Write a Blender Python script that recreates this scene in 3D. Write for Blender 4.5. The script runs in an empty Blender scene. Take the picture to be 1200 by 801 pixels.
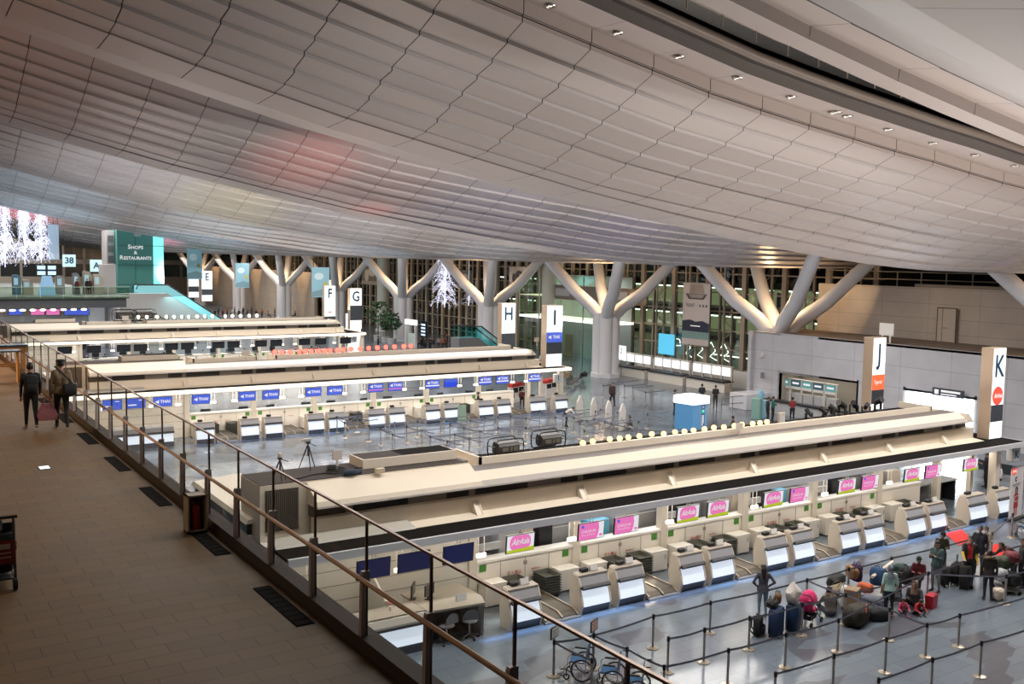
import bpy, math, random
import numpy as np
from mathutils import Vector, Matrix
random.seed(7)
SC = bpy.context.scene
COL = SC.collection
PI = math.pi
# ------------------------------------------------------------------ camera (35 mm lens, slight downward pitch and roll)
YAW, PITCH, ROLL, FPX, CAMZ = 0.581447521, -0.0868697922, 0.0170091534, 1158.7338, 11.0
_f = Vector((math.sin(YAW)*math.cos(PITCH), math.cos(YAW)*math.cos(PITCH), math.sin(PITCH)))
_r0 = Vector((math.cos(YAW), -math.sin(YAW), 0)); _u0 = _r0.cross(_f)
_r = _r0*math.cos(ROLL)+_u0*math.sin(ROLL); _u = -_r0*math.sin(ROLL)+_u0*math.cos(ROLL)
cam = bpy.data.cameras.new('camera'); camo = bpy.data.objects.new('camera', cam); COL.objects.link(camo)
cam.sensor_width = 36; cam.lens = FPX/1200*36; cam.clip_end = 600
camo.matrix_world = Matrix(((_r.x, _u.x, -_f.x, 0), (_r.y, _u.y, -_f.y, 0), (_r.z, _u.z, -_f.z, CAMZ), (0, 0, 0, 1)))
SC.camera = camo
# surveying helpers: where a sight line of the photograph meets a known plane of the building
def _ray(px, py): return _r*((px-600)/FPX) - _u*((py-400.5)/FPX) + _f
def gz(px, py, z=0.0):
    d = _ray(px, py); return Vector((0, 0, CAMZ)) + d*((z-CAMZ)/d.z)
def gx(px, py, X):
    d = _ray(px, py); return Vector((0, 0, CAMZ)) + d*(X/d.x)
def gy(px, py, Y):
    d = _ray(px, py); return Vector((0, 0, CAMZ)) + d*(Y/d.y)
# ------------------------------------------------------------------ materials
_M = {}
def mat(name, col, rough=.5, metal=0., emit=0., ecol=None, noise=0., nscale=8., spec=None):
    if name in _M: return _M[name]
    m = bpy.data.materials.new(name); m.use_nodes = True
    nt = m.node_tree; b = nt.nodes['Principled BSDF']
    c = (*col, 1)
    b.inputs['Base Color'].default_value = c
    b.inputs['Roughness'].default_value = rough; b.inputs['Metallic'].default_value = metal
    if spec is not None: b.inputs['Specular IOR Level'].default_value = spec
    if emit:
        b.inputs['Emission Color'].default_value = (*(ecol or col), 1); b.inputs['Emission Strength'].default_value = emit
    if noise:
        tc = nt.nodes.new('ShaderNodeTexCoord'); n = nt.nodes.new('ShaderNodeTexNoise'); n.inputs['Scale'].default_value = nscale
        n.inputs['Detail'].default_value = 4
        mx = nt.nodes.new('ShaderNodeMix'); mx.data_type = 'RGBA'
        mx.inputs[6].default_value = tuple(max(0, x*(1-noise)) for x in col)+(1,)
        mx.inputs[7].default_value = tuple(min(1, x*(1+noise)) for x in col)+(1,)
        nt.links.new(tc.outputs['Object'], n.inputs['Vector']); nt.links.new(n.outputs['Fac'], mx.inputs[0])
        nt.links.new(mx.outputs[2], b.inputs['Base Color'])
    _M[name] = m; return m
def brick_mat(name, c1, c2, cm, w, h, mort, rough, rrange=0., scale=1., offset=.5, rot=0., bump=.0):
    m = bpy.data.materials.new(name); m.use_nodes = True; nt = m.node_tree; b = nt.nodes['Principled BSDF']
    tc = nt.nodes.new('ShaderNodeTexCoord'); mp = nt.nodes.new('ShaderNodeMapping'); mp.inputs['Rotation'].default_value = (0, 0, rot)
    br = nt.nodes.new('ShaderNodeTexBrick'); br.offset = offset
    br.inputs['Color1'].default_value = (*c1, 1); br.inputs['Color2'].default_value = (*c2, 1); br.inputs['Mortar'].default_value = (*cm, 1)
    br.inputs['Scale'].default_value = 1; br.inputs['Brick Width'].default_value = w; br.inputs['Row Height'].default_value = h
    br.inputs['Mortar Size'].default_value = mort; br.inputs['Bias'].default_value = -.2
    n = nt.nodes.new('ShaderNodeTexNoise'); n.inputs['Scale'].default_value = .6; n.inputs['Detail'].default_value = 5
    mx = nt.nodes.new('ShaderNodeMix'); mx.data_type = 'RGBA'; mx.blend_type = 'MULTIPLY'; mx.inputs[0].default_value = .5
    rp = nt.nodes.new('ShaderNodeMapRange'); rp.inputs[3].default_value = .55; rp.inputs[4].default_value = 1.35
    L = nt.links.new
    L(tc.outputs['Object'], mp.inputs['Vector']); L(mp.outputs['Vector'], br.inputs['Vector']); L(tc.outputs['Object'], n.inputs['Vector'])
    L(n.outputs['Fac'], rp.inputs[0]); L(br.outputs['Color'], mx.inputs[6]); L(rp.outputs[0], mx.inputs[7]); L(mx.outputs[2], b.inputs['Base Color'])
    b.inputs['Roughness'].default_value = rough
    if rrange:
        r2 = nt.nodes.new('ShaderNodeMapRange'); r2.inputs[3].default_value = rough-rrange; r2.inputs[4].default_value = rough+rrange
        L(n.outputs['Fac'], r2.inputs[0]); L(r2.outputs[0], b.inputs['Roughness'])
    if bump:
        bp = nt.nodes.new('ShaderNodeBump'); bp.inputs['Strength'].default_value = bump; bp.inputs['Distance'].default_value = .01; bp.invert = True
        L(br.outputs['Fac'], bp.inputs['Height']); L(bp.outputs['Normal'], b.inputs['Normal'])
    _M[name] = m; return m
def glass_mat(name, tint, refl, rough=.02):
    m = bpy.data.materials.new(name); m.use_nodes = True; nt = m.node_tree; nt.nodes.clear()
    o = nt.nodes.new('ShaderNodeOutputMaterial'); t = nt.nodes.new('ShaderNodeBsdfTransparent'); g = nt.nodes.new('ShaderNodeBsdfGlossy')
    t.inputs[0].default_value = (*tint, 1); g.inputs['Roughness'].default_value = rough
    fr = nt.nodes.new('ShaderNodeLayerWeight'); fr.inputs[0].default_value = .25
    mr = nt.nodes.new('ShaderNodeMapRange'); mr.inputs[3].default_value = refl*.5; mr.inputs[4].default_value = min(1, refl*5)
    mx = nt.nodes.new('ShaderNodeMixShader'); L = nt.links.new
    L(fr.outputs['Facing'], mr.inputs[0]); L(mr.outputs[0], mx.inputs[0]); L(t.outputs[0], mx.inputs[1]); L(g.outputs[0], mx.inputs[2]); L(mx.outputs[0], o.inputs[0])
    _M[name] = m; return m
WHITE = mat('warm white paint', (.80, .705, .58), .45, noise=.04, nscale=1.5)
PANELW = mat('counter white', (.74, .69, .62), .4)
GREYW = mat('cool grey cladding', (.52, .50, .50), .45)
FASC = mat('fascia grey', (.62, .63, .66), .35)
BLACK = mat('black roof felt', (.010, .009, .009), 1., noise=.3, nscale=3, spec=.1)
BROWNF = mat('brown roof felt', (.045, .034, .03), .9, noise=.2, nscale=4)
DARK = mat('dark grey metal', (.035, .035, .04), .4, .4)
DGREY = mat('mid grey plastic', (.16, .16, .17), .5)
LGREY = mat('light grey plastic', (.42, .42, .43), .45)
STEEL = mat('brushed steel', (.45, .43, .42), .32, .9)
BRONZE = mat('bronze steel', (.20, .14, .10), .3, .85)
KERB = mat('brown kerb metal', (.034, .021, .016), .7, .0, spec=.2, noise=.15, nscale=2)
PILLAR = mat('pillar beige', (.62, .56, .48), .4)
SIDE = mat('counter beige side', (.60, .53, .44), .4)
SOFF = mat('soffit white', (.8, .77, .72), .5)
BELT = mat('conveyor rubber', (.075, .062, .048), .6, noise=.2, nscale=5)
RUBBER = mat('black rubber', (.012, .012, .012), .6)
CARPET = mat('charcoal carpet', (.05, .052, .06), .95, noise=.2, nscale=20)
LITW = mat('lit counter front', (.5, .55, .62), .4, 0, .72, (.78, .87, 1))
LIGHT = mat('lamp diffuser', (1, .95, .85), .4, 0, 3, (1, .90, .74))
STRIPL = mat('canopy light strip', (.8, .72, .6), .4, 0, 1.3, (1, .86, .68))
SIGNW = mat('lit sign white', (.7, .7, .7), .4, 0, .95, (.95, .98, 1))
SIGNSIDE = mat('sign bronze side', (.50, .38, .28), .4, .2)
NAVY = mat('sign letter navy', (.01, .05, .10), .5)
CHAR = mat('sign charcoal panel', (.05, .06, .075), .5)
SCRD = mat('dark screen', (.015, .017, .022), .25)
SCRN = mat('navy idle screen', (.012, .014, .06), .35, 0, .35, (.02, .025, .12))
SCRPINK = mat('pink screen', (.25, .03, .12), .3, 0, .85, (.86, .20, .52))
SCRW = mat('white screen', (.3, .3, .3), .3, 0, .78, (.92, .9, .95))
SCRLIME = mat('lime screen', (.2, .23, .0), .3, 0, .72, (.55, .66, .02))
SCRBLUE = mat('blue screen', (.02, .04, .2), .3, 0, .85, (.07, .13, .68))
SCRBLUED = mat('deep blue screen', (.02, .04, .45), .3, 0, .9, (.02, .05, .5))
TXTW = mat('white lettering', (.6, .6, .6), .4, 0, .85)
TXTRED = mat('red lettering', (.5, .04, .03), .5)
TXTGREY = mat('grey lettering', (.14, .14, .16), .5)
REDLIT = mat('red lit sign', (.75, .06, .04), .4, 0, .7, (.85, .09, .05))
ORANGEL = mat('orange lit sign', (.8, .12, .04), .4, 0, .75, (.9, .14, .05))
GREENS = mat('green safety sign', (.06, .22, .03), .5)
TRAY = mat('grey tray plastic', (.09, .09, .075), .6)
GLASS = glass_mat('balustrade glass', (.93, .95, .93), .04)
GLASSG = glass_mat('green tinted glass', (.52, .66, .55), .09)
GLASSF = glass_mat('facade glass', (.50, .56, .52), .10)
GLASSC = glass_mat('cyan glass', (.35, .8, .82), .08)
SKIN = mat('skin', (.50, .30, .21), .55)
SKIND = mat('tan skin', (.36, .20, .13), .55)
HAIRM = mat('black hair', (.010, .008, .008), .5)
EYEM = mat('eye dark', (.01, .008, .006), .3)
LIPM = mat('lips', (.36, .12, .10), .5)
BULB = mat('warm bulb', (1, .75, .45), .4, 0, 2.2, (1, .58, .22))
BULBR = mat('red bulb', (1, .1, .08), .4, 0, 5, (1, .07, .05))
BULBW = mat('cool bulb', (1, .95, .85), .4, 0, 3, (1, .93, .8))
LED = mat('led string white', (.5, .5, .6), .4, 0, 1.15, (.78, .80, 1))
REDMAT = mat('red carpet mat', (.55, .03, .025), .9, noise=.1, nscale=30)
BLUESUIT = mat('blue suitcase shell', (.006, .028, .085), .5)
def cloth(c, n=None): return mat(n or 'cloth %.3f %.3f %.3f' % c, c, .85, noise=.18, nscale=14)
# ------------------------------------------------------------------ mesh builder
class MB:
    def __init__(s): s.v, s.f, s.m = [], [], []
    def poly(s, pts, mi=0):
        n = len(s.v); s.v += [tuple(p) for p in pts]; s.f.append(tuple(range(n, n+len(pts)))); s.m.append(mi); return s
    def box(s, x0, y0, z0, x1, y1, z1, mi=0):
        n = len(s.v)
        s.v += [(x0, y0, z0), (x1, y0, z0), (x1, y1, z0), (x0, y1, z0), (x0, y0, z1), (x1, y0, z1), (x1, y1, z1), (x0, y1, z1)]
        for q in ((0, 3, 2, 1), (4, 5, 6, 7), (0, 1, 5, 4), (1, 2, 6, 5), (2, 3, 7, 6), (3, 0, 4, 7)):
            s.f.append(tuple(n+i for i in q)); s.m.append(mi)
        return s
    def rbox(s, x0, y0, z0, x1, y1, z1, c=.02, mi=0):
        "box with chamfered vertical edges and top"
        def ring(d, z): return [(x0+d+c, y0+d, z), (x1-d-c, y0+d, z), (x1-d, y0+d+c, z), (x1-d, y1-d-c, z), (x1-d-c, y1-d, z), (x0+d+c, y1-d, z), (x0+d, y1-d-c, z), (x0+d, y0+d+c, z)]
        return s.loft([ring(c*.7, z0), ring(0, z0+c), ring(0, z1-c), ring(c*.7, z1)], mi)
    def loft(s, rings, mi=0, caps=True, closed=True):
        n0 = len(s.v); k = len(rings[0])
        for r in rings: s.v += [tuple(p) for p in r]
        for i in range(len(rings)-1):
            for j in range(k if closed else k-1):
                a = n0+i*k+j; b = n0+i*k+(j+1) % k
                s.f.append((a, b, b+k, a+k)); s.m.append(mi)
        if caps and closed:
            s.f.append(tuple(n0+j for j in reversed(range(k)))); s.m.append(mi)
            e = n0+(len(rings)-1)*k; s.f.append(tuple(e+j for j in range(k))); s.m.append(mi)
        return s
    def cyl(s, p0, p1, r0, r1=None, n=10, mi=0, caps=True):
        r1 = r0 if r1 is None else r1
        p0, p1 = Vector(p0), Vector(p1); d = (p1-p0)
        if d.length < 1e-6: return s
        d.normalize(); a = d.orthogonal().normalized(); b = d.cross(a)
        R = lambda p, r: [p + a*(r*math.cos(2*PI*i/n)) + b*(r*math.sin(2*PI*i/n)) for i in range(n)]
        return s.loft([R(p0, r0), R(p1, r1)], mi, caps)
    def tube(s, pts, r, n=6, mi=0):
        P = [Vector(p) for p in pts]; rings = []
        rr = r if isinstance(r, (list, tuple)) else [r]*len(P)
        a = None
        for i, p in enumerate(P):
            d = (P[min(i+1, len(P)-1)]-P[max(i-1, 0)]).normalized()
            a = d.orthogonal().normalized() if a is None else (a-d*a.dot(d)).normalized()
            b = d.cross(a)
            rings.append([p+a*(rr[i]*math.cos(2*PI*j/n))+b*(rr[i]*math.sin(2*PI*j/n)) for j in range(n)])
        return s.loft(rings, mi)
    def prism(s, prof, x0, x1, mi=0):
        "closed (y,z) profile swept along x"
        return s.loft([[(x0, y, z) for y, z in prof], [(x1, y, z) for y, z in prof]], mi)
    def prismy(s, prof, y0, y1, mi=0):
        return s.loft([[(x, y0, z) for x, z in prof], [(x, y1, z) for x, z in prof]], mi)
    def prismz(s, prof, z0, z1, mi=0):
        return s.loft([[(x, y, z0) for x, y in prof], [(x, y, z1) for x, y in prof]], mi)
    def sph(s, c, r, n=12, m=8, mi=0):
        if not isinstance(r, (tuple, list)): r = (r, r, r)
        rings = []
        for i in range(1, m):
            t = PI*i/m
            rings.append([(c[0]+r[0]*math.sin(t)*math.cos(2*PI*j/n), c[1]+r[1]*math.sin(t)*math.sin(2*PI*j/n), c[2]-r[2]*math.cos(t)) for j in range(n)])
        return s.loft(rings, mi)
    def torus(s, c, ax, R, r, n=24, k=6, mi=0, a0=0., a1=2*PI):
        ax = Vector(ax).normalized(); a = ax.orthogonal().normalized(); b = ax.cross(a); c = Vector(c)
        full = abs(a1-a0-2*PI) < 1e-4
        N = n if full else n+1
        rings = []
        for i in range(N):
            t = a0+(a1-a0)*i/n; d = a*math.cos(t)+b*math.sin(t)
            rings.append([c+d*(R+r*math.cos(2*PI*j/k))+ax*(r*math.sin(2*PI*j/k)) for j in range(k)])
        if full: rings.append(rings[0])
        return s.loft(rings, mi, caps=not full)
    def add(s, o, M=None, dm=0):
        n = len(s.v)
        s.v += [tuple(M @ Vector(p)) for p in o.v] if M else o.v
        s.f += [tuple(n+i for i in q) for q in o.f]; s.m += [x+dm for x in o.m]; return s
    def mesh(s, name, mats):
        me = bpy.data.meshes.new(name); me.from_pydata(s.v, [], s.f)
        if not isinstance(mats, (list, tuple)): mats = [mats]
        for m in mats: me.materials.append(m)
        me.polygons.foreach_set('material_index', s.m); me.update(); return me
    def build(s, name, mats, parent=None, smooth=False, loc=None):
        me = s.mesh(name, mats)
        if smooth:
            me.polygons.foreach_set('use_smooth', [True]*len(me.polygons))
            try: me.set_sharp_from_angle(angle=math.radians(40))
            except Exception: pass
        o = bpy.data.objects.new(name, me); COL.objects.link(o)
        if parent: o.parent = parent
        if loc is not None: o.location = loc
        return o
LABELS = {}
def tag(o, label, cat, group=None, kind=None):
    if len(label.split()) > 16: print('LONG', len(label.split()), label)
    o['label'] = label; o['category'] = cat
    if group: o['group'] = group
    if kind: o['kind'] = kind
    return o
def thing(name, label, cat, loc=(0, 0, 0), rz=0., group=None, kind=None):
    o = bpy.data.objects.new(name, None); COL.objects.link(o); o.empty_display_size = .2
    o.location = loc; o.rotation_euler = (0, 0, rz)
    return tag(o, label, cat, group, kind)
def struct(o): o['kind'] = 'structure'; return o
def dup(root, loc=None, rz=None, label=None, group=None):
    r = root.copy(); COL.objects.link(r)
    if loc is not None: r.location = loc
    if rz is not None: r.rotation_euler = (0, 0, rz)
    if label: r['label'] = label
    if group: r['group'] = group
    for ch in list(root.children):
        c = ch.copy(); COL.objects.link(c); c.parent = r
        for g in ch.children:
            d = g.copy(); COL.objects.link(d); d.parent = c
    return r
_fonts = {}
def text(s, size, m, parent, loc, rot=(PI/2, 0, 0), align='CENTER', shear=0., name='lettering', bold=0., sx=1.):
    key = (s, round(size, 3), m.name, align, shear, bold)
    if key not in _fonts:
        c = bpy.data.curves.new(name, 'FONT'); c.body = s; c.size = size; c.align_x = align; c.align_y = 'CENTER'; c.shear = shear; c.offset = bold
        c.extrude = .002; c.resolution_u = 3; c.materials.append(m)
        q = bpy.data.objects.new('tmp', c); COL.objects.link(q); dg = bpy.context.evaluated_depsgraph_get(); dg.update()
        _fonts[key] = bpy.data.meshes.new_from_object(q.evaluated_get(dg)); bpy.data.objects.remove(q)
    o = bpy.data.objects.new(name, _fonts[key]); COL.objects.link(o); o.location = loc; o.rotation_euler = rot; o.scale = (sx, 1, 1)
    if parent: o.parent = parent
    return o
ORD = 'first second third fourth fifth sixth seventh eighth ninth tenth eleventh twelfth thirteenth fourteenth fifteenth sixteenth seventeenth eighteenth nineteenth twentieth'.split()
ORD += ['twenty-' + w for w in ORD[:9]] + ['thirtieth'] + ['thirty-' + w for w in ORD[:9]] + ['fortieth'] + ['forty-' + w for w in ORD[:9]]
def lamp(kind, loc, power, color=(1, 1, 1), size=1., size_y=None, rot=(0, 0, 0), name='lamp', angle=None, blend=.5):
    l = bpy.data.lights.new(name, kind); l.energy = power; l.color = color
    if kind == 'AREA':
        l.shape = 'RECTANGLE'; l.size = size; l.size_y = size_y or size
    elif kind in ('POINT', 'SPOT'): l.shadow_soft_size = size
    if kind == 'SPOT': l.spot_size = angle or 1.; l.spot_blend = blend
    o = bpy.data.objects.new(name, l); COL.objects.link(o); o.location = loc; o.rotation_euler = rot; return o
# ================================================================== THE SETTING
HALLF = brick_mat('polished hall floor', (.150, .185, .222), (.128, .152, .19), (.085, .10, .125), 1.2, .6, .008, .2, .05, offset=.5)
def floor_patches(m):
    'scattered darker mauve tiles, as large angular patches'
    nt = m.node_tree; b = nt.nodes['Principled BSDF']; src = b.inputs['Base Color'].links[0].from_socket; tc = [n for n in nt.nodes if n.type == 'TEX_COORD'][0]
    mp = nt.nodes.new('ShaderNodeMapping'); mp.inputs['Scale'].default_value = (.62, 1.15, 1); mp.inputs['Rotation'].default_value = (0, 0, .15); v = nt.nodes.new('ShaderNodeTexVoronoi'); v.voronoi_dimensions = '2D'; v.distance = 'CHEBYCHEV'; v.inputs['Scale'].default_value = 1.0
    s = nt.nodes.new('ShaderNodeSeparateColor'); g_ = nt.nodes.new('ShaderNodeMath'); g_.operation = 'GREATER_THAN'; g_.inputs[1].default_value = .76
    k = nt.nodes.new('ShaderNodeMath'); k.operation = 'MULTIPLY'; k.inputs[1].default_value = .62; mx = nt.nodes.new('ShaderNodeMix'); mx.data_type = 'RGBA'; mx.inputs[7].default_value = (.068, .062, .075, 1); L = nt.links.new
    L(tc.outputs['Object'], mp.inputs['Vector']); L(mp.outputs['Vector'], v.inputs['Vector']); L(v.outputs['Color'], s.inputs[0]); L(s.outputs[0], g_.inputs[0]); L(g_.outputs[0], k.inputs[0]); L(k.outputs[0], mx.inputs[0]); L(src, mx.inputs[6]); L(mx.outputs[2], b.inputs['Base Color'])
floor_patches(HALLF)
o = MB().poly([(-60, -40, 0), (120, -40, 0), (120, 260, 0), (-60, 260, 0)]).build('floor', HALLF); struct(o)
# deep tinted tiles in the floor pattern: part of the floor material look, laid as thin inlays
DKT = mat('dark floor inlay', (.16, .15, .18), .16)
WZ = 6.45
STONE = brick_mat('brown granite pavers', (.130, .068, .019), (.102, .054, .015), (.032, .019, .008), .62, .31, .006, .62, .08, offset=.5, bump=.25)
o = MB().box(-14, -6, WZ-.5, 4.62, 46, WZ).build('floor_walkway', STONE); struct(o)
# kerb carrying the balustrade
k = MB(); k.prism([(4.6, WZ-.02), (4.6, WZ+.05), (4.62, WZ+.17), (4.86, WZ+.17), (4.9, WZ+.1), (4.9, WZ-.7), (4.6, WZ-.7)], 0, 1)
kb = MB(); kb.loft([[(x, y, z) for x, z in [(4.6, WZ-.02), (4.6, WZ+.05), (4.63, WZ+.17), (4.86, WZ+.17), (4.92, WZ+.1), (4.92, WZ-.7), (4.6, WZ-.7)]] for y in (-6, 46)])
o = kb.build('trim_1', KERB); struct(o); o['label'] = 'brown metal kerb under the glass balustrade'
o = MB().box(-14, -6, WZ-1.1, 4.9, 46, WZ-.5).build('trim_2', mat('walkway underside', (.3, .28, .26), .6)); struct(o)

# ---------------------------------------------------------------- ceiling: waves of overlapping white panels, one wave per column bay
def interp(t, x):
    if x <= t[0][0]: return t[0][1]
    for (a, b), (c, d) in zip(t, t[1:]):
        if x <= c: return b+(d-b)*(x-a)/(c-a)
    return t[-1][1]
ZT = [(-19.02, 22.412), (-12.68, 20.89), (3.55, 17.308), (7.99, 16.199), (12.55, 15.14), (17.12, 14.252), (21.81, 13.377), (26.56, 12.636), (31.32, 11.951), (33.73, 11.666), (36.14, 11.38), (38.48, 11.127), (40.89, 10.937), (44.38, 10.715), (50.72, 10.588), (69.74, 10.556)]
CEILM = mat('ceiling panel', (.47, .425, .412), .42, noise=.03, nscale=.4)
CEILR = mat('ceiling riser', (.27, .245, .24), .55)
CEILB = mat('ceiling void', (.07, .06, .06), .9)
LEDGE = mat('ceiling ledge panel', (.56, .50, .48), .4)
def off(x, d): return -.32*(1-min(1, max(0, (x-22.8)/10.1)))*min(1, max(0, d/.57))
ROWS = [(-7.67, 2.599), (-6.91, 2.187), (-6.09, 1.839), (-5.26, 1.49), (-4.5, 1.205), (-3.74, 0.856), (-2.98, 0.539), (-2.16, 0.19)]
XJ = [round(3.487+2.314*i, 3) for i in range(-8, 28)]
LIP0, BAYP = 31.07, 20.6
def wave(yl, dz0, name, xmax=68, x0i=0):
    m = MB(); xs = [x for x in XJ[x0i:] if x < xmax]
    Z = lambda x, d: interp(ZT, x)+dz0+d+off(x, d)
    def strip(y0, d0, y1, d1, mi, g=.016):
        for a, b in zip(xs, xs[1:]):
            m.poly([(a+g, yl+y0, Z(a, d0)), (a+g, yl+y1, Z(a, d1)), (b-g, yl+y1, Z(b, d1)), (b-g, yl+y0, Z(b, d0))], mi)
    prev = (-8.4, 2.93)
    for (y, d) in ROWS:
        strip(prev[0], prev[1], y, d, 0); strip(y, d, y+.012, d-.11, 1); prev = (y+.012, d-.11)
    strip(prev[0], prev[1], -.57, -.08, 0); strip(-.57, -.08, -.16, -.03, 0); strip(-.16, -.03, 0, .13, 0, .01); strip(0, .13, .1, .45, 1, 0)
    pr = [(-8.43, 3.07)]+[(y, d+.1) for y, d in ROWS]+[(-.13, .16)]
    for a, b in zip(xs, xs[1:]):        # dark void behind the joints
        for (y0, d0), (y1, d1) in zip(pr, pr[1:]): m.poly([(a, yl+y0, Z(a, d0)), (a, yl+y1, Z(a, d1)), (b, yl+y1, Z(b, d1)), (b, yl+y0, Z(b, d0))], 2)
    strip(-8.4, 3.12, -8.4, 2.93, 3); strip(-8.46, 3.12, -8.4, 3.12, 1); strip(-8.46, 3.49, -8.46, 3.12, 3, .013); strip(-9.95, 3.44, -8.46, 3.49, 3, .006)
    bk = [(.1, .45), (2.2, .57), (3.8, 1.2), (5.7, 2.03), (7.6, 2.8), (9.25, 3.1), (10.5, 3.55), (10.5, 4.75), (10.65, 4.75)]
    for (y0, d0), (y1, d1) in zip(bk, bk[1:]): strip(y0, d0, y1, d1, 0, 0)
    o = m.build(name, [CEILM, CEILR, CEILB, LEDGE]); struct(o); return o
for i in range(10): wave(LIP0+BAYP*i, 0 if i == 0 else -.06, 'ceiling' if i == 0 else 'ceiling.%03d' % i, x0i=0 if i == 0 else 2)
# near wave, on this side of the slit: stepped soffits of larger panels
def near_wave():
    m = MB(); Z = lambda x, d: interp(ZT, x)+d
    xs = [1.9+3.55*i for i in range(-5, 20)]
    def strip(y0, d0, y1, d1, mi, g=.02):
        for a, b in zip(xs, xs[1:]): m.poly([(a+g, y0, Z(a, d0)), (a+g, y1, Z(a, d1)), (b-g, y1, Z(b, d1)), (b-g, y0, Z(b, d0))], mi)
    strip(17.75, 2.73, 17.75, 3.55, 1, 0); strip(16.83, 2.63, 17.75, 2.73, 3, .004); strip(16.8, 2.95, 16.83, 2.63, 1, .01)
    strip(15.34, 2.76, 16.8, 2.95, 3); strip(15.28, 2.63, 15.34, 2.76, 1, 0)
    strip(13.44, 2.03, 15.28, 2.63, 4); strip(13.41, 1.9, 13.44, 2.03, 1, 0); strip(11.41, 1.14, 13.41, 1.9, 4); strip(8.88, .63, 11.41, 1.14, 4); strip(3.2, 2.66, 8.88, .63, 4, 0)
    for a, b in zip(xs, xs[1:]):
        for y0, d0, y1, d1 in ((8.9, .85, 13.3, 2.2), (13.3, 2.2, 16.8, 3.1), (16.8, 3.1, 17.75, 3.2)): m.poly([(a, y0, Z(a, d0)), (a, y1, Z(a, d1)), (b, y1, Z(b, d1)), (b, y0, Z(b, d0))], 2)
    o = m.build('ceiling_near', [CEILM, CEILR, CEILB, LEDGE, mat('ceiling near panel', (.50, .49, .50), .45)]); struct(o)
near_wave()
# slit between the two waves: grey beam, round duct, rail wires, bracing, dark glazing
def slit():
    m = MB(); Z = lambda x, d: interp(ZT, x)+d+off(x, d); xs = XJ
    for a, b in zip(xs, xs[1:]):
        q = lambda y0, d0, y1, d1, mi: m.poly([(a, y0, Z(a, d0)), (a, y1, Z(a, d1)), (b, y1, Z(b, d1)), (b, y0, Z(b, d0))], mi)
        q(21.13, 3.44, 21.11, 3.73, 0); q(20.98, 3.73, 21.11, 3.73, 0); q(20.67, 3.81, 20.98, 3.73, 1)
    o = m.build('trim_3', [mat('slit beam grey', (.20, .185, .18), .5), CEILB]); struct(o)
    m = MB(); m.tube([(x, 20.73, Z(x, 3.88)) for x in xs], .146, 10); o = m.build('trim_4', mat('duct brown', (.24, .20, .175), .45), smooth=True); struct(o)
    m = MB()
    for d in (4.25, 4.55, 4.9): m.tube([(x, 20.1, Z(x, d)) for x in xs], .02, 5)
    x = 1.3
    while x < 55: m.cyl((x, 20.1, Z(x, 3.95)), (x, 20.1, Z(x, 5.2)), .022, n=5); x += 1.33
    x = 0
    while x < 55: m.prism([(19.8, Z(x, 4.45)), (18.8, Z(x, 6.3)), (18.5, Z(x, 6.3)), (19.5, Z(x, 4.45))], x, x+.22, 1); x += 2.314
    o = m.build('trim_5', [mat('slit rail', (.5, .42, .34), .5), mat('slit brace', (.16, .14, .13), .6)]); struct(o)
    m = MB()
    for a, b in zip(xs, xs[1:]):
        m.poly([(a, 20.9, Z(a, 4.25)), (a, 18.7, Z(a, 7)), (b, 18.7, Z(b, 7)), (b, 20.9, Z(b, 4.25))]); m.poly([(a, 18.7, Z(a, 7)), (a, 17.7, Z(a, 3.2)), (b, 17.7, Z(b, 3.2)), (b, 18.7, Z(b, 7))])
    o = m.build('window_1', mat('night skylight', (.012, .013, .015), .2)); struct(o)
slit()
# downlights let into the ledge soffit
DLR = mat('downlight ring', (.55, .53, .5), .25, .8)
for i, (px, py) in enumerate([(645, 6), (724, 38), (796, 66), (864.5, 90.5), (927.5, 113), (979, 131), (993, 135.5), (1041, 151), (1093.5, 167), (1143, 181), (1189.5, 193.5)]):
    d = _ray(px, py); best = None
    for k in range(140):            # walk the sight line along the soffit
        yy = 21.2+.01*k; p = gy(px, py, yy); z = interp(ZT, p.x)+off(p.x, 3)+3.44+.05*(yy-21.1)/1.5
        if best is None or abs(z-p.z) < best[0]: best = (abs(z-p.z), p, z)
    p = best[1]; z = best[2]
    r = .21 if i == 5 else .15
    t = thing('ceiling_downlight', 'recessed ceiling downlight on the ledge beside the roof slit, %s from the left' % ORD[i], 'ceiling light', (p.x, p.y, z-.02), 0, 'downlights along the roof slit')
    MB().torus((0, 0, 0), (0, 0, 1), r, .03, 20, 6).build('trim_ring', DLR, t, True)
    MB().cyl((0, 0, .02), (0, 0, .035), r-.02, n=16).build('reflector', mat('downlight dim', (.4, .4, .4), .2, .6), t)
    MB().sph((0, 0, .0), (.06, .06, .03), 10, 6).build('bulb', mat('downlight bulb', (.9, .9, .85), .3, 0, .9, (1, .95, .85)), t, True)

# ---------------------------------------------------------------- walls on the right (beyond the islands)
def clad(name, c, w, h): return brick_mat(name, c, tuple(x*.97 for x in c), tuple(x*.6 for x in c), w, h, .012, .4, .0, offset=0.)
CLAD = clad('white cladding', (.52, .50, .52), 3.4, 1.25)
CLAD2 = clad('beige cladding', (.50, .43, .37), 3.5, 1.0)
def wallx(name, X, segs, m, th=.3, label=None):
    "wall in the plane x = X: boxes (y0,y1,z0,z1); built in local coords so cladding joints run along it"
    b = MB()
    for y0, y1, z0, z1 in segs: b.box(-y1, 0, z0, -y0, -th, z1) if False else b.box(y0, -th, z0, y1, 0, z1)
    o = b.build(name, m, loc=(X, 0, 0)); o.rotation_euler = (0, 0, PI/2); struct(o)
    return o
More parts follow.
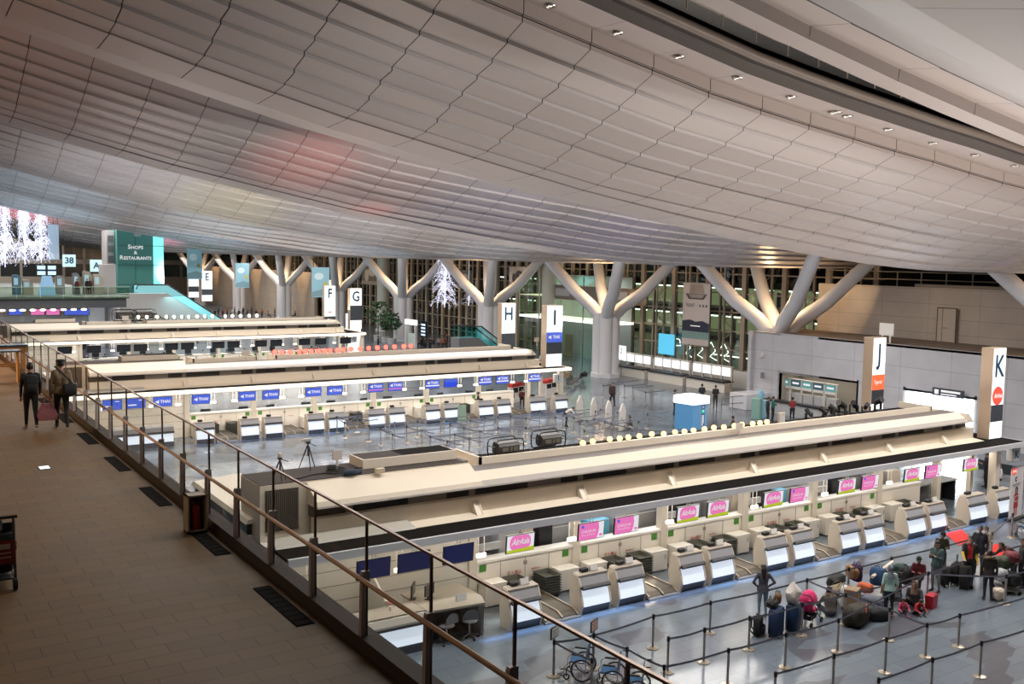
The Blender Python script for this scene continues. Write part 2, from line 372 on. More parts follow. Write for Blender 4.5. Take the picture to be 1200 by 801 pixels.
# brick textures are 2D in object xy; use a rotated copy of the texture by mapping x->y, z->x
def clad_wall_mat(name, c, w, h):
    m = brick_mat(name, c, tuple(x*.96 for x in c), tuple(x*.55 for x in c), w, h, .014, .4, 0., offset=0.)
    nt = m.node_tree; mp = [n for n in nt.nodes if n.type == 'MAPPING'][0]
    tc = [n for n in nt.nodes if n.type == 'TEX_COORD'][0]
    sx = nt.nodes.new('ShaderNodeSeparateXYZ'); cx = nt.nodes.new('ShaderNodeCombineXYZ')
    nt.links.new(tc.outputs['Object'], sx.inputs[0]); nt.links.new(sx.outputs['X'], cx.inputs['X']); nt.links.new(sx.outputs['Z'], cx.inputs['Y'])
    nt.links.new(cx.outputs[0], mp.inputs['Vector']); return m
CW1 = clad_wall_mat('wall cladding white', (.50, .49, .52), 3.6, 1.42)
CW2 = clad_wall_mat('wall cladding beige', (.52, .45, .39), 3.8, 1.02)
wallx('wall_right', 56.3, [(14, 34.2, 0, 5.65), (39.3, 42.9, 0, 5.65), (34.2, 39.3, 2.75, 5.65), (49.7, 52.6, 0, 5.65), (42.9, 49.7, 2.75, 5.65)], CW1)
ws = MB().box(56.0, 52.3, 0, 61.5, 52.6, 5.65).build('wall_right_return', CW1); struct(ws)
wr = MB().box(56.3, 14, 5.5, 62, 52.6, 5.64).build('trim_6', mat('gallery deck brown', (.16, .12, .09), .7)); struct(wr)
wallx('wall_right_upper', 62.3, [(10, 51.4, 5.4, 9.28)], CW2)
# lit passage and alcove behind the openings
b = MB(); b.box(56.3, 34.2, 0, 60, 34.35, 3); b.box(56.3, 39.15, 0, 60, 39.3, 3); b.box(59.9, 34.2, 0, 60, 39.3, 3); b.box(56.3, 34.2, 2.76, 60, 39.3, 2.9)
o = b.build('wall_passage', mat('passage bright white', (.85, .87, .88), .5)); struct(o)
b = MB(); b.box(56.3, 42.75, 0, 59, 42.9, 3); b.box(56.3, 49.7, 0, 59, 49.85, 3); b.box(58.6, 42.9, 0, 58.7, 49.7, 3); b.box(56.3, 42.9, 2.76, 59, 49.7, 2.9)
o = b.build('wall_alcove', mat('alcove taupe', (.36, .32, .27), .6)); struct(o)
lamp('AREA', (58, 36.7, 2.7), 900, (.93, .97, 1), 3, 4.6); lamp('AREA', (57.4, 46.3, 2.7), 60, (1, .93, .82), 1.2, 6)
# door in the upper wall
a = gx(1103, 355, 62.3); c = gx(1122, 397, 62.3)
t = MB(); t.box(-.02, c.y-.0, 5.55, 0, a.y+.0, 7.9)
dr = bpy.data.objects.new('door_1', t.mesh('door_1', mat('door panel', (.50, .43, .38), .45))); COL.objects.link(dr); dr.location = (62, 0, 0); struct(dr)
fr = MB()
for y0, y1, z0, z1 in ((c.y-.05, c.y, 5.5, 7.95), (a.y, a.y+.05, 5.5, 7.95), (c.y-.05, a.y+.05, 7.9, 7.97), (c.y-.05, a.y+.05, 5.48, 5.55), ((a.y*.72+c.y*.28), (a.y*.72+c.y*.28)+.02, 5.55, 7.9)): fr.box(-.04, y0, z0, .0, y1, z1)
fr.build('door_frame', mat('door shadow gap', (.10, .08, .07), .6), dr)
h = MB(); h.cyl((-.03, a.y*.7+c.y*.3-.1, 6.6), (-.12, a.y*.7+c.y*.3-.1, 6.6), .03); h.cyl((-.1, a.y*.7+c.y*.3-.1, 6.6), (-.1, a.y*.7+c.y*.3-.35, 6.6), .02); h.build('handle', STEEL, dr)
# dark plant gap and handrails above the upper wall
b = MB(); b.box(75, 8, 0, 75.4, 60, 12); o = b.build('wall_right_far', mat('plant room dark', (.025, .022, .02), .9)); struct(o)
t = thing('roof_guardrail', 'pale steel guardrail on top of the beige upper wall', 'railing', (64.5, 46, 9.2))
for z in (.55, 1.1): MB().cyl((0, -8, z), (0, 6, z), .04, n=6).build('rail', mat('rail pale', (.42, .36, .30), .5), t)
for y in range(-8, 7, 2): MB().cyl((0, y, -.6), (0, y, 1.1), .045, n=6).build('post', mat('rail pale', (1, 1, 1)), t)
t = thing('cable_tray', 'brown steel beam and tray running along the top of the beige upper wall', 'beam', (62.45, 30, 9.29))
MB().box(-.15, -14, 0, .15, 13, .22).build('beam', mat('tray brown', (.25, .2, .16), .6), t)
for y in (-6, -4.5, 2): MB().box(-.2, y, .22, .2, y+.9, .75).build('unit', mat('unit box', (.2, .17, .14), .6), t)

# ---------------------------------------------------------------- window wall behind the columns
FX = 67.0
FRM = mat('facade frame', (.52, .43, .34), .45, .0)
FRML = mat('facade fine frame', (.30, .26, .22), .45, .2)
def facade():
    w = MB(); f = MB()
    y = 49.5; i = 0
    while y < 200:
        r = .24 if i % 3 == 0 else .08
        w.box(FX-r-.05, y-r, 0, FX+.1, y+r, 11.6)
        if i % 3 == 1:      # slender truss mullion: twin posts with cross bracing
            w.box(FX-.6, y+.45, 0, FX-.45, y+.6, 11)
            z = 0
            while z < 10.6:
                f.cyl((FX-.5, y+.5, z), (FX-.1, y-.2, z+.9), .035, n=4); f.cyl((FX-.1, y-.2, z+.9), (FX-.5, y+.5, z+1.8), .035, n=4); z += 1.8
        y += 1.55; i += 1
    z = .9
    while z < 11.6: w.box(FX-.12, 49, z-.055, FX+.1, 200, z+.055); z += 1.75
    o = w.build('window_2', FRM); struct(o); f.build('bracing', FRML, o)
    MB().poly([(FX+.02, 49, 0), (FX+.02, 200, 0), (FX+.02, 200, 12), (FX+.02, 49, 12)]).build('pane', GLASSF, o)
facade()
# night outside: a multi-storey car park deck with strip lights, and dark ground
t = thing('car_park', 'lit multi-storey car park seen through the window wall', 'building', (99, 70, 0))
CP = mat('car park concrete', (.18, .19, .15), .8); CPG = mat('car park lit wall', (.35, .37, .22), .8, 0, .42, (.55, .60, .30))
for i, z in enumerate((-.5, 3.4, 7.2)):
    MB().box(0, -32, z, 14, 90, z+.9).build('deck', CP, t)
    if i < 2:
        MB().box(6, -32, z+.9, 6.2, 90, z+3.9).build('inner_wall', CPG, t)
        s = MB(); y = -30
        while y < 88: s.box(1, y, z+3.55, 1.25, y+3.2, z+3.68); y += 5
        s.build('strip_light', mat('car park tube', (.9, 1, .95), .4, 0, 6, (.85, 1, .92)), t)
    m = MB()
    for y in range(-30, 90, 8): m.box(.2, y, z+.9, .7, y+.5, z+3.4)
    m.build('pier', CP, t)
b = MB().box(67.2, 40, -.3, 140, 230, -.1).build('ground_outside', mat('night tarmac', (.03, .035, .035), .6)); struct(b)
b = MB().box(139, 20, -1, 140, 240, 20).build('backdrop_night', mat('night dark', (.006, .007, .010), .9)); struct(b)
# far end wall with high windows
b = MB(); b.box(-60, 235, 0, 75, 235.5, 4.8); b.box(-60, 235, 7.6, 75, 235.5, 8.6); b.box(-60, 235, 11.6, 75, 235.5, 40)
x = -60
while x < 75: b.box(x, 234.9, 4.8, x+.5, 235.5, 11.6); x += 4.2
o = b.build('wall_far', mat('far wall beige', (.45, .40, .34), .6)); struct(o)
MB().poly([(-60, 235.3, 4.8), (75, 235.3, 4.8), (75, 235.3, 11.6), (-60, 235.3, 11.6)]).build('window_glass', mat('night window', (.02, .022, .026), .15), o)
b = MB().box(-60.5, -40, 0, -60, 240, 40).build('wall_left', mat('far left dark', (.12, .11, .10), .8)); struct(b)
# beige wall volumes between the far columns
b = MB().box(60.5, 150, 0, 61, 214, 7.8).build('wall_back_beige', clad_wall_mat('back beige', (.48, .40, .33), 4, 1.3)); struct(b)

# ---------------------------------------------------------------- branching columns
COLM = mat('column white', (.66, .65, .68), .4)
def zceil(x, y):
    k = max(0, math.ceil((y-9.9-LIP0)/BAYP)); d = y-(LIP0+BAYP*k); pr = [(-10.5, 3.5), (-8.4, 2.93)]+ROWS+[(0, 0), (2.2, .57), (3.8, 1.2), (5.7, 2.03), (7.6, 2.8), (10.5, 3.5)]
    return interp(ZT, x)+interp(pr, d)
def tree_column(y, X, idx, label):
    t = thing('column', label, 'column', (X, y, 0), 0, 'branching white columns along the window wall', 'structure')
    m = MB()
    prof = []
    for z, r in ((0, 1.35), (.35, 1.35), (.36, 1.08)): prof.append((z, r))
    m.prismz([(1.35*math.cos(a*PI/4+PI/8), 1.5*math.sin(a*PI/4+PI/8)) for a in range(8)], 0, .35)
    m.build('plinth', COLM, t)
    m = MB()
    for dy in (-.55, .55):
        for dx in (-.42, .42):
            m.cyl((dx, dy, .3), (dx, dy, 5.9), .58, n=14)
    m.build('trunk', COLM, t, True)
    for tx, ty in ((-2.6, -4.6), (-2.6, 4.6), (2.6, -4.6), (2.6, 4.6)):
        sx, sy = (.42 if tx > 0 else -.42), (.55*(1 if ty > 0 else -1)) * (1 if abs(ty) > 1 else .3)
        d = Vector((tx-(sx+(tx-sx)*.32), ty-(sy+(ty-sy)*.34), 10.5-7.9)); e = Vector((tx, ty, 10.5))
        while e.z < 14 and e.z < zceil(X+e.x, y+e.y)+.15: e += d*.04
        tx, ty, top = e
        MB().tube([(sx, sy, 5.6), (sx+(tx-sx)*.1, sy+(ty-sy)*.1, 6.5), (sx+(tx-sx)*.32, sy+(ty-sy)*.34, 7.9), (tx, ty, top)], [.56, .56, .54, .46], 12).build('branch', COLM, t, True)
    lamp('POINT', (X-.5, y, 8.5), 520, (1, .66, .34), .15, name='column_uplight')
    return t
for i, (y, lab) in enumerate([(27.6, 'white branching column cut off by the right edge of the photo'), (51.4, 'white branching column rising behind the low white wall'), (71.4, 'white branching column standing beside the window wall and the row of grey seats'),
        (91.9, 'white branching column standing just left of the tall H sign'), (112.5, 'white branching column with the string-light display to its right'), (133.5, 'white branching column standing behind the F sign'),
        (155, 'white branching column to the right of the middle blue banner'), (178, 'white branching column behind the E sign'), (203, 'farthest white branching column, just right of the green shops tower')]):
    tree_column(y, 57.3 if i != 1 else 57.9, i, lab)
t = thing('column', 'plain round white column standing behind the gap between the H and I signs', 'column', (61.5, 86.5, 0), kind='structure')
m = MB(); m.cyl((0, 0, 0), (0, 0, 11.4), .8, n=20); m.build('shaft', mat('round column', (.55, .56, .52), .4), t, True); MB().cyl((0, 0, 0), (0, 0, .3), .95, n=20).build('plinth', COLM, t)
t = thing('column', 'plain round white column between the G sign and the string-light display', 'column', (62, 128, 0), kind='structure')
m = MB(); m.cyl((0, 0, 0), (0, 0, 11.4), .9, n=20); m.build('shaft', mat('round column', (1, 1, 1)), t, True); MB().cyl((0, 0, 0), (0, 0, .3), 1.05, n=20).build('plinth', COLM, t)
# ================================================================== CHECK-IN ISLANDS
WIN = mat('island louvre dark', (.045, .040, .038), .5, noise=.5, nscale=1.3)
BAY = [15.75, 19.8, 23.73, 27.85, 31.8, 35.95]
# open-plan island building; local y = 0 is the front of the counters
def island(Y0, name, label, fascia, xr=43.6, near=False):
    t = thing(name, label, 'check-in island', (0, Y0, 0))
    XL, XR = 8.95, xr
    XS = 15.65                       # step in the roof: the left end is higher
    c = 4.7                          # centre line
    m = MB(); m.box(XL, .5, 2.99, XR, 1.55, 3.06); m.box(XL, 2*c-1.55, 2.99, XR, 2*c-.5, 3.06); m.box(XR-1.6, 1.5, 2.99, XR, 2*c-1.5, 3.06); m.build('canopy_top', BLACK, t)
    m = MB(); m.box(XL, .44, 2.86, XR, .52, 3.08); m.box(XL, 2*c-.52, 2.86, XR, 2*c-.44, 3.08); m.box(XR, .44, 2.86, XR+.06, 2*c-.44, 3.08); m.build('fascia', fascia, t)
    m = MB(); m.box(XL, .52, 2.88, XR, 2.9, 2.97); m.box(XL, 2*c-2.9, 2.88, XR, 2*c-.52, 2.97); m.build('soffit', SOFF, t)
    # cove: shelf and upright white panels with triangular brackets
    x0 = 10.35
    m = MB()
    for s in (1, -1):
        Yv = lambda y: y if s == 1 else 2*c-y
        P = lambda pr, a, b, mi=0: m.prism([(Yv(y), z) for y, z in (pr if s == 1 else pr[::-1])], a, b, mi)
        P([(1.55, 2.97), (1.55, 3.07), (2.1, 3.12), (2.1, 3.58), (2.4, 3.6), (2.4, 2.97)], x0, XR-1.6)
    m.build('lower_tier', WHITE, t)
    m = MB(); m.box(x0, 2.3, 3.58, XR-1.9, 4.5, 3.95)
    x = x0+1.0; k = 0
    while x < XR-2.2:
        for y0, y1 in ((2.28, 2.3),): m.box(x, y0, 3.6, x+(1.3 if k % 2 else .22), y1, 3.9, 1)
        x += 2.0+.1*(k % 3); k += 1
    m.build('louvre_strip', [WIN, mat('louvre blank panel', (.30, .27, .24), .5)], t)
    m = MB()
    for s in (1, -1):
        Yv = lambda y: y if s == 1 else 2*c-y
        P = lambda pr, a, b, mi=0: m.prism([(Yv(y), z) for y, z in (pr if s == 1 else pr[::-1])], a, b, mi)
        if s == 1:
            P([(1.78, 3.93), (1.8, 3.98), (1.98, 4.10), (2.3, 4.33), (3.12, 4.33), (3.12, 3.93)], XS-.1, XR-2.5)
            P([(1.78, 3.93), (1.8, 3.98), (1.86, 4.12), (2.72, 4.58), (3.12, 4.58), (3.12, 3.93)], x0-.05, XS)
    m.prismy([(XR-2.5, 3.93), (XR-2.1, 3.93), (XR-2.14, 4.0), (XR-2.5, 4.33)], 1.8, 4.2)
    m.box(x0+.5, 3.1, 3.93, XR-2.5, 4.7, 4.0)
    m.build('upper_tier', WHITE, t)
    m = MB(); m.prism([(1.775, 3.95), (1.79, 3.985), (1.97, 4.105), (1.985, 4.095), (1.81, 3.975)], x0-.04, XR-2.5); m.build('shadow_band', mat('band grey', (.42, .38, .35), .5), t)  # shade on the tier's lower face, painted as a grey band
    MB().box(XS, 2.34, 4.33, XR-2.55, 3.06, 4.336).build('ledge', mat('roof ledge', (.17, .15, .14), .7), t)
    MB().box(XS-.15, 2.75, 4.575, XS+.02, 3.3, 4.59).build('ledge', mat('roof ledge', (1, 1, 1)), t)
    # roof parapets and sunken black decks
    segs = [(16.3, XR-3.4)] if near else [(16.3, 20.2), (21.4, XR-3.4)]
    for a, b in segs:
        m = MB(); m.box(a, 3.05, 4.3, b, 3.13, 4.57); m.box(a, 3.05, 4.02, a+.08, 4.72, 4.57); m.box(b-.08, 3.05, 4.02, b, 4.72, 4.57)
        m.build('parapet', WHITE, t)
        MB().box(a+.08, 3.13, 4.0, b-.08, 4.72, 4.28).build('roof_deck', BLACK, t)
    m = MB(); m.box(x0-1.38, 2.64, 4.56, XS-.02, 4.25, 4.585); m.build('end_roof', BROWNF, t)
    m = MB(); m.box(12.3, 3.2, 4.585, XS-.15, 4.2, 4.86); m.build('plinth_block', WHITE, t)
    m = MB(); m.box(12.36, 3.26, 4.86, XS-2.0, 4.14, 4.87, 0); m.box(XS-2.0, 3.26, 4.86, XS-.21, 4.14, 4.87, 1); m.build('plinth_top', [BROWNF, BLACK], t)
    # high end block with louvred grille
    m = MB(); m.prismz([(XL, 2.62), (XS, 2.62), (XS, 4.27), (XL, 4.27)], 2.9, 4.56); m.build('end_block', WHITE, t)
    m = MB(); m.box(9.1, 2.585, 3.25, 10.05, 2.62, 4.42, 0)
    for k in range(16): m.box(9.13+k*.057, 2.55, 3.29, 9.15+k*.057, 2.585, 4.38, 1)
    m.build('grille', [mat('grille dark', (.05, .045, .04), .6), mat('grille blade', (.17, .15, .13), .5)], t)
    m = MB(); m.prism([(1.5, 3.06), (1.55, 3.12), (2.1, 3.2), (2.1, 3.06)], 9.0, 13.2); m.build('ribbed_deck', mat('ribbed deck', (.52, .49, .44), .5), t)
    # low end block past the gable, with dark ribbon window and side louvres
    m = MB(); m.box(8.75, 3.2, 0, x0, 8.6, 3.05); m.prismy([(8.72, 3.4), (8.8, 3.52), (x0, 3.62), (x0, 3.4)], 3.15, 8.65); m.build('end_annex', WHITE, t)
    MB().box(8.8, 3.3, 3.05, x0-.1, 8.5, 3.4).build('annex_window', SCRD, t)
    m = MB()
    for z in (2.2, 2.4, 2.6, 2.8): m.box(8.71, 3.5, z, 8.75, 6.5, z+.09)
    m.build('annex_louvre', mat('annex louvre', (.3, .28, .25), .5), t)
    for i, x in enumerate(BAY+[39.8]):
        m = MB(); m.prism([(1.75, 3.1), (1.8, 3.14), (2.1, 3.5), (2.1, 3.08)], x-.3, x-.26); m.prism([(1.75, 3.1), (1.8, 3.14), (2.1, 3.5), (2.1, 3.08)], x-.1, x-.06); m.prism([(1.79, 3.1), (1.83, 3.14), (2.1, 3.46), (2.1, 3.08)], x-.26, x-.1); m.build('bracket', WHITE, t)
    # pillars, wall between them
    for x in BAY+[40.15]:
        MB().box(x-.14, 2.45, 0, x+.14, 2.75, 2.9).build('pillar', PILLAR, t)
    MB().box(40.1, .95, 0, 40.3, 1.15, 2.9).build('pillar', PILLAR, t); MB().box(41.6, .7, 0, 41.95, 1.05, 2.9).build('pillar', PILLAR, t)
    m = MB(); m.box(15.9, 2.55, 0, 38.9, 2.65, 1.28, 0); m.box(15.9, 2.5, 1.28, 38.9, 2.95, 1.36, 1)
    for a, b in zip(BAY, BAY[1:]):
        d = (a+b)/2
        for xx in (d-.95, d, d+.95): m.box(xx-.008, 2.54, .02, xx+.008, 2.56, 1.24, 2)
        m.box(d-.06, 2.53, 1.0, d-.03, 2.55, 1.12, 2); m.box(d+.03, 2.53, 1.0, d+.06, 2.55, 1.12, 2)
    m.build('back_wall', [PANELW, SOFF, mat('panel seam', (.25, .22, .2), .6)], t)
    for a, b in zip(BAY, BAY[1:]):
        d = (a+b)/2
        text('立入禁止', .14, TXTRED, t, (d-.42, 2.535, .78)); text('No Entry', .09, TXTRED, t, (d+.42, 2.535, .80))
        MB().box(b-.52, 2.53, 1.0, b-.28, 2.55, 1.22).build('exit_sign', GREENS, t); MB().box(a+.28, 2.53, 1.0, a+.52, 2.55, 1.22).build('exit_sign', GREENS, t)
    # staffed back office
    m = MB(); m.box(XL, 2.55, 0, 15.6, 2.65, 2.9); 
    for z in (.5, .95, 1.4, 1.85, 2.3): m.box(XL, 2.54, z, 15.6, 2.55, z+.015, 1)
    m.build('end_wall', [PANELW, mat('panel seam', (1, 1, 1))], t)
    if near:
        m = MB(); m.box(15.9, 4.1, 0, 38.9, 4.2, 1.5); m.build('rear_partition', mat('rear partition', (.42, .39, .36), .6), t)
        rnd = random.Random(3)
        x = 16.3; 
        H = [DGREY, LGREY, SIDE, DARK, mat('blue hood', (.10, .36, .52), .5), LGREY, DARK]
        k = 0
        while x < 38.3:
            w = rnd.uniform(.4, 1.1)
            if min(abs(x+w/2-b) for b in BAY) > .5:
                MB().rbox(x, 3.2, .9, x+w, 3.9, rnd.uniform(1.7, 2.45), .04).build('equipment_cabinet', H[k % 7], t); k += 1
            x += w+rnd.uniform(.15, .5)
        for a, b in zip(BAY, BAY[1:]): MB().box(a+.25, 2.95, 1.52, a+1.35, 3.05, 1.75).build('work_shelf', LGREY, t)
        MB().box(XL+.1, 4.6, 0, XR-4, 4.7, 2.9).build('spine_wall', mat('spine wall', (.33, .31, .29), .6), t)
    return t
fl = FASC
islandK = island(23.5, 'check_in_island', 'nearest check-in island with stepped white roof and black canopy below the K sign', FASC, 43.6, True)
islandI = island(56.3, 'check_in_island', 'middle check-in island with blue screens and glowing canopy edge below the I sign', STRIPL, 42.4)
islandG = island(90.2, 'check_in_island', 'farthest check-in island with black screens, stretching left from the G sign', STRIPL, 42.0)
for Y0, e, c in ((23.5, 400, (1, .90, .76)), (56.3, 520, (1, .90, .76)), (90.2, 600, (1, .90, .76))):
    lamp('AREA', (29, Y0+1.2, 2.84), e, c, 28, .5, name='canopy_light')
    lamp('AREA', (12.2, Y0+1.2, 2.84), e*.12, c, 5.5, .5, name='canopy_light')
    lamp('AREA', (27, Y0+3.6, 2.84), e*.5, (.95, .97, 1), 22, .8, name='office_light')
# blue accent light under the counter fronts
lamp('AREA', (28, 23.36, .27), 62, (.16, .46, 1), 27, .06, rot=(math.radians(-12), 0, 0), name='counter_glow').data.spread = math.radians(105)
lamp('AREA', (28, 56.16, .27), 55, (.2, .48, 1), 27, .06, rot=(math.radians(-12), 0, 0), name='counter_glow').data.spread = math.radians(105)

# ---------------------------------------------------------------- counters
def counter_proto(w, label):
    t = thing('check_in_counter', label, 'check-in counter')
    prof = [(.02, 0), (.0, .12), (-.06, .30), (.0, .55), (.10, .78), (.06, .88), (.12, 1.02), (.20, 1.18), (.46, 1.2), (.56, 1.0), (.60, .6), (.54, 0)]
    MB().prism(prof, 0, .07).build('side_panel', SIDE, t); MB().prism(prof, w-.05, w).build('side_panel', SIDE, t)
    m = MB(); m.prism([(.06, .02), (.03, .14), (-.03, .26), (.06, .26), (.5, .26), (.5, .02)], .07, w-.05); m.build('base_plinth', mat('counter plinth', (.10, .11, .13), .4), t)
    m = MB(); m.prism([(-.04, .26), (.03, .55), (.13, .78), (.2, .78), (.2, .26)], .08, w-.06); m.build('front_panel', LITW, t)
    m = MB(); m.prism([(-.02, .78), (-.04, .84), (.0, .89), (.3, .91), (.3, .78)], .06, w-.04); m.build('ledge', mat('counter ledge', (.07, .07, .075), .4), t)
    m = MB(); m.prism([(.07, .89), (.19, 1.15), (.3, 1.15), (.3, .89)], .08, w-.06); m.build('card_panel', mat('card panel', (.36, .36, .38), .4), t)
    m = MB(); m.prism([(.17, 1.15), (.17, 1.2), (.5, 1.22), (.5, 1.15)], .03, w-.01); m.build('counter_top', mat('counter top', (.34, .30, .25), .4), t)
    m = MB(); m.rbox(w*.22, .33, 1.21, w*.22+.26, .5, 1.33, .02); m.build('printer', RUBBER, t)
    return t
CX = [(15.55, 16.68), (18.15, 19.32), (19.6, 20.75), (22.27, 23.4), (23.63, 24.8), (26.3, 27.5), (27.75, 28.92), (30.35, 31.5), (31.75, 32.97), (34.4, 35.65), (35.9, 37.05), (38.6, 40.0), (40.75, 41.9)]
P0 = None
def row_counters(Y0, where):
    global P0
    for i, (a, b) in enumerate(CX):
        lab = '%s lit-front check-in counter from the left %s' % (ORD[i], where)
        if P0 is None: P0 = counter_proto(1.15, lab); o = P0; o.location = (a, Y0, 0)
        else: o = dup(P0, (a, Y0, 0), 0, lab)
        o['group'] = 'check-in counters ' + where; o.scale = ((b-a)/1.15, 1, 1)
row_counters(23.5, 'along the nearest island'); row_counters(56.3, 'along the middle island')
# small notice cards standing on the near counters
card = None
for i, (a, b) in enumerate(CX[:11]):
    lab = 'small white notice card standing on the %s near counter from the left' % ORD[i]
    if card is None:
        card = thing('notice_card', lab, 'notice card', group='notice cards on the near counters')
        MB().prism([(0, 0), (.05, .2), (.06, .2), (.1, 0), (.09, 0), (.055, .17), (.01, 0)], -.16, .16).build('holder', mat('acrylic', (.62, .63, .64), .2), card)
        m = MB(); m.poly([(-.14, .006, .03), (.14, .006, .03), (.14, .045, .185), (-.14, .045, .185)]); q = m.build('sheet', SOFF, card); q.location = (0, -.008, 0)
        o = card
    else: o = dup(card, label=lab)
    o.location = (a+.62*(b-a), 23.5+.3, 1.215)
# baggage belts between pairs
belts = [(16.75, 18.08), (20.83, 22.2), (24.88, 26.22), (29.0, 30.28), (33.03, 34.33), (37.12, 38.52)]
bp = None
for Y0, where in ((23.5, 'nearest island'), (56.3, 'middle island')):
    for i, (a, b) in enumerate(belts):
        lab = 'brown baggage belt in the %s gap from the left between counters of the %s' % (ORD[i], where)
        if bp is None:
            bp = thing('baggage_conveyor', lab, 'baggage conveyor')
            w = b-a
            MB().prism([(.0, 0), (.0, .1), (.2, .2), (2.4, .24), (2.4, 0)], .1, w-.1).build('belt', BELT, bp)
            for x in (.03, w/2-.03, w-.1):
                MB().prism([(-.05, 0), (-.05, .12), (.2, .24), (2.4, .28), (2.4, 0)], x, x+.06).build('side_rail', mat('conveyor rail', (.32, .27, .21), .4, .5), bp)
            MB().prism([(-.12, 0), (-.1, .05), (.02, .09), (.02, 0)], 0, w).build('front_guard', mat('conveyor guard', (.14, .12, .10), .5), bp)
            o = bp
        else: o = dup(bp, label=lab)
        o.location = (a, Y0, 0); o['group'] = 'baggage belts of the ' + where
# white cabinets beside each pillar and stacks of trays
cab = st = None
for Y0, where in ((23.5, 'near'), (56.3, 'middle')):
    for i, x in enumerate(BAY):
        for sd, dx in (('left', -1.0), ('right', .2)):
            if i == 0 and sd == 'left': continue
            lab = 'white waist-high cabinet just %s of the %s pillar of the %s island' % (sd, ORD[i], where)
            if cab is None:
                cab = thing('side_cabinet', lab, 'cabinet')
                m = MB(); m.rbox(0, 0, .04, .78, .5, .72, .015); m.build('carcass', PANELW, cab)
                MB().box(-.01, -.012, .72, .79, .51, .75).build('top', SOFF, cab); dd = MB().box(.06, -.012, .08, .72, 0, .68).build('door', mat('cabinet door', (.68, .63, .56), .4), cab); MB().box(.64, -.03, .45, .67, -.012, .6).build('handle', STEEL, dd)
                o = cab
            else: o = dup(cab, label=lab)
            o.location = (x+dx, Y0+2.0, 0); o['group'] = 'white cabinets behind the counters of the %s island' % where
        for sd, dx in (('left', -1.78), ('right', 1.08)):
            if i == 0 and sd == 'left' or (where == 'middle' and (i+(sd == 'left')) % 2): continue
            lab = 'stack of grey baggage trays %s of the %s pillar of the %s island' % (sd, ORD[i], where)
            if st is None:
                st = thing('tray_stack', lab, 'tray stack')
                for k in range(7):
                    m = MB(); z = .1+k*.085
                    m.loft([[(.04, .05, z), (.56, .05, z), (.56, .69, z), (.04, .69, z)], [(0, 0, z+.13), (.6, 0, z+.13), (.6, .74, z+.13), (0, .74, z+.13)]], caps=False); m.poly([(.04, .05, z+.01), (.56, .05, z+.01), (.56, .69, z+.01), (.04, .69, z+.01)])
                    m.box(-.02, -.02, z+.12, .62, 0, z+.14); m.box(-.02, .74, z+.12, .62, .76, z+.14); m.box(-.02, 0, z+.12, 0, .74, z+.14); m.box(.6, 0, z+.12, .62, .74, z+.14)
                    m.build('tray', TRAY, st)
                m = MB(); m.box(.03, .03, .06, .57, .71, .1)
                for cx in (.08, .52):
                    for cy in (.08, .66): m.cyl((cx-.02, cy, .04), (cx+.02, cy, .04), .04, n=8)
                m.build('dolly', DARK, st); o = st
            else: o = dup(st, label=lab)
            o.location = (x+dx, Y0+1.7, 0); o['group'] = 'tray stacks of the %s island' % where
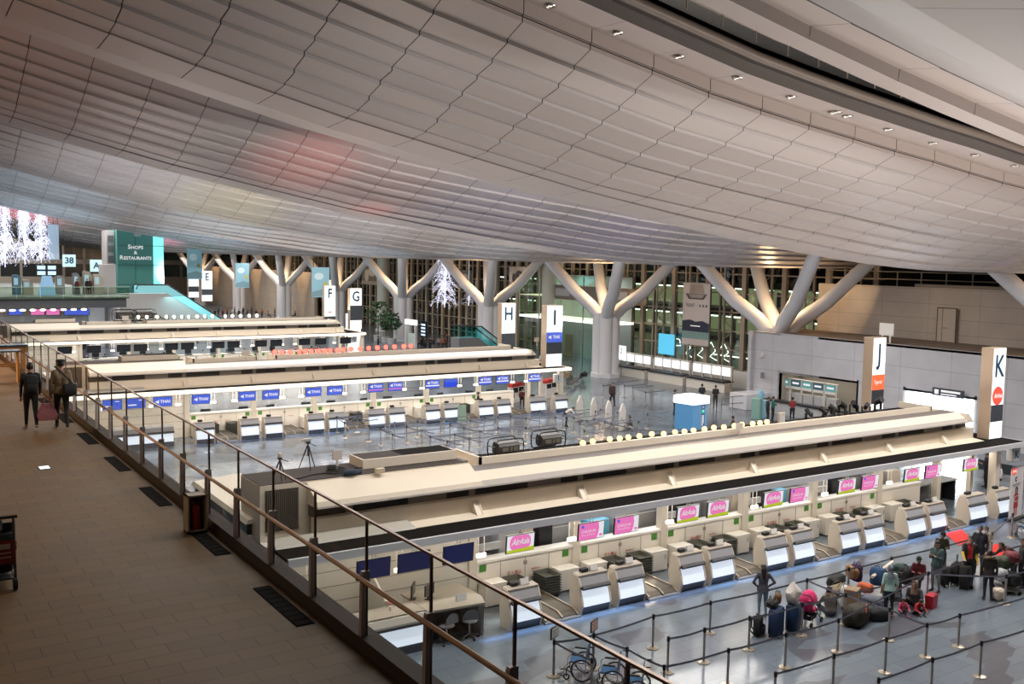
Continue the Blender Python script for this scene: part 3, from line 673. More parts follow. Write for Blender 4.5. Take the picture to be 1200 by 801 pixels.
# ---------------------------------------------------------------- hanging monitors
def monitor_proto(kind, label):
    t = thing('hanging_monitor', label, 'monitor')
    MB().rbox(-.52, .0, -.29, .52, .07, .29, .012).build('housing', DARK, t)
    m = MB()
    for x in (-.07, .05): m.box(x, .03, .28, x+.025, .05, .50)
    m.build('bracket', SOFF, t)
    base = t
    def q(x0, z0, x1, z1, mm, n='screen', y=-.004):
        nonlocal t
        o = MB().poly([(x0, y, z0), (x1, y, z0), (x1, y, z1), (x0, y, z1)]).build(n, mm, t)
        if n == 'screen': t = o
    def rounded(x0, z0, x1, z1, r, y):
        P = []
        for cx, cz, a in ((x1-r, z1-r, 0), (x0+r, z1-r, 90), (x0+r, z0+r, 180), (x1-r, z0+r, 270)):
            for k in range(5): P.append((cx+r*math.cos(math.radians(a+22.5*k)), y, cz+r*math.sin(math.radians(a+22.5*k))))
        return P[::-1]
    if kind == 'air':
        q(-.5, -.27, .5, .27, SCRW)
        m = MB(); m.poly(rounded(-.40, -.20, .38, .262, .19, -.007)); m.build('pink_shape', SCRPINK, t)
        m = MB(); m.poly([(-.5, -.009, -.27), (.5, -.009, -.27), (.5, -.009, -.14), (.1, -.009, -.165), (-.5, -.009, -.19)]); m.build('lime_band', SCRLIME, t)
        text('AirAsia', .27, TXTW, t, (-.01, -.014, .05), shear=.35, bold=.006, sx=.80)
    elif kind == 'check':
        q(-.5, -.27, .5, .27, SCRW)
        m = MB(); m.poly([(-.5, -.007, -.27), (.22, -.007, -.27), (.29, -.007, -.1), (.31, -.007, .08), (.27, -.007, .27), (-.5, -.007, .27)]); m.build('pink_shape', SCRPINK, t)
        text('CHECK-IN', .125, TXTW, t, (-.12, -.014, -.0)); text('チェックイン', .09, TXTW, t, (-.12, -.014, -.12))
        m = MB(); m.sph((-.36, -.008, .17), (.055, .006, .055), 14, 8); m.build('round_badge', SCRBLUE, t)
        m = MB(); m.sph((.39, -.008, -.17), (.07, .006, .045), 14, 8); m.build('pink_badge', SCRPINK, t)
    elif kind.startswith('thai'):
        q(-.5, -.27, .5, .27, SCRBLUE)
        if kind == 'thaid': q(-.5, -.27, .5, .08, SCRBLUED, 'lower_band', -.007)
        if kind == 'thaiw': q(-.5, -.14, .5, -.06, SCRW, 'white_band', -.007); q(-.5, -.2, .5, -.14, SCRPINK if kind == 'thaip' else SCRBLUED, 'lower_band', -.008)
        if kind == 'thaip': q(-.5, -.16, .5, -.1, SCRPINK, 'pink_band', -.007)
        if kind in ('thai', 'thaiw', 'thaip'):
            dz = 0 if kind == 'thai' else .09
            text('THAI', .25, TXTW, t, (.13, -.014, dz), bold=.004)
            m = MB(); m.poly([(-.42, -.012, dz), (-.2, -.012, dz+.12), (-.24, -.012, dz+.02), (-.14, -.012, dz), (-.24, -.012, dz-.02), (-.2, -.012, dz-.12)][::-1]); m.build('orchid_mark', TXTW, t)
        if kind == 'thaib':
            q(-.42, -.12, .02, -.05, TXTW, 'printed_line', -.012); q(.14, .15, .36, .20, TXTW, 'printed_line', -.012)
    elif kind == 'dark': q(-.5, -.27, .5, .27, SCRD)
    elif kind == 'navy': q(-.5, -.27, .5, .27, SCRN)
    return base
def hang(kinds, xs, Y0, z, words, sc=1.):
    protos = {}
    for i, (k, x) in enumerate(zip(kinds, xs)):
        lab = words(k, i)
        if k not in MON: MON[k] = monitor_proto(k, lab); o = MON[k]
        else: o = dup(MON[k], label=lab)
        o.location = (x, Y0+.72, z); o.rotation_euler = (math.radians(4), 0, 0); o['group'] = 'monitors hanging from the canopy at y %d' % Y0 if False else GRP; o.scale = (sc, 1, sc)
MON = {}
MX = [11.5, 12.75, 14.2, 16.35, 19.05, 20.5, 23.2, 24.62, 27.4, 28.8, 31.5, 32.9, 35.6, 37.0, 39.7]
GRP = 'monitors along the nearest island'
DSC = {'air': 'monitor with white logo on pink and lime', 'check': 'monitor with a pink check-in notice', 'navy': 'blank navy monitor', 'thai': 'blue monitor with large white airline name', 'thaib': 'deep blue monitor with small white text',
       'thaiw': 'blue monitor with airline name over a white band', 'thaip': 'blue monitor with airline name over a pink band', 'thaid': 'blue monitor with darker lower half', 'dark': 'blank black monitor'}
hang(['navy']*3+['air', 'check', 'check', 'air', 'air', 'air', 'check', 'air', 'check', 'air', 'check', 'air'], MX, 23.5, 2.37, lambda k, i: '%s, %s from the left, nearest island' % (DSC[k], ORD[i]), .98)
GRP = 'monitors along the middle island'
hang(['thaib', 'thaib', 'thai', 'thai', 'thai', 'thai', 'thai', 'thai', 'thaip', 'thaip', 'thaiw', 'thaid', 'thaiw', 'thaiw', 'thaiw'], [x-.25 for x in MX], 56.3, 2.47, lambda k, i: '%s, %s from the left, middle island' % (DSC[k], ORD[i]), 1.)
GRP = 'black monitors along the farthest island'
fx = [gy(px, 405, 90.9) for px in (76, 110, 145, 165, 201, 220, 256, 274, 306, 324, 357, 376, 405)]
hang(['dark']*13, [p.x for p in fx], 90.2, 2.35, lambda k, i: '%s, %s from the left along the farthest island' % (DSC[k], ORD[i]), 1.12)
# lit counter-number boxes hanging under the canopies
LB = None
def number_boxes(Y0, z, xs, where):
    global LB
    for i, x in enumerate(xs):
        lab = 'small glowing white lamp box, %s from the left under the %s canopy' % (ORD[i], where)
        if LB is None:
            LB = thing('lamp_box', lab, 'lamp')
            MB().rbox(-.16, -.045, -.06, .16, .045, .06, .015).build('diffuser', LIGHT, LB)
            m = MB(); m.cyl((.1, .0, .08), (.1, .0, .9), .012, n=6); m.cyl((-.1, .0, .08), (-.1, .0, .9), .012, n=6); m.build('rod', SOFF, LB); o = LB
        else: o = dup(LB, label=lab)
        o.location = (x, Y0+1.35, z); o['group'] = 'lamp boxes under the %s canopy' % where
number_boxes(23.5, 1.98, [9.9, 12.6, 15.35, 18.75, 22.95, 27.1, 31.0, 35.0, 38.6], 'nearest')
number_boxes(56.3, 2.15, [gy(px, py, 57.6).x for px, py in [(122, 479), (178, 473), (209, 472), (250, 469), (275, 468), (331, 465), (353, 463), (404, 460), (426, 459), (474, 457), (495, 454), (539, 452), (558, 450), (601, 447.5), (617, 446)]], 'middle')
number_boxes(90.2, 2.1, [gy(px, py, 91.5).x for px, py in [(86, 409), (115, 406), (132, 405), (172, 404), (189, 404), (228, 404), (245, 404), (281, 402), (296, 402), (331, 401), (346, 400), (379, 399), (392, 399)]], 'farthest')
# ---------------------------------------------------------------- left end of the near island: long desk, corner desk, two stools
t = thing('service_desk', 'long service desk with lit white front at the left end of the nearest island', 'service desk', (9.9, 23.55, 0))
m = MB(); m.prism([(.05, 0), (.05, .28), (.95, .28), (.95, 0)], 0, 2.95); m.build('base', mat('counter plinth', (1, 1, 1)), t)
for x in (0, 1.5):
    m = MB(); m.prism([(.0, .28), (.05, .5), (.12, .78), (.2, .78), (.2, .28)], x+.03, x+1.42); m.build('front_panel', LITW, t)
m = MB(); m.prism([(-.02, .78), (-.02, .86), (.3, .86), (.3, .78)], 0, 2.95); m.build('ledge', mat('counter ledge', (1, 1, 1)), t)
m = MB(); m.prism([(.1, .86), (.16, 1.05), (1.0, 1.08), (1.0, .3), (.9, .3), (.9, .86)], 0, 2.95); m.build('desk_top', PANELW, t)
m = MB(); m.box(0, .2, 1.08, 2.95, 1.0, 1.1); m.build('worktop', mat('counter top', (1, 1, 1)), t)
t = thing('corner_desk', 'open grey-topped desk with a computer and two stools in front, beside the long service desk', 'desk', (12.95, 23.55, 0))
m = MB(); m.prismz([(0, .15), (1.75, .0), (1.95, .5), (1.95, 1.9), (0, 1.9)], .98, 1.04); m.build('desk_top', mat('counter top', (1, 1, 1)), t)
MB().box(.02, .3, 0, .12, 1.8, .98).build('leg_panel', PANELW, t); MB().prismz([(1.78, .1), (1.9, .5), (1.9, 1.8), (1.8, 1.8), (1.72, .3)], 0, .98).build('leg_panel', PANELW, t); MB().box(.1, 1.5, 0, 1.85, 1.55, .98).build('modesty_panel', LGREY, t)
for i, (x, lab) in enumerate(((13.55, 'left'), (14.3, 'right'))):
    s = thing('swivel_stool', 'grey swivel chair on castors, %s of the pair at the open corner desk' % lab, 'swivel chair', (x, 23.75, 0), .2-.5*i, 'swivel chairs at the corner desk')
    m = MB(); m.sph((0, 0, .52), (.24, .24, .05), 14, 6); m.build('seat', DGREY, s, True)
    m = MB(); m.loft([[(.25*math.cos(a), -.22-.02*math.sin(a), .62+.0*z) for a in (0, .5, 1, 1.57, 2.1, 2.6, PI)] for z in (0,)] + [[(.27*math.cos(a), -.25, .62+.32*math.sin(a)) for a in (0, .5, 1, 1.57, 2.1, 2.6, PI)]], caps=False, closed=False); m.build('backrest', DGREY, s)
    MB().cyl((0, 0, .1), (0, 0, .5), .03).build('gas_lift', STEEL, s)
    m = MB()
    for k in range(5):
        a = 2*PI*k/5; m.cyl((0, 0, .12), (.27*math.cos(a), .27*math.sin(a), .08), .022, n=6); m.sph((.28*math.cos(a), .28*math.sin(a), .04), .04, 8, 6)
    m.build('castor_base', DARK, s)
def computer(loc, rz, lab):
    t = thing('desktop_monitor', lab, 'computer monitor', loc, rz)
    m = MB(); m.rbox(-.24, -.02, .12, .24, .03, .46, .01); m.build('screen', SCRD, t); m = MB(); m.box(-.03, .02, 0, .03, .06, .3); m.rbox(-.12, -.08, 0, .12, .1, .02, .005); m.build('stand', DARK, t)
computer((13.45, 24.6, 1.04), .5, 'black computer screen on the open corner desk of the nearest island'); computer((13.05, 24.85, 1.04), .9, 'second black computer screen, turned away behind the first on the corner desk')
t = thing('desk_partition', 'low white partition standing behind the long service desk', 'partition', (12.1, 24.7, 0)); m = MB(); m.prism([(0, 0), (0, 1.15), (1.3, 1.95), (1.45, 1.95), (1.45, 0)], 0, .06); m.build('panel', PANELW, t)
MB().box(-.03, -.03, 0, .09, .03, 1.2).build('end_post', SOFF, t)
t = thing('hand_sanitiser', 'small dispenser bottle with blue pump on the long service desk', 'bottle', (10.35, 24.1, 1.1)); m = MB(); m.cyl((0, 0, 0), (0, 0, .14), .045, n=12); m.build('bottle', SOFF, t); m = MB(); m.cyl((0, 0, .14), (0, 0, .2), .015); m.box(-.015, -.06, .19, .015, .02, .21); m.build('pump', mat('pump blue', (.1, .3, .6), .4), t)
t = thing('flower_vase', 'small vase with pink flowers on the long service desk', 'vase', (12.0, 24.2, 1.1)); m = MB(); m.cyl((0, 0, 0), (0, 0, .12), .04, .05); m.build('vase', SOFF, t); m = MB()
for k in range(9): m.sph((.06*math.cos(k*2.1), .06*math.sin(k*2.1), .18+.03*(k % 3)), .035, 8, 5)
m.build('blossom', mat('pink blossom', (.8, .25, .3), .7), t)
t = thing('notice_card', 'white notice card standing on the open corner desk', 'notice card', (14.2, 24.0, 1.04)); MB().prism([(0, 0), (.05, .2), (.06, .2), (.1, 0)], -.17, .17).build('holder', mat('acrylic', (1, 1, 1)), t)
t = thing('notice_card', 'white notice card standing on the long service desk', 'notice card', (10.75, 23.9, 1.1)); MB().prism([(0, 0), (.05, .18), (.06, .18), (.1, 0)], -.17, .17).build('holder', mat('acrylic', (1, 1, 1)), t)
# left end of the middle island: lit desk
t = thing('service_desk', 'service desk with lit white front at the left end of the middle island', 'service desk', (11.0, 56.35, 0))
m = MB(); m.box(0, .1, 0, 3.4, .95, .28); m.build('base', mat('counter plinth', (1, 1, 1)), t)
for x in (0, 1.7): MB().prism([(.0, .28), (.1, .75), (.2, .75), (.2, .28)], x+.03, x+1.65).build('front_panel', LITW, t)
m = MB(); m.box(0, -.02, .75, 3.4, .95, .86); m.build('ledge', mat('counter ledge', (1, 1, 1)), t); MB().box(0, .1, .86, 3.4, .95, 1.1).build('desk_top', mat('card panel', (1, 1, 1)), t)
# pcs and ledge desks on the counters behind
pc = None
for Y0, wh, n in ((56.3, 'middle', 11), (90.2, 'farthest', 9)):
    for i in range(n):
        x = 17.0+2.02*i+.3*(i % 2)
        lab = 'black office computer on the back ledge, %s from the left along the %s island' % (ORD[i], wh)
        if pc is None:
            pc = thing('office_computer', lab, 'computer'); m = MB(); m.rbox(-.3, 0, .1, .3, .06, .5, .02); m.build('screen', SCRD, pc); m = MB(); m.box(-.04, .05, 0, .04, .1, .3); m.rbox(-.3, -.3, 0, .3, .15, .05, .01); m.build('stand', DARK, pc); o = pc
        else: o = dup(pc, label=lab)
        o.location = (x, Y0+3.05 if wh == 'middle' else Y0+2.72, 1.36 if wh != 'middle' else 1.0); o['group'] = 'office computers of the %s island' % wh; o.rotation_euler = (0, 0, .3*((i % 3)-1))
m = MB(); m.box(16, 2.7, .9, 39, 3.5, 1.0); m.box(16, 3.4, 0, 39, 3.45, .9); m.build('office_worktop', SOFF, islandI)
# open office at the right end of the near island
t = thing('office_desk', 'black and grey office desk with open shelves at the right end of the nearest island', 'desk', (38.7, 26.4, 0)); MB().box(0, 0, .98, 3.6, .8, 1.03).build('worktop', LGREY, t); MB().box(0, .1, 0, .08, .8, .98).build('side_panel', DARK, t); MB().box(3.5, .1, 0, 3.6, .8, .98).build('side_panel', DARK, t); m = MB(); m.box(1.5, .05, 0, 2.1, .7, .98); m.build('shelf_unit', LGREY, t)
m = MB(); m.box(1.56, .04, .1, 2.04, .06, .45); m.box(1.56, .04, .52, 2.04, .06, .92); m.build('shelf_opening', RUBBER, t); MB().box(0, .7, 0, 3.6, .75, .98).build('back_panel', DARK, t)
computer((39.7, 26.7, 1.03), .5, 'black computer screen on the office desk at the right end of the nearest island')
# ---------------------------------------------------------------- tall letter signs
def letter_sign(L, x, y, z0, z1, w, d, lab, band=None):
    t = thing('letter_sign', lab, 'sign', (x, y, z0), 0, 'tall lit letter signs on the island roofs')
    h = z1-z0
    MB().rbox(0, 0, 0, w, d, h, .02).build('sign_box', SIGNSIDE, t)
    def q(a, b, m, n, y=-.006, par=t): return MB().poly([(.02, y, a*h), (w-.02, y, a*h), (w-.02, y, b*h), (.02, y, b*h)]).build(n, m, par)
    lo = {'plain': .44, 'top': .24}.get(band, .005)
    face = q(lo, .995, SIGNW, 'face')
    text(L, h*.34, NAVY, face, (w/2, -.02, h*.79), bold=.022*w, sx=.82)
    if band == 'plain': q(.02, .44, CHAR, 'dark_panel')
    if band == 'thai':
        b_ = q(.40, .565, SCRBLUE, 'blue_band', -.01); q(.21, .40, CHAR, 'dark_panel', -.01); text('THAI', .34, TXTW, b_, (w*.62, -.02, h*.485), bold=.006, sx=.8)
        m = MB(); c = h*.485; m.poly([(w*.12, -.018, c), (w*.32, -.018, c+.16), (w*.28, -.018, c+.03), (w*.36, -.018, c), (w*.28, -.018, c-.03), (w*.32, -.018, c-.16)][::-1]); m.build('orchid_mark', TXTW, b_)
    if band == 'air':
        m = MB(); m.sph((w*.5, -.008, h*.475), (w*.42, .008, w*.42), 28, 14); b_ = m.build('red_disc', REDLIT, t); text('AirAsia', .30, TXTW, b_, (w*.5, -.03, h*.475), shear=.35, bold=.004, sx=.72); q(.19, .375, CHAR, 'dark_panel', -.01)
    if band == 'tiger':
        b_ = q(.36, .545, ORANGEL, 'orange_band', -.01); text('Tigerair', .26, TXTW, b_, (w*.48, -.02, h*.455), shear=.1, bold=.003, sx=.8); q(.19, .36, CHAR, 'dark_panel', -.01)
    if band == 'g': q(.22, .58, CHAR, 'dark_panel', -.01)
    if band == 'f':
        q(.06, .22, CHAR, 'dark_panel', -.01); m = MB(); m.prismy([(w*.32, h*.33), (w*.5, h*.30), (w*.68, h*.33), (w*.6, h*.35), (w*.5, h*.335), (w*.4, h*.35)], -.015, -.008); m.build('red_mark', REDLIT, t)
    if band == 'e': q(.2, .4, CHAR, 'dark_panel', -.01)
    return t
letter_sign('K', 42.5, 25.15, 3.06, 7.22, 1.02, .58, 'tall lit letter sign marked K with a red round logo', 'air')
letter_sign('J', 42.3, 31.35, 3.06, 7.22, 1.02, .58, 'tall lit letter sign marked J with an orange band', 'tiger')
p = gy(639.5, 427, 57.75); letter_sign('I', p.x, 57.75, 3.06, 7.5, 1.42, .62, 'tall lit letter sign marked I with a blue airline band', 'thai')
p = gy(583, 402, 65); letter_sign('H', p.x+.35, 65, 3.06, 7.3, 1.3, .6, 'tall lit letter sign marked H with a charcoal lower half', 'plain')
p = gy(407, 385, 93.6); letter_sign('G', p.x+.3, 93.6, 3.2, 7.42, 1.3, .6, 'tall lit letter sign marked G with a charcoal middle', 'g')
p = gy(377, 371, 100.3); letter_sign('F', p.x+.3, 100.3, 3.2, 7.45, 1.3, .6, 'tall lit letter sign marked F with a small red mark', 'f')
p = gy(235, 353, 150); letter_sign('E', p.x+.2, 150, 3.4, 7.95, 1.6, .7, 'tall lit letter sign marked E beside the leftmost blue banner', 'e')
p = gy(221, 349, 158); letter_sign('D', p.x, 158, 3.6, 8, 1.6, .7, 'tall lit letter sign mostly hidden behind the leftmost blue banner', 'e')
def hang_sign(L, x, y, z, lab):
    t = thing('hanging_letter_sign', lab, 'sign', (x, y, z)); MB().rbox(0, 0, 0, .62, .3, .6, .02).build('box', LGREY, t); text(L, .5, NAVY, t, (.31, -.012, .3), bold=.012); MB().cyl((.3, .15, .6), (.3, .15, .85), .03).build('hanger', STEEL, t)
    q = MB().poly([(.03, -.005, .03), (.59, -.005, .03), (.59, -.005, .57), (.03, -.005, .57)]).build('face', mat('hang sign face', (.5, .52, .54), .5), t)
hang_sign('K', 42.7, 24.1, 2.2, 'small grey hanging sign marked K under the right end of the black canopy'); hang_sign('I', 41.2, 57.0, 2.0, 'small hanging sign marked I at the right end of the middle island'); hang_sign('G', 40.6, 91, 2.1, 'small hanging sign marked G at the right end of the farthest island')
# ================================================================== PEOPLE
def _v(*a): return Vector(a)
def body_mesh(J, cols, long_sleeve=True, coat=0., voxel=.02, fem=False, forearm_skin=False, jacket=False):
    caps = []      # (a, b, ra, rb, region)
    S, T, P, F = 0, 1, 2, 3
    c = lambda a, b, ra, rb, rg: caps.append((Vector(a), Vector(b), ra, rb, rg))
    pel, ch, nk, hd = J['pel'], J['ch'], J['nk'], J['hd']
    right = (J['sh'][1]-J['sh'][0]).normalized()
    w = .062 if fem else .075
    for s in (-1, 1):
        c(pel+right*s*.06, pel+(ch-pel)*.45+right*s*w*.8, .115, .10, T if coat else P if False else T)
        c(pel+(ch-pel)*.45+right*s*w*.8, ch+right*s*w, .10, .115, T)
        c(ch+right*s*w, J['sh'][(s+1)//2]+right*(-s)*.03, .11, .075, T)
    c(ch, nk-(nk-ch)*.1, .10, .065, T); c(nk-(nk-ch).normalized()*.02, hd-(hd-nk)*.3, .05, .048, S)
    for i, s in enumerate((-1, 1)):
        c(J['sh'][i], J['el'][i], .06, .046, T); c(J['el'][i], J['wr'][i], .044, .034, S if forearm_skin else T)
        d = (J['wr'][i]-J['el'][i]).normalized(); c(J['wr'][i], J['wr'][i]+d*.05, .032, .034, S)
        c(J['hp'][i], J['kn'][i], .098, .064, P); c(J['kn'][i], J['an'][i], .062, .042, P)
        c(J['an'][i]+_v(0, 0, -.03), J['toe'][i], .045, .036, F); c(J['an'][i]+_v(0, 0, -.03), J['an'][i]+(J['an'][i]-J['toe'][i]).normalized()*.05+_v(0, 0, -.045), .042, .036, F)
    if not coat: c(pel+right*-.06, pel+right*.06, .118, .118, P)
    m = MB()
    for a, b, ra, rb, rg in caps:
        m.cyl(a, b, ra, rb, 10); m.sph(a, ra, 10, 6); m.sph(b, rb, 10, 6)
    hf, hu = J['hf'], J['hu']; hr = hf.cross(hu).normalized()
    HM = Matrix((( hr.x, hf.x, hu.x, hd.x), (hr.y, hf.y, hu.y, hd.y), (hr.z, hf.z, hu.z, hd.z), (0, 0, 0, 1)))
    hm = MB(); hm.sph((0, 0, .01), (.076, .096, .108), 14, 10); hm.sph((0, .035, -.06), (.052, .056, .056), 10, 8); hm.cyl((0, 0, -.1), (0, -.01, -.02), .048, .06, 10); m.add(hm, HM)
    if coat:
        hem = [pel+_v(0, 0, -coat)]
        k = [(pel+(ch-pel)*.3, .15, .115), (pel, .185, .145), (pel+((J['kn'][0]+J['kn'][1])/2-pel)*coat, .205, .165)]
        fwd = _v(0, 1, 0)
        m.loft([[q+right*(a*math.cos(t*2*PI/14))+fwd*(b*math.sin(t*2*PI/14)) for t in range(14)] for q, a, b in k])
    me = m.mesh('tmp', SKIN); ob = bpy.data.objects.new('tmp', me); COL.objects.link(ob)
    md = ob.modifiers.new('r', 'REMESH'); md.mode = 'VOXEL'; md.voxel_size = voxel
    sm = ob.modifiers.new('s', 'SMOOTH'); sm.iterations = 2; sm.factor = .5
    dg = bpy.context.evaluated_depsgraph_get(); dg.update()
    out = bpy.data.meshes.new_from_object(ob.evaluated_get(dg)); bpy.data.objects.remove(ob); bpy.data.meshes.remove(me)
    n = len(out.polygons); cen = np.zeros(n*3); out.polygons.foreach_get('center', cen); cen = cen.reshape(-1, 3)
    best = np.full(n, 9.); reg = np.zeros(n, int)
    def seg(a, b, ra, rb, rg, bias=0):
        nonlocal best, reg
        a = np.array(a); b = np.array(b); ab = b-a; L = max(ab@ab, 1e-9); t = np.clip((cen-a)@ab/L, 0, 1)
        d = np.linalg.norm(cen-(a+t[:, None]*ab), axis=1)-(ra+(rb-ra)*t)-bias
        k = d < best; best[k] = d[k]; reg[k] = rg
    for q in caps: seg(*q)
    seg(hd, hd, .1, .1, S, .0); seg(hd+hf*.035-hu*.06, hd, .055, .09, S)
    if coat:
        lo = pel+((J['kn'][0]+J['kn'][1])/2-pel)*coat
        t = cen[:, 2] > lo.z-.01; d = np.abs(cen[:, 0]-pel.x) < .23
        z = (cen[:, 2] < pel.z+.1) & t & d & (reg == P); reg[z] = T
    if jacket:      # open jacket over the shirt, with contrasting forearms
        dx = np.abs(cen[:, 0]-ch.x); reg[(reg == T) & ((dx > .075) | (cen[:, 1] < ch.y+.04))] = 6
        for i in (0, 1):
            a_, b_ = np.array(J['el'][i]), np.array(J['wr'][i]); ab = b_-a_; tt = np.clip((cen-a_)@ab/(ab@ab), 0, 1); reg[(reg == 6) & (np.linalg.norm(cen-(a_+tt[:, None]*ab), axis=1) < .065)] = 7
    verts = [tuple(v.co) for v in out.vertices]; faces = [tuple(p.vertices) for p in out.polygons]
    bpy.data.meshes.remove(out)
    B = MB(); B.v = verts; B.f = faces; B.m = [int(x) for x in reg]
    e = MB()       # face: eyes, brows, nose, mouth, ears
    for s in (-1, 1):
        e.sph((s*.031, .083, .012), (.013, .010, .008), 8, 6, 4); e.box(s*.031-.017, .086, .030, s*.031+.017, .094, .035, 4); e.sph((s*.078, -.005, -.005), (.012, .022, .03), 8, 6, 0)
    e.loft([[(-.008, .09, .02), (.008, .09, .02), (0, .085, .02)], [(-.016, .088, -.03), (.016, .088, -.03), (0, .118, -.026)], [(-.01, .088, -.038), (.01, .088, -.038), (0, .095, -.038)]], 0)
    e.sph((0, .086, -.058), (.022, .008, .007), 10, 6, 5)
    B.add(e, HM)
    for i, s in enumerate((-1, 1)):     # hands: four unequal bent fingers and a thumb rooted on the palm's side
        w_ = J['wr'][i]; d = (w_-J['el'][i]).normalized(); sd = d.cross(_v(0, 0, 1) if abs(d.z) < .9 else _v(0, 1, 0)).normalized(); cu = J.get('curl', .35)
        nrm = sd.cross(d).normalized()*(1 if i == 0 else 1)
        for f in range(4):
            o_ = w_+d*.065+sd*(.024-.016*f); L = (.072, .08, .076, .058)[f]
            p1 = o_+(d*math.cos(cu)+nrm*math.sin(cu))*L*.5; p2 = p1+(d*math.cos(cu*2.2)+nrm*math.sin(cu*2.2))*L*.5
            B.tube([o_-d*.02, o_, p1, p2], [.010, .010, .009, .007], 5, 0)
        th = w_+d*.025+sd*.03; B.tube([w_+d*.01+sd*.012, th, th+d*.035+sd*.018, th+d*.06+sd*.016+nrm*.01], [.012, .012, .010, .008], 5, 0)
    me = B.mesh('body', cols); me.polygons.foreach_set('use_smooth', [True]*len(me.polygons)); return me, HM
def hair_mesh(style, HM, col, J, col2=None):
    m = MB(); n, k = 16, 10
    def cap(r, c, keep, mi=0):
        q = MB(); q.sph(c, r, n, k)
        fs = [f for f in q.f if keep(sum((Vector(q.v[i]) for i in f), Vector())/len(f))]
        base = len(m.v); m.v += q.v; m.f += [tuple(base+i for i in f) for f in fs]; m.m += [mi]*len(fs)
    if style in ('short', 'cap', 'long', 'bun'):
        cap((.088, .106, .118), (0, -.008, .022), lambda p: not (p.y > .035 and p.z < .055) and p.z > (-.06 if p.y < 0 else .0))
    if style == 'long': m.loft([[(.085*math.cos(t), -.03+.085*math.sin(t)*(1.0), z) for t in np.linspace(PI*.95, PI*2.05, 9)] + [(.06*math.cos(t), -.05+.02*math.sin(t), z) for t in np.linspace(2*PI, PI, 7)] for z in (.05, -.06, -.16, -.27)] + [[(.05*math.cos(t), -.09+.03*math.sin(t), -.34) for t in np.linspace(PI*.95, PI*2.05, 9)] + [(.03*math.cos(t), -.08, -.34) for t in np.linspace(2*PI, PI, 7)]])
    if style == 'bun': m.sph((0, -.11, .05), .045, 10, 8)
    if style == 'cap':
        cap((.096, .112, .112), (0, -.004, .04), lambda p: p.z > .055, 1); m.loft([[(-.08, .07, .06), (-.05, .16, .05), (.05, .16, .05), (.08, .07, .06)], [(-.08, .07, .07), (-.05, .16, .058), (.05, .16, .058), (.08, .07, .07)]], 1)
    if style == 'flat':
        cap((.088, .106, .118), (0, -.008, .022), lambda p: p.y < .02 and -.06 < p.z < .06)
        m.sph((0, .01, .085), (.115, .13, .045), 16, 8, 1)
    if style == 'hijab':
        cap((.098, .115, .128), (0, -.012, .012), lambda p: not (p.y > .06 and abs(p.x) < .062 and -.085 < p.z < .075))
        m.loft([[(a*math.cos(t), -.02+b*math.sin(t), z) for t in np.linspace(0, 2*PI, 15)[:-1]] for z, a, b in ((-.07, .085, .09), (-.14, .09, .095), (-.2, .15, .12), (-.30, .17, .135))], caps=False)
    if style == 'hood':
        cap((.088, .106, .118), (0, -.008, .022), lambda p: not (p.y > .035 and p.z < .055) and p.z > -.06); m.torus((0, -.05, -.15), (0, .3, 1), .12, .05, 18, 8, 1)
    q = MB(); q.add(m, HM); me = q.mesh('hair', [col, col2 or col]); me.polygons.foreach_set('use_smooth', [True]*len(me.polygons)); return me
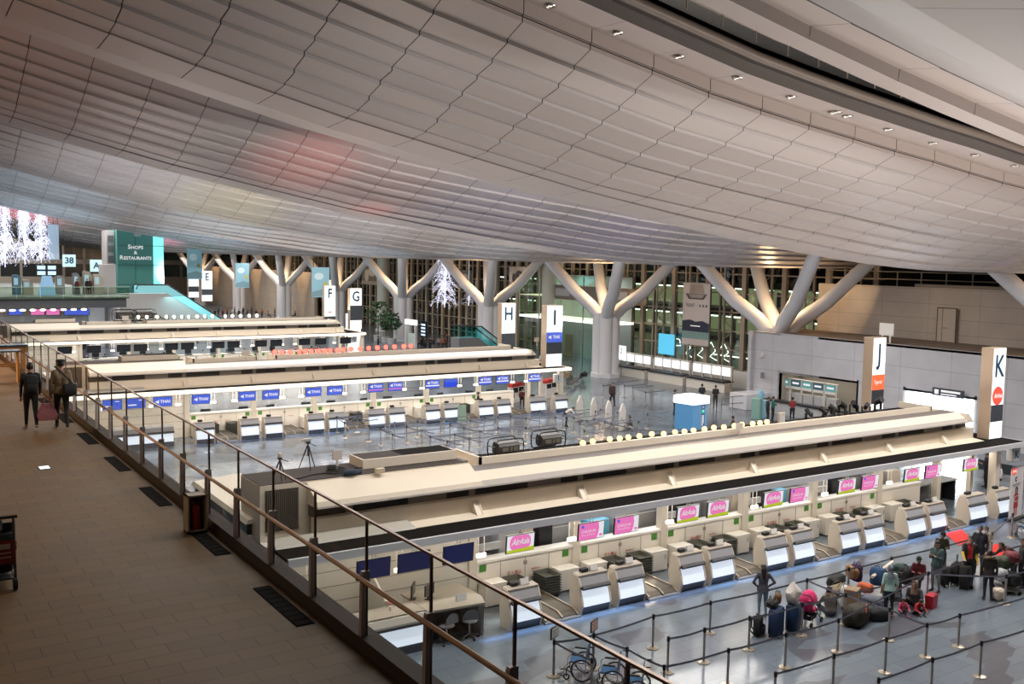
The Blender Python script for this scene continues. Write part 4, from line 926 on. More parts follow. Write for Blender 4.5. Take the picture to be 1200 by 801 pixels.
def pose(kind, arms='down', lean=0., look=0.):
    V = _v; J = {}
    if kind in ('stand', 'walk'):
        J = dict(pel=V(0, 0, .95), ch=V(0, .0+lean*.6, 1.27), nk=V(0, .0+lean, 1.46), hd=V(0, .025+lean*1.25, 1.60))
        a, b = (.0, .0) if kind == 'stand' else (.26, -.24)
        J['hp'] = [V(-.09, 0, .92), V(.09, 0, .92)]; J['kn'] = [V(-.10, .03+a*.55, .50), V(.10, .03+b*.25, .50)]; J['an'] = [V(-.11, a-.02, .085), V(.11, b-.02, .085 if kind == 'stand' else .14)]
    elif kind == 'floor':
        J = dict(pel=V(0, 0, .13), ch=V(0, .06+lean*.6, .45), nk=V(0, .10+lean, .63), hd=V(0, .14+lean*1.3, .76))
        J['hp'] = [V(-.10, .02, .13), V(.10, .02, .13)]; J['kn'] = [V(-.28, .38, .26), V(.28, .38, .26)]; J['an'] = [V(-.10, .55, .08), V(.12, .48, .08)]
    elif kind == 'sit':
        J = dict(pel=V(0, 0, .52), ch=V(0, .0+lean*.6, .85), nk=V(0, .02+lean, 1.03), hd=V(0, .05+lean*1.3, 1.17))
        J['hp'] = [V(-.09, .03, .52), V(.09, .03, .52)]; J['kn'] = [V(-.11, .43, .52), V(.11, .43, .52)]; J['an'] = [V(-.11, .45, .085), V(.11, .42, .085)]
    elif kind == 'bend':
        J = dict(pel=V(0, -.10, .93), ch=V(0, .18, 1.12), nk=V(0, .33, 1.22), hd=V(0, .45, 1.25))
        J['hp'] = [V(-.09, -.08, .90), V(.09, -.08, .90)]; J['kn'] = [V(-.10, -.02, .49), V(.10, -.02, .49)]; J['an'] = [V(-.10, -.06, .085), V(.10, -.06, .085)]
    J['toe'] = [p+V(-.02 if i == 0 else .02, .15, -.045) for i, p in enumerate(J['an'])]
    s0 = J['nk']+V(0, 0, -.06); J['sh'] = [s0+V(-.175, -.01, 0), s0+V(.175, -.01, 0)]
    A = dict(down=((-.06, -.03, -.29), (-.07, .05, -.55)), hips=((-.17, -.08, -.24), (-.03, .06, -.40)), front=((-.05, .02, -.28), (.06, .27, -.22)), hold=((-.05, -.02, -.29), (-.06, .12, -.52)),
             phone=((-.03, .06, -.27), (.08, .28, -.16)), reach=((-.05, .17, -.24), (-.02, .40, -.36)), knee=((-.10, .14, -.26), (-.06, .36, -.30)), swing=((-.05, -.12, -.27), (-.06, -.10, -.53)), swing2=((-.05, .05, -.29), (-.05, .22, -.50)), up=((-.08, .16, -.2), (.04, .30, .02)), pocket=((-.10, -.06, -.28), (-.05, .05, -.50)))
    if isinstance(arms, str): arms = (arms, arms)
    J['el'], J['wr'] = [], []
    for i, a in enumerate(arms):
        e, w = A[a]; sx = 1 if i == 0 else -1
        J['el'].append(J['sh'][i]+V(e[0]*sx, e[1], e[2])); J['wr'].append(J['sh'][i]+V(w[0]*sx, w[1], w[2]))
    if kind == 'floor':
        for i in (0, 1): J['wr'][i].z = max(J['wr'][i].z, .12)
    J['hf'] = V(0, math.cos(look), -math.sin(look)); J['hu'] = V(0, math.sin(look), math.cos(look)); return J
def person(label, loc, face, kind='stand', arms='down', top=(.1, .1, .1), pants=(.03, .03, .035), shoes=(.02, .02, .02), hair='short', hairc=None, skin=SKIN, H=1.68, lean=0., look=.1, coat=0., fem=False, bare=False, group=None, hat=None, voxel=.02, jacket=None, mask=False):
    J = pose(kind, arms, lean, look)
    me, HM = body_mesh(J, [skin, cloth(top), cloth(pants), cloth(shoes), EYEM, LIPM]+([cloth(jacket[0]), cloth(jacket[1])] if jacket else []), coat=coat, fem=fem, forearm_skin=bare, voxel=voxel, jacket=bool(jacket))
    t = thing('person', label, 'person', loc, math.atan2(-face[0], face[1]), group)
    b = bpy.data.objects.new('body', me); COL.objects.link(b); b.parent = t
    hm = hair_mesh(hair, HM, hairc or HAIRM, J, cloth(hat) if hat else None); nm = {'hijab': 'headscarf', 'hood': 'hair'}.get(hair, 'hair')
    h = bpy.data.objects.new(nm, hm); COL.objects.link(h); h.parent = t
    if mask:
        q = MB(); q.sph((0, .066, -.045), (.056, .036, .042), 12, 8); w = MB(); w.add(q, HM); w.build('face_mask', mat('mask white', (.75, .75, .75), .8), t, True)
    s = H/1.70; t.scale = (s, s, s); return t
AWAY = (.55, .83); RIGHT = (.83, -.55); LEFT = (-.83, .55); TOW = (-.55, -.83)
# -- two walkers on the upper walkway
w1 = gz(37, 502.5, WZ); w2 = gz(73, 502, WZ)
person('person in dark jacket with black backpack walking away on the walkway', w1, (.08, 1), 'walk', ('swing', 'swing2'), (.02, .02, .022), (.018, .018, .022), (.25, .2, .18), 'short', H=1.66, voxel=.018)
person('person in tan jacket, flat cap and wide trousers walking away with a pink bag', w2, (.12, 1), 'walk', ('down', 'hold'), (.20, .145, .095), (.012, .012, .014), (.03, .03, .03), 'flat', H=1.74, coat=.12, hat=(.03, .03, .03), voxel=.018)
def backpack(name, label, loc, rz, c, s=1.):
    t = thing(name, label, 'backpack', loc, rz); m = MB(); m.rbox(-.16*s, -.1*s, 0, .16*s, .1*s, .46*s, .05*s); m.build('main_bag', cloth(c), t, True); m = MB(); m.rbox(-.13*s, -.16*s, .04*s, .13*s, -.09*s, .26*s, .03*s); m.build('front_pocket', cloth(tuple(x*.8 for x in c)), t, True)
    m = MB()
    for x in (-.1, .1): m.tube([(x*s, .1*s, .42*s), (x*s, .17*s, .35*s), (x*s, .17*s, .15*s), (x*s, .1*s, .06*s)], .018*s, 6)
    m.tube([(-.04*s, .02*s, .46*s), (0, .02*s, .52*s), (.04*s, .02*s, .46*s)], .012*s, 5); m.build('strap', cloth(tuple(x*.6 for x in c)), t); return t
backpack('backpack', 'black backpack on the back of the walker in dark jacket', (w1.x-.01, w1.y-.19, WZ+.93), 0, (.012, .012, .013))
t = thing('carrier_bag', 'dusty pink carrier bag held in the left hand of the walker in tan jacket', 'bag', (w2.x-.33, w2.y+.05, WZ+.24)); m = MB(); m.loft([[(-.2, -.09, 0), (.2, -.09, 0), (.2, .09, 0), (-.2, .09, 0)], [(-.24, -.1, .12), (.24, -.1, .12), (.24, .1, .12), (-.24, .1, .12)], [(-.12, -.05, .42), (.12, -.05, .42), (.12, .05, .42), (-.12, .05, .42)]]); m.build('bag_body', mat('pink print bag', (.30, .10, .115), .7, noise=.5, nscale=25), t, True); MB().tube([(-.1, 0, .4), (-.02, 0, .6), (.02, 0, .6), (.1, 0, .4)], .015, 6).build('handle', mat('pink print bag', (1, 1, 1)), t)
t = thing('shoulder_bag', 'black shoulder bag worn across the back of the walker in tan jacket', 'bag', (w2.x+.16, w2.y-.2, WZ+.86), .15); MB().rbox(-.17, -.07, 0, .17, .07, .3, .04).build('bag_body', cloth((.015, .015, .016)), t, True); MB().tube([(.1, .03, .28), (-.1, -.02, .50), (-.28, .08, .72), (-.3, .16, .74)], .02, 5).build('strap', cloth((.015, .015, .016)), t)
# -- near queue (right foreground)
P = gz
person('person with long black hair in grey jacket and pale jeans standing, hand on hip', P(893, 722), AWAY, 'stand', ('hips', 'hips'), (.075, .078, .095), (.20, .27, .34), (.02, .02, .02), 'long', H=1.63, coat=.2, fem=True)
person('person in grey T-shirt sitting on the floor with back turned, beside the pink stroller', P(973, 722), (.5, .85), 'floor', 'knee', (.11, .095, .08), (.03, .035, .05), (.05, .05, .05), 'short', lean=.05, bare=True, skin=SKIND, H=1.72)
person('person in grey headscarf, pale turquoise top and dark trousers standing with back turned', P(1041, 722), (.6, .8), 'stand', ('down', 'down'), (.42, .62, .58), (.02, .025, .035), (.55, .1, .2), 'hijab', hairc=cloth((.16, .18, .23)), H=1.62, coat=.15, fem=True, bare=True)
person('person in dark teal blazer and grey trousers standing and reading a phone', P(1096, 693), (-.95, -.1), 'stand', ('phone', 'phone'), (.05, .085, .09), (.17, .17, .185), (.03, .03, .03), 'short', H=1.74, look=.3, coat=.18)
person('person in camouflage green jacket and black cap leaning over a suitcase handle', P(1101, 676), (-.7, -.7), 'stand', ('front', 'hold'), (.045, .045, .028), (.03, .03, .03), (.02, .02, .02), 'cap', H=1.66, lean=.10, look=.5, hat=(.01, .01, .01))
person('person in red shirt with black and yellow jacket resting hands on suitcase handles', P(1134, 688), (-.6, -.5), 'stand', ('hold', 'reach'), (.36, .015, .02), (.012, .012, .012), (.02, .02, .02), 'short', H=1.78, coat=0, look=-.1, jacket=((.014, .016, .012), (.55, .36, .02)))
person('person in black standing behind the red-shirted person', P(1146, 673), (-.7, -.3), 'stand', 'down', (.02, .02, .03), (.015, .015, .02), (.02, .02, .02), 'short', H=1.76)
person('person in beige coat with a white face mask behind the suitcases', P(1153, 668), TOW, 'stand', 'front', (.42, .34, .27), (.30, .24, .22), (.1, .08, .07), 'short', H=1.60, coat=.35, fem=True, mask=True)
person('person in black coat with fur-trimmed hood and brown handbag, back turned', P(1157, 703), (.75, .65), 'stand', 'down', (.022, .018, .016), (.02, .02, .025), (.03, .03, .03), 'hood', H=1.66, coat=.25, hat=(.13, .085, .045), fem=True)
person('person in maroon jacket and black cap sitting against the luggage', P(1076, 692), (-.8, -.35), 'sit', 'front', (.12, .015, .02), (.02, .02, .02), (.02, .02, .02), 'cap', H=1.6, lean=.08, look=.4, hat=(.012, .012, .012), skin=SKIND)
person('person in brown headscarf and dark grey top sitting low with arm reaching out', P(1072, 711), (-.85, -.3), 'floor', ('knee', 'front'), (.04, .045, .05), (.02, .02, .02), (.03, .03, .03), 'hijab', hairc=cloth((.22, .14, .10)), H=1.75, look=.2)
person('small child in pink sitting on the floor', P(1057, 718), TOW, 'floor', 'knee', (.75, .12, .22), (.08, .1, .16), (.6, .1, .2), 'short', H=.98, look=.4)
person('small child in red shirt crouching on the floor beside the red bag', P(1073, 718), (-.3, -.9), 'floor', 'knee', (.42, .02, .03), (.02, .02, .03), (.05, .05, .05), 'short', H=1.0, lean=.16, look=.9, skin=SKIND)
person('person in black trousers at the right edge, partly cut off by the frame', P(1197, 688), LEFT, 'stand', 'down', (.02, .02, .022), (.012, .012, .014), (.02, .02, .02), 'short', H=1.7)
person('person in dark jacket bending over the loaded trolley at the right edge', P(1186, 680), LEFT, 'bend', 'reach', (.045, .02, .02), (.02, .02, .02), (.02, .02, .02), 'short', H=1.68)
p = P(1096, 693); t = thing('phone', 'small phone held in the hands of the person in teal blazer', 'phone', (p.x-.30, p.y-.03, 1.24)); MB().rbox(-.075, -.04, 0, .075, .04, .012, .004).build('body', SCRD, t)
# -- around the middle of the hall
person('person in brown jacket and dark trousers walking across the open floor', P(717, 477.5), (-.35, -.9), 'walk', ('swing', 'swing2'), (.06, .04, .032), (.02, .022, .03), (.5, .35, .35), 'short', H=1.86)
person('person in white blouse and black skirt bending over the white gate panels', P(664, 499.5), RIGHT, 'bend', 'reach', (.62, .56, .54), (.01, .01, .012), (.02, .02, .02), 'bun', H=1.6, fem=True)
person('counter staff in black uniform standing behind a middle-island counter', (gy(560, 487, 57.6).x, 57.6, 0), LEFT, 'stand', 'front', (.012, .012, .014), (.012, .012, .014), (.02, .02, .02), 'bun', H=1.62, fem=True)
person('person in black suit standing next to the blue information kiosk', P(790, 486), RIGHT, 'stand', 'down', (.014, .016, .018), (.012, .013, .015), (.02, .02, .02), 'short', H=1.78)
person('person in dark jacket and jeans at the lit-screen counters, left of the pair', P(822, 477), AWAY, 'stand', 'front', (.03, .032, .04), (.045, .05, .08), (.05, .05, .05), 'short', H=1.74)
person('person with dark backpack at the lit-screen counters, right of the pair', P(838, 478.5), AWAY, 'stand', 'front', (.025, .022, .025), (.035, .03, .035), (.03, .03, .03), 'short', H=1.72)
person('person crouching with pale bags near the white gate panels', P(740, 503), LEFT, 'floor', 'knee', (.07, .06, .055), (.35, .33, .32), (.1, .1, .1), 'short', H=1.7)
person('person in teal jacket standing by the ticket machines in the white wall', P(905, 494), RIGHT, 'stand', 'front', (.03, .14, .13), (.02, .02, .025), (.02, .02, .02), 'short', H=1.72)
person('person in black standing just behind the teal jacket by the ticket machines', P(899, 496), RIGHT, 'stand', 'down', (.012, .012, .014), (.012, .012, .014), (.02, .02, .02), 'short', H=1.78)
person('person in red and black jacket standing before the ticket machines', P(928, 494), AWAY, 'stand', 'front', (.22, .03, .03), (.015, .015, .018), (.02, .02, .02), 'short', H=1.68)
person('person whose dark head shows just above the black roof, below the information kiosk', P(858, 520), LEFT, 'stand', 'down', (.03, .03, .03), (.02, .02, .02), (.02, .02, .02), 'short', H=1.68)
person('uniformed person behind the right end of the nearest island', (gz(1181, 590).x+2.2, gz(1181, 590).y+2.4, 0), LEFT, 'stand', 'front', (.015, .015, .02), (.015, .015, .02), (.02, .02, .02), 'short', H=1.74)
person('person in white shirt behind the roll-up banner at the right edge', (gz(1197, 592).x+2.2, gz(1197, 592).y+2.4, 0), LEFT, 'sit', 'front', (.6, .6, .66), (.02, .02, .03), (.02, .02, .02), 'short', H=1.72)
person('person in uniform with blonde-brown hair inside the open office of the nearest island', (40.9, 27.9, 0), LEFT, 'sit', 'front', (.25, .05, .04), (.02, .02, .02), (.02, .02, .02), 'long', hairc=mat('brown hair', (.10, .05, .03), .5), H=1.66, fem=True)
# -- distant people: a few figures built once, copied with their own clothes
far0 = {}
def far_person(label, loc, face, kind, top, group):
    top = cloth(top)
    if kind not in far0:
        far0[kind] = person(label, loc, face, kind, 'front' if kind != 'stand' else 'down', (.02, .02, .022), (.02, .02, .025), hair='short', H=1.68, group=group, voxel=.03); o = far0[kind]
        b = o.children[0] if o.children[0].name.startswith('body') else o.children[1]
    else:
        o = dup(far0[kind], loc, math.atan2(-face[0], face[1]), label, group)
    for c in o.children:
        if c.name.startswith('body'):
            c.material_slots[1].link = 'OBJECT'; c.material_slots[1].material = top
    return o
FARC = [(.015, .015, .018), (.02, .022, .03), (.12, .02, .02), (.03, .03, .03), (.25, .22, .2), (.03, .05, .1), (.012, .012, .012), (.3, .09, .03)]
CN = ['black', 'navy grey', 'dark red', 'charcoal', 'pale beige', 'dark blue', 'jet black', 'rust orange']
for i, px in enumerate((494, 499, 504, 509, 514, 519, 524, 529, 534, 540, 545, 550)):
    p = gz(px+random.uniform(-1, 1), 407.5); far_person('seated person in %s, %s from left in the row behind the middle roof' % (CN[(i*3) % 8], ORD[i]), p, TOW if i % 3 else LEFT, 'sit', FARC[(i*3) % 8], 'seated people behind the middle island roof')
for i, px in enumerate((252, 256, 261, 266, 270, 275, 280, 285, 290, 295, 300, 307, 314, 322, 330, 338, 346)):
    p = gz(px, 371 if i < 11 else 373); far_person('distant person in %s, %s from the left in the crowd right of the escalator' % (CN[(i*5) % 8], ORD[i]), (p.x, p.y, 0), (random.uniform(-1, 1), random.uniform(-1, 1)), 'stand' if i % 2 else 'sit', FARC[(i*5) % 8], 'distant crowd right of the escalator')
for i, (px, py, Y) in enumerate([(101, 407, 93.3), (123, 410, 93.5), (178, 405, 93.2), (192, 407, 93), (238, 408, 93), (266, 407, 93.4), (286, 405, 93.1), (318, 405, 93), (348, 405, 93.2), (365, 404, 93), (371, 404, 93.6), (400, 402, 93.2)]):
    p = gy(px, py, Y); far_person('counter agent in %s, %s from the left along the farthest island' % (CN[i % 8], ORD[i]), (p.x, Y, 0), AWAY if i % 2 else TOW, 'stand', FARC[i % 8], 'counter agents of the farthest island')
for i, (px, py) in enumerate([(443, 403), (524, 399.5), (667-145, 396)]):
    p = gz(px, py+8); far_person('distant person in %s standing on the blue floor %s' % (CN[i], ['beside the potted trees', 'by the string-light display', 'in front of the far gate'][i]), p, LEFT, 'stand', FARC[i], 'distant standing people')
for i, (px, py) in enumerate([(599, 462), (612, 460)]):
    p = gy(px, py, 60); far_person('agent seated behind the right end of the middle island, %s' % ['left', 'right'][i], (p.x, 60, 0), TOW, 'sit', FARC[i*2], 'seated agents of the middle island')
for i, (px, py, zz) in enumerate([(90, 318, 6.0), (104, 322, 6.0), (109, 320, 6.0), (118, 322, 6.0)]):
    p = gy(px, py, 116); far_person('person on the far upper deck in %s, %s from the left' % (CN[(2+i*4) % 8], ORD[i]), (p.x, 116+i, 6.0), TOW, 'stand', FARC[(2+i*4) % 8], 'people on the far upper deck')
p = gy(226, 350, 121); far_person('person riding down the far escalator', (p.x, 121, 2.6), RIGHT, 'stand', FARC[1], None)
# ================================================================== BALUSTRADE
bal = thing('glass_balustrade', 'long glass balustrade with bronze handrail and dark steel posts beside the walkway', 'balustrade', (0, 0, 0))
BX = 4.72; KZ = WZ+.17
MB().tube([(4.60, -2, 7.33), (4.60, 45.5, 7.33)], .028, 8).build('handrail', mat('handrail bronze', (.26, .15, .085), .3, .8), bal, True)
MB().box(BX-.015, -2, 7.965, BX+.02, 45.5, 7.99).build('top_rail', BRONZE, bal)
PM = mat('post dark bronze', (.46, .40, .40), .45, .0)
ys = [7.06+1.54*k for k in range(-4, 26)]
for i, y in enumerate(ys):
    m = MB(); m.prismy([(4.64, KZ), (4.70, KZ), (4.69, 7.36), (4.655, 7.36)], y-.035, y+.035); m.box(4.66, y-.03, 7.24, 4.75, y+.03, 7.38); m.cyl((4.66, y, 7.3), (4.60, y, 7.33), .015, n=6); m.build('post', PM, bal)
    MB().box(BX-.012, y-.012, KZ, BX+.016, y+.012, 7.97).build('glass_clamp', BRONZE, bal)
    if i: MB().poly([(BX, ys[i-1]+.02, KZ), (BX, y-.02, KZ), (BX, y-.02, 7.965), (BX, ys[i-1]+.02, 7.965)]).build('glass_pane', GLASS, bal)
# walkway floor gratings
gp = None
for i, y in enumerate([13.0, 16.35, 19.75, 23.07, 26.42, 29.8, 33.2]):
    y *= .985; x = 4.28
    lab = 'black slotted floor grating, %s from the near end along the kerb' % ORD[i]
    if gp is None:
        gp = thing('floor_grating', lab, 'floor grating', (0, 0, 0), 0, 'floor gratings on the walkway'); MB().box(0, -1.62, 0, .24, 0, .006).build('frame', BLACK, gp)
        m = MB()
        for k in range(9): m.box(.012, -1.6+k*.18, .004, .228, -1.6+k*.18+.155, .012)
        m.build('slots', mat('grating slot', (.006, .005, .005), .9, spec=.1), gp); o = gp
    else: o = dup(gp, label=lab)
    o.location = (x-.0, y, WZ)
t = thing('floor_marker_light', 'small glowing white-cyan light tile let into the walkway paving', 'floor light', gz(52, 548, WZ)); MB().box(-.12, -.15, 0, .12, .15, .008).build('frame', DARK, t); MB().box(-.09, -.12, .008, .09, .12, .014).build('lens', mat('floor light lens', (.8, 1, 1), .3, 0, 2.0, (.75, 1, 1)), t)
# fire extinguisher in its open box against the kerb
e = gz(211, 617, WZ); t = thing('extinguisher_box', 'pale metal box holding the fire extinguisher, standing against the kerb', 'extinguisher box', (4.24, 15.85, WZ))
m = MB(); m.box(0, 0, 0, .32, .02, .05); m.box(0, .24, 0, .32, .26, .62); m.box(.0, 0, 0, .025, .26, .62); m.box(.295, 0, 0, .32, .26, .62); m.box(0, 0, .6, .32, .26, .62); m.box(0, 0, 0, .32, .26, .025); m.build('cabinet', mat('box beige', (.46, .38, .29), .5), t)
t = thing('fire_extinguisher', 'red fire extinguisher inside the pale box by the kerb', 'fire extinguisher', (4.41, 15.97, WZ+.025)); t.scale = (.85, .85, .85); m = MB(); m.cyl((0, 0, 0), (0, 0, .45), .08, n=14); m.sph((0, 0, .45), (.08, .08, .06), 14, 6); m.build('cylinder', mat('extinguisher red', (.35, .02, .02), .35), t, True); m = MB(); m.cyl((0, 0, .5), (0, 0, .58), .025); m.box(-.08, -.015, .57, .04, .015, .6); m.tube([(.0, 0, .55), (.08, -.03, .6), (.1, -.06, .45), (.09, -.08, .2)], .014, 6); m.build('valve_hose', RUBBER, t)
# luggage trolley at the left edge
def trolley(name, label, loc, rz):
    t = thing(name, label, 'luggage trolley', loc, rz)
    m = MB()
    for x in (-.28, .28): m.tube([(x, -.45, .14), (x, .35, .14), (x*.95, .45, .35), (x*.9, .52, 1.02)], .018, 6)
    m.tube([(-.30, .50, 1.02), (.30, .50, 1.02)], .022, 8); m.tube([(-.28, -.45, .14), (.28, -.45, .14)], .018, 6); m.tube([(-.26, .47, .55), (.26, .47, .55)], .012, 6); m.build('frame', mat('trolley frame', (.07, .07, .075), .4, .6), t)
    m = MB(); m.box(-.26, -.44, .13, .26, .34, .15); m.build('deck', DARK, t)
    m = MB(); m.box(-.25, .38, .78, .25, .54, .80); m.box(-.25, .36, .8, .25, .38, .92); m.build('basket', DARK, t)
    m = MB(); m.poly([(-.25, .495, .40), (.0, .495, .40), (.0, .525, .76), (-.25, .525, .76)][::-1]); m.poly([(.25, .545, .40), (-.25, .545, .40), (-.25, .565, .76), (.25, .565, .76)][::-1])
    m.build('advert_board', [mat('advert teal', (.012, .06, .075), .5)], t)
    for x in (-.27, .27):
        for y in (-.4, .38): m = MB(); m.cyl((x-.025, y, .08), (x+.025, y, .08), .08, n=14); m.build('wheel', RUBBER, t)
    return t
tc = trolley('luggage_trolley', 'dark luggage trolley with advert board at the left edge of the walkway', (1.30, 14.75, WZ), PI)
m = MB(); m.poly([(-.25, .57, .42), (.0, .572, .42), (.0, .582, .74), (-.25, .582, .74)]); m.build('advert_panel', mat('advert red', (.16, .012, .014), .5), tc)
m = MB(); m.box(-.2, .588, .62, -.06, .592, .69); m.box(-.21, .582, .56, -.04, .586, .575); m.box(-.21, .580, .50, -.06, .584, .515); m.build('advert_print', mat('advert text', (.35, .3, .3), .5), tc)
t = thing('suitcase', 'black suitcase standing on the luggage trolley at the left edge', 'suitcase', (1.36, 14.72, WZ+.15), .1); MB().rbox(-.22, -.16, .03, .22, .14, .62, .04).build('shell', cloth((.012, .012, .014)), t, True); MB().tube([(.22, -.05, .28), (.26, -.05, .3), (.26, -.05, .42), (.22, -.05, .44)], .012, 6).build('handle', RUBBER, t)
t = thing('holdall', 'black soft holdall lying in the basket of the luggage trolley at the left edge', 'bag', (1.22, 14.3, WZ+.80), .1); MB().rbox(-.26, -.12, 0, .2, .14, .24, .06).build('bag_body', cloth((.016, .015, .018)), t, True); MB().tube([(-.15, 0, .2), (-.05, 0, .3), (.08, 0, .2)], .012, 6).build('handle', RUBBER, t)
# table and chairs far down the walkway
t = thing('high_table', 'tall wooden stand with a dark blue top at the far left of the walkway', 'table', gz(13, 440, WZ)); m = MB(); m.box(-.5, -.35, 1.05, .5, .35, 1.12); m.build('table_top', mat('stand top', (.04, .07, .11), .3), t)
WOOD = mat('stand wood', (.40, .20, .06), .45)
for x in (-.46, .46):
    for y in (-.3, .3): MB().box(x-.04, y-.04, 0, x+.04, y+.04, 1.05).build('leg', WOOD, t)
for y in (-.33, .28): MB().box(-.46, y, .35, .46, y+.05, .42).build('rail', WOOD, t)
MB().box(-.46, -.3, .98, .46, .3, 1.05).build('apron', WOOD, t)
t = thing('high_table', 'second wooden stand behind the glass, further along the walkway', 'table', (3.9, 37, WZ)); m = MB(); m.box(-.45, -.3, 1.05, .45, .3, 1.1); m.build('table_top', mat('stand top', (1, 1, 1)), t)
for x in (-.4, .4): MB().box(x-.03, -.2, 0, x+.03, .2, 1.05).build('leg', WOOD, t)
# ================================================================== GEAR ON THE ISLAND ROOFS
def spot_row(pts, Y, mm, glow, words, grp, r=.105, zo=0.):
    first = None
    for i, (px, py) in enumerate(pts):
        p = gy(px, py, Y); lab = words % ORD[i]
        if first is None:
            t = thing('roof_spotlight', lab, 'spotlight', p, -.75, grp)
            MB().cyl((0, .0, 0), (0, .2, 0), r*1.08, r*.75, n=14).build('housing', RUBBER, t); m = MB(); m.sph((0, -.005, 0), (r, .03, r), 14, 8); m.build('lens', mm, t, True); m = MB(); m.box(-r*1.15, .05, -.28, -r*1.08, .09, .02); m.box(r*1.08, .05, -.28, r*1.15, .09, .02); m.box(-r*1.15, .03, -.3, r*1.15, .11, -.28); m.build('yoke', RUBBER, t); first = t
        else: dup(first, p, -.75+.1*((i*7) % 5-2), lab)
K4 = [(332, 315), (378, 307), (458, 297), (505, 293), (545, 288), (597, 283), (655, 273), (711, 272), (764, 264), (808, 261), (851, 256), (902, 250), (946, 243), (993, 240), (1042, 234), (1078, 228), (1128, 224), (1162, 221), (1195, 216)]
spot_row([(600+a/4, 440+b/4) for a, b in K4], 26.95, BULB, 0, 'glowing warm spotlight, %s from the left in the row on the nearest island roof', 'spotlights on the nearest island roof', .105)
I5 = [(665, 339), (712, 341), (765, 339), (822, 337), (860, 334), (900, 334), (945, 332), (985, 331), (1020, 329), (1065, 326), (1105, 324), (1150, 321), (1210, 318), (1265, 315), (1320, 312), (1375, 309), (1430, 306), (1490, 303), (1535, 301)]
spot_row([(200+a/5.45, 350+b/5.45) for a, b in I5], 59.8, BULBR, 0, 'red glowing spotlight, %s from the left on the middle island roof', 'red spotlights on the middle island roof', .16)
G5 = [(75, 555), (120, 555), (165, 555), (205, 555), (255, 553), (300, 552), (345, 551), (420, 552), (462, 550), (510, 550), (560, 549), (605, 548), (-90, 556), (-40, 556), (20, 555)]
spot_row([(180+a/5, 260+b/5) for a, b in sorted(G5)], 94, BULBW, 0, 'small white spotlight, %s from the left on the farthest island roof', 'white spotlights on the farthest island roof', .17)
def projector(label, loc, rz, s=1.):
    t = thing('floodlight_projector', label, 'floodlight', loc, rz); t.scale = (s, s, s)
    m = MB(); m.loft([[(x, y, z) for y, z in [(-.18, .26), (-.2, .5), (-.12, .60), (.12, .64), (.2, .5), (.2, .3), (.1, .22)]] for x in (-.42, .42)]); m.build('lamp_body', mat('projector body', (.06, .055, .05), .4, .3), t)
    m = MB(); m.box(-.30, -.21, .32, -.05, -.18, .46, 0); m.box(.02, -.21, .32, .12, -.18, .46, 0); m.box(.16, -.21, .32, .34, -.18, .46, 0); m.build('control_panel', mat('projector panel', (.13, .12, .10), .4), t)
    m = MB()
    for y in (-.2, .24):
        m.tube([(-.40, y, .12), (-.54, y, .16), (-.58, y, .3), (-.58, y, .58), (-.52, y, .7), (-.4, y, .73), (.4, y, .73), (.52, y, .7), (.58, y, .58), (.58, y, .3), (.54, y, .16), (.40, y, .12), (-.4, y, .12)], .022, 8)
    for x in (-.58, .58): m.cyl((x, -.2, .5), (x, .24, .5), .018, n=6)
    m.build('roll_frame', mat('tube dark', (.04, .04, .042), .3, .6), t, True)
    m = MB(); m.tube([(-.6, -.25, .0), (-.45, -.2, .14), (.45, -.2, .14), (.6, -.25, 0)], .018, 6); m.tube([(-.6, .3, .0), (-.45, .24, .14), (.45, .24, .14), (.6, .3, 0)], .018, 6); m.build('foot_frame', mat('tube dark', (1, 1, 1)), t); return t
projector('black floodlight projector in a tube frame, left of the two on the nearest island roof', (*gy(593, 524, 27.0).xy, 4.28), .08); p = gy(643, 517, 27.5); projector('black floodlight projector in a tube frame, right of the two on the nearest island roof', (p.x, p.y, 4.28), .05)
for i, px in enumerate((146, 169)):
    p = gy(px, 372, 94.5); projector('black floodlight projector on the farthest island roof, %s of two' % ['left', 'right'][i], (p.x, 94.5, 4.28), .05, 1.7)
def tripod(label, loc, h, head):
    t = thing('camera_tripod', label, 'tripod', loc)
    for k in range(3):
        a = 2*PI*k/3+.4; MB().tube([(.02*math.cos(a), .02*math.sin(a), h*.82), (.33*h*math.cos(a), .33*h*math.sin(a), 0)], [.022, .012], 6).build('leg', RUBBER, t)
    MB().cyl((0, 0, h*.45), (0, 0, h*.92), .02, n=8).build('centre_column', RUBBER, t)
    m = MB(); m.box(-.05, -.06, h*.9, .05, .06, h*.97); m.tube([(0, 0, h*.92), (.22, -.1, h*.80)], .012, 6); m.build('pan_head', RUBBER, t)
    return t
p = gz(361, 549, 4.585); tripod('black camera tripod standing on the brown roof at the left end of the nearest island', p, .85, 1)
t = thing('camcorder', 'small camcorder mounted on the taller tripod on the brown roof', 'camera', (p.x, p.y, 4.585+.82)); m = MB(); m.rbox(-.13, -.05, 0, .1, .05, .1, .015); m.cyl((-.13, 0, .05), (-.19, 0, .05), .035, n=10); m.build('body', LGREY, t)
p = gz(328, 563, 4.585); tripod('small black tripod standing near the roof edge, left of the taller tripod', p, .68, 1)
t = thing('roof_sensor', 'small beige sensor head mounted on the smaller roof tripod', 'sensor', (p.x, p.y, 4.585+.65)); MB().rbox(-.05, -.04, 0, .05, .04, .14, .02).build('body', SIDE, t)
p = gz(395, 553, 4.585); t = thing('cable_coil', 'coil of black cable lying on the brown roof', 'cable', p); m = MB()
for k in range(6): m.torus((.03*(k % 3), .02*k, .02+.025*k), (0.05*k, .1, 1), .36-.02*k, .018, 26, 6)
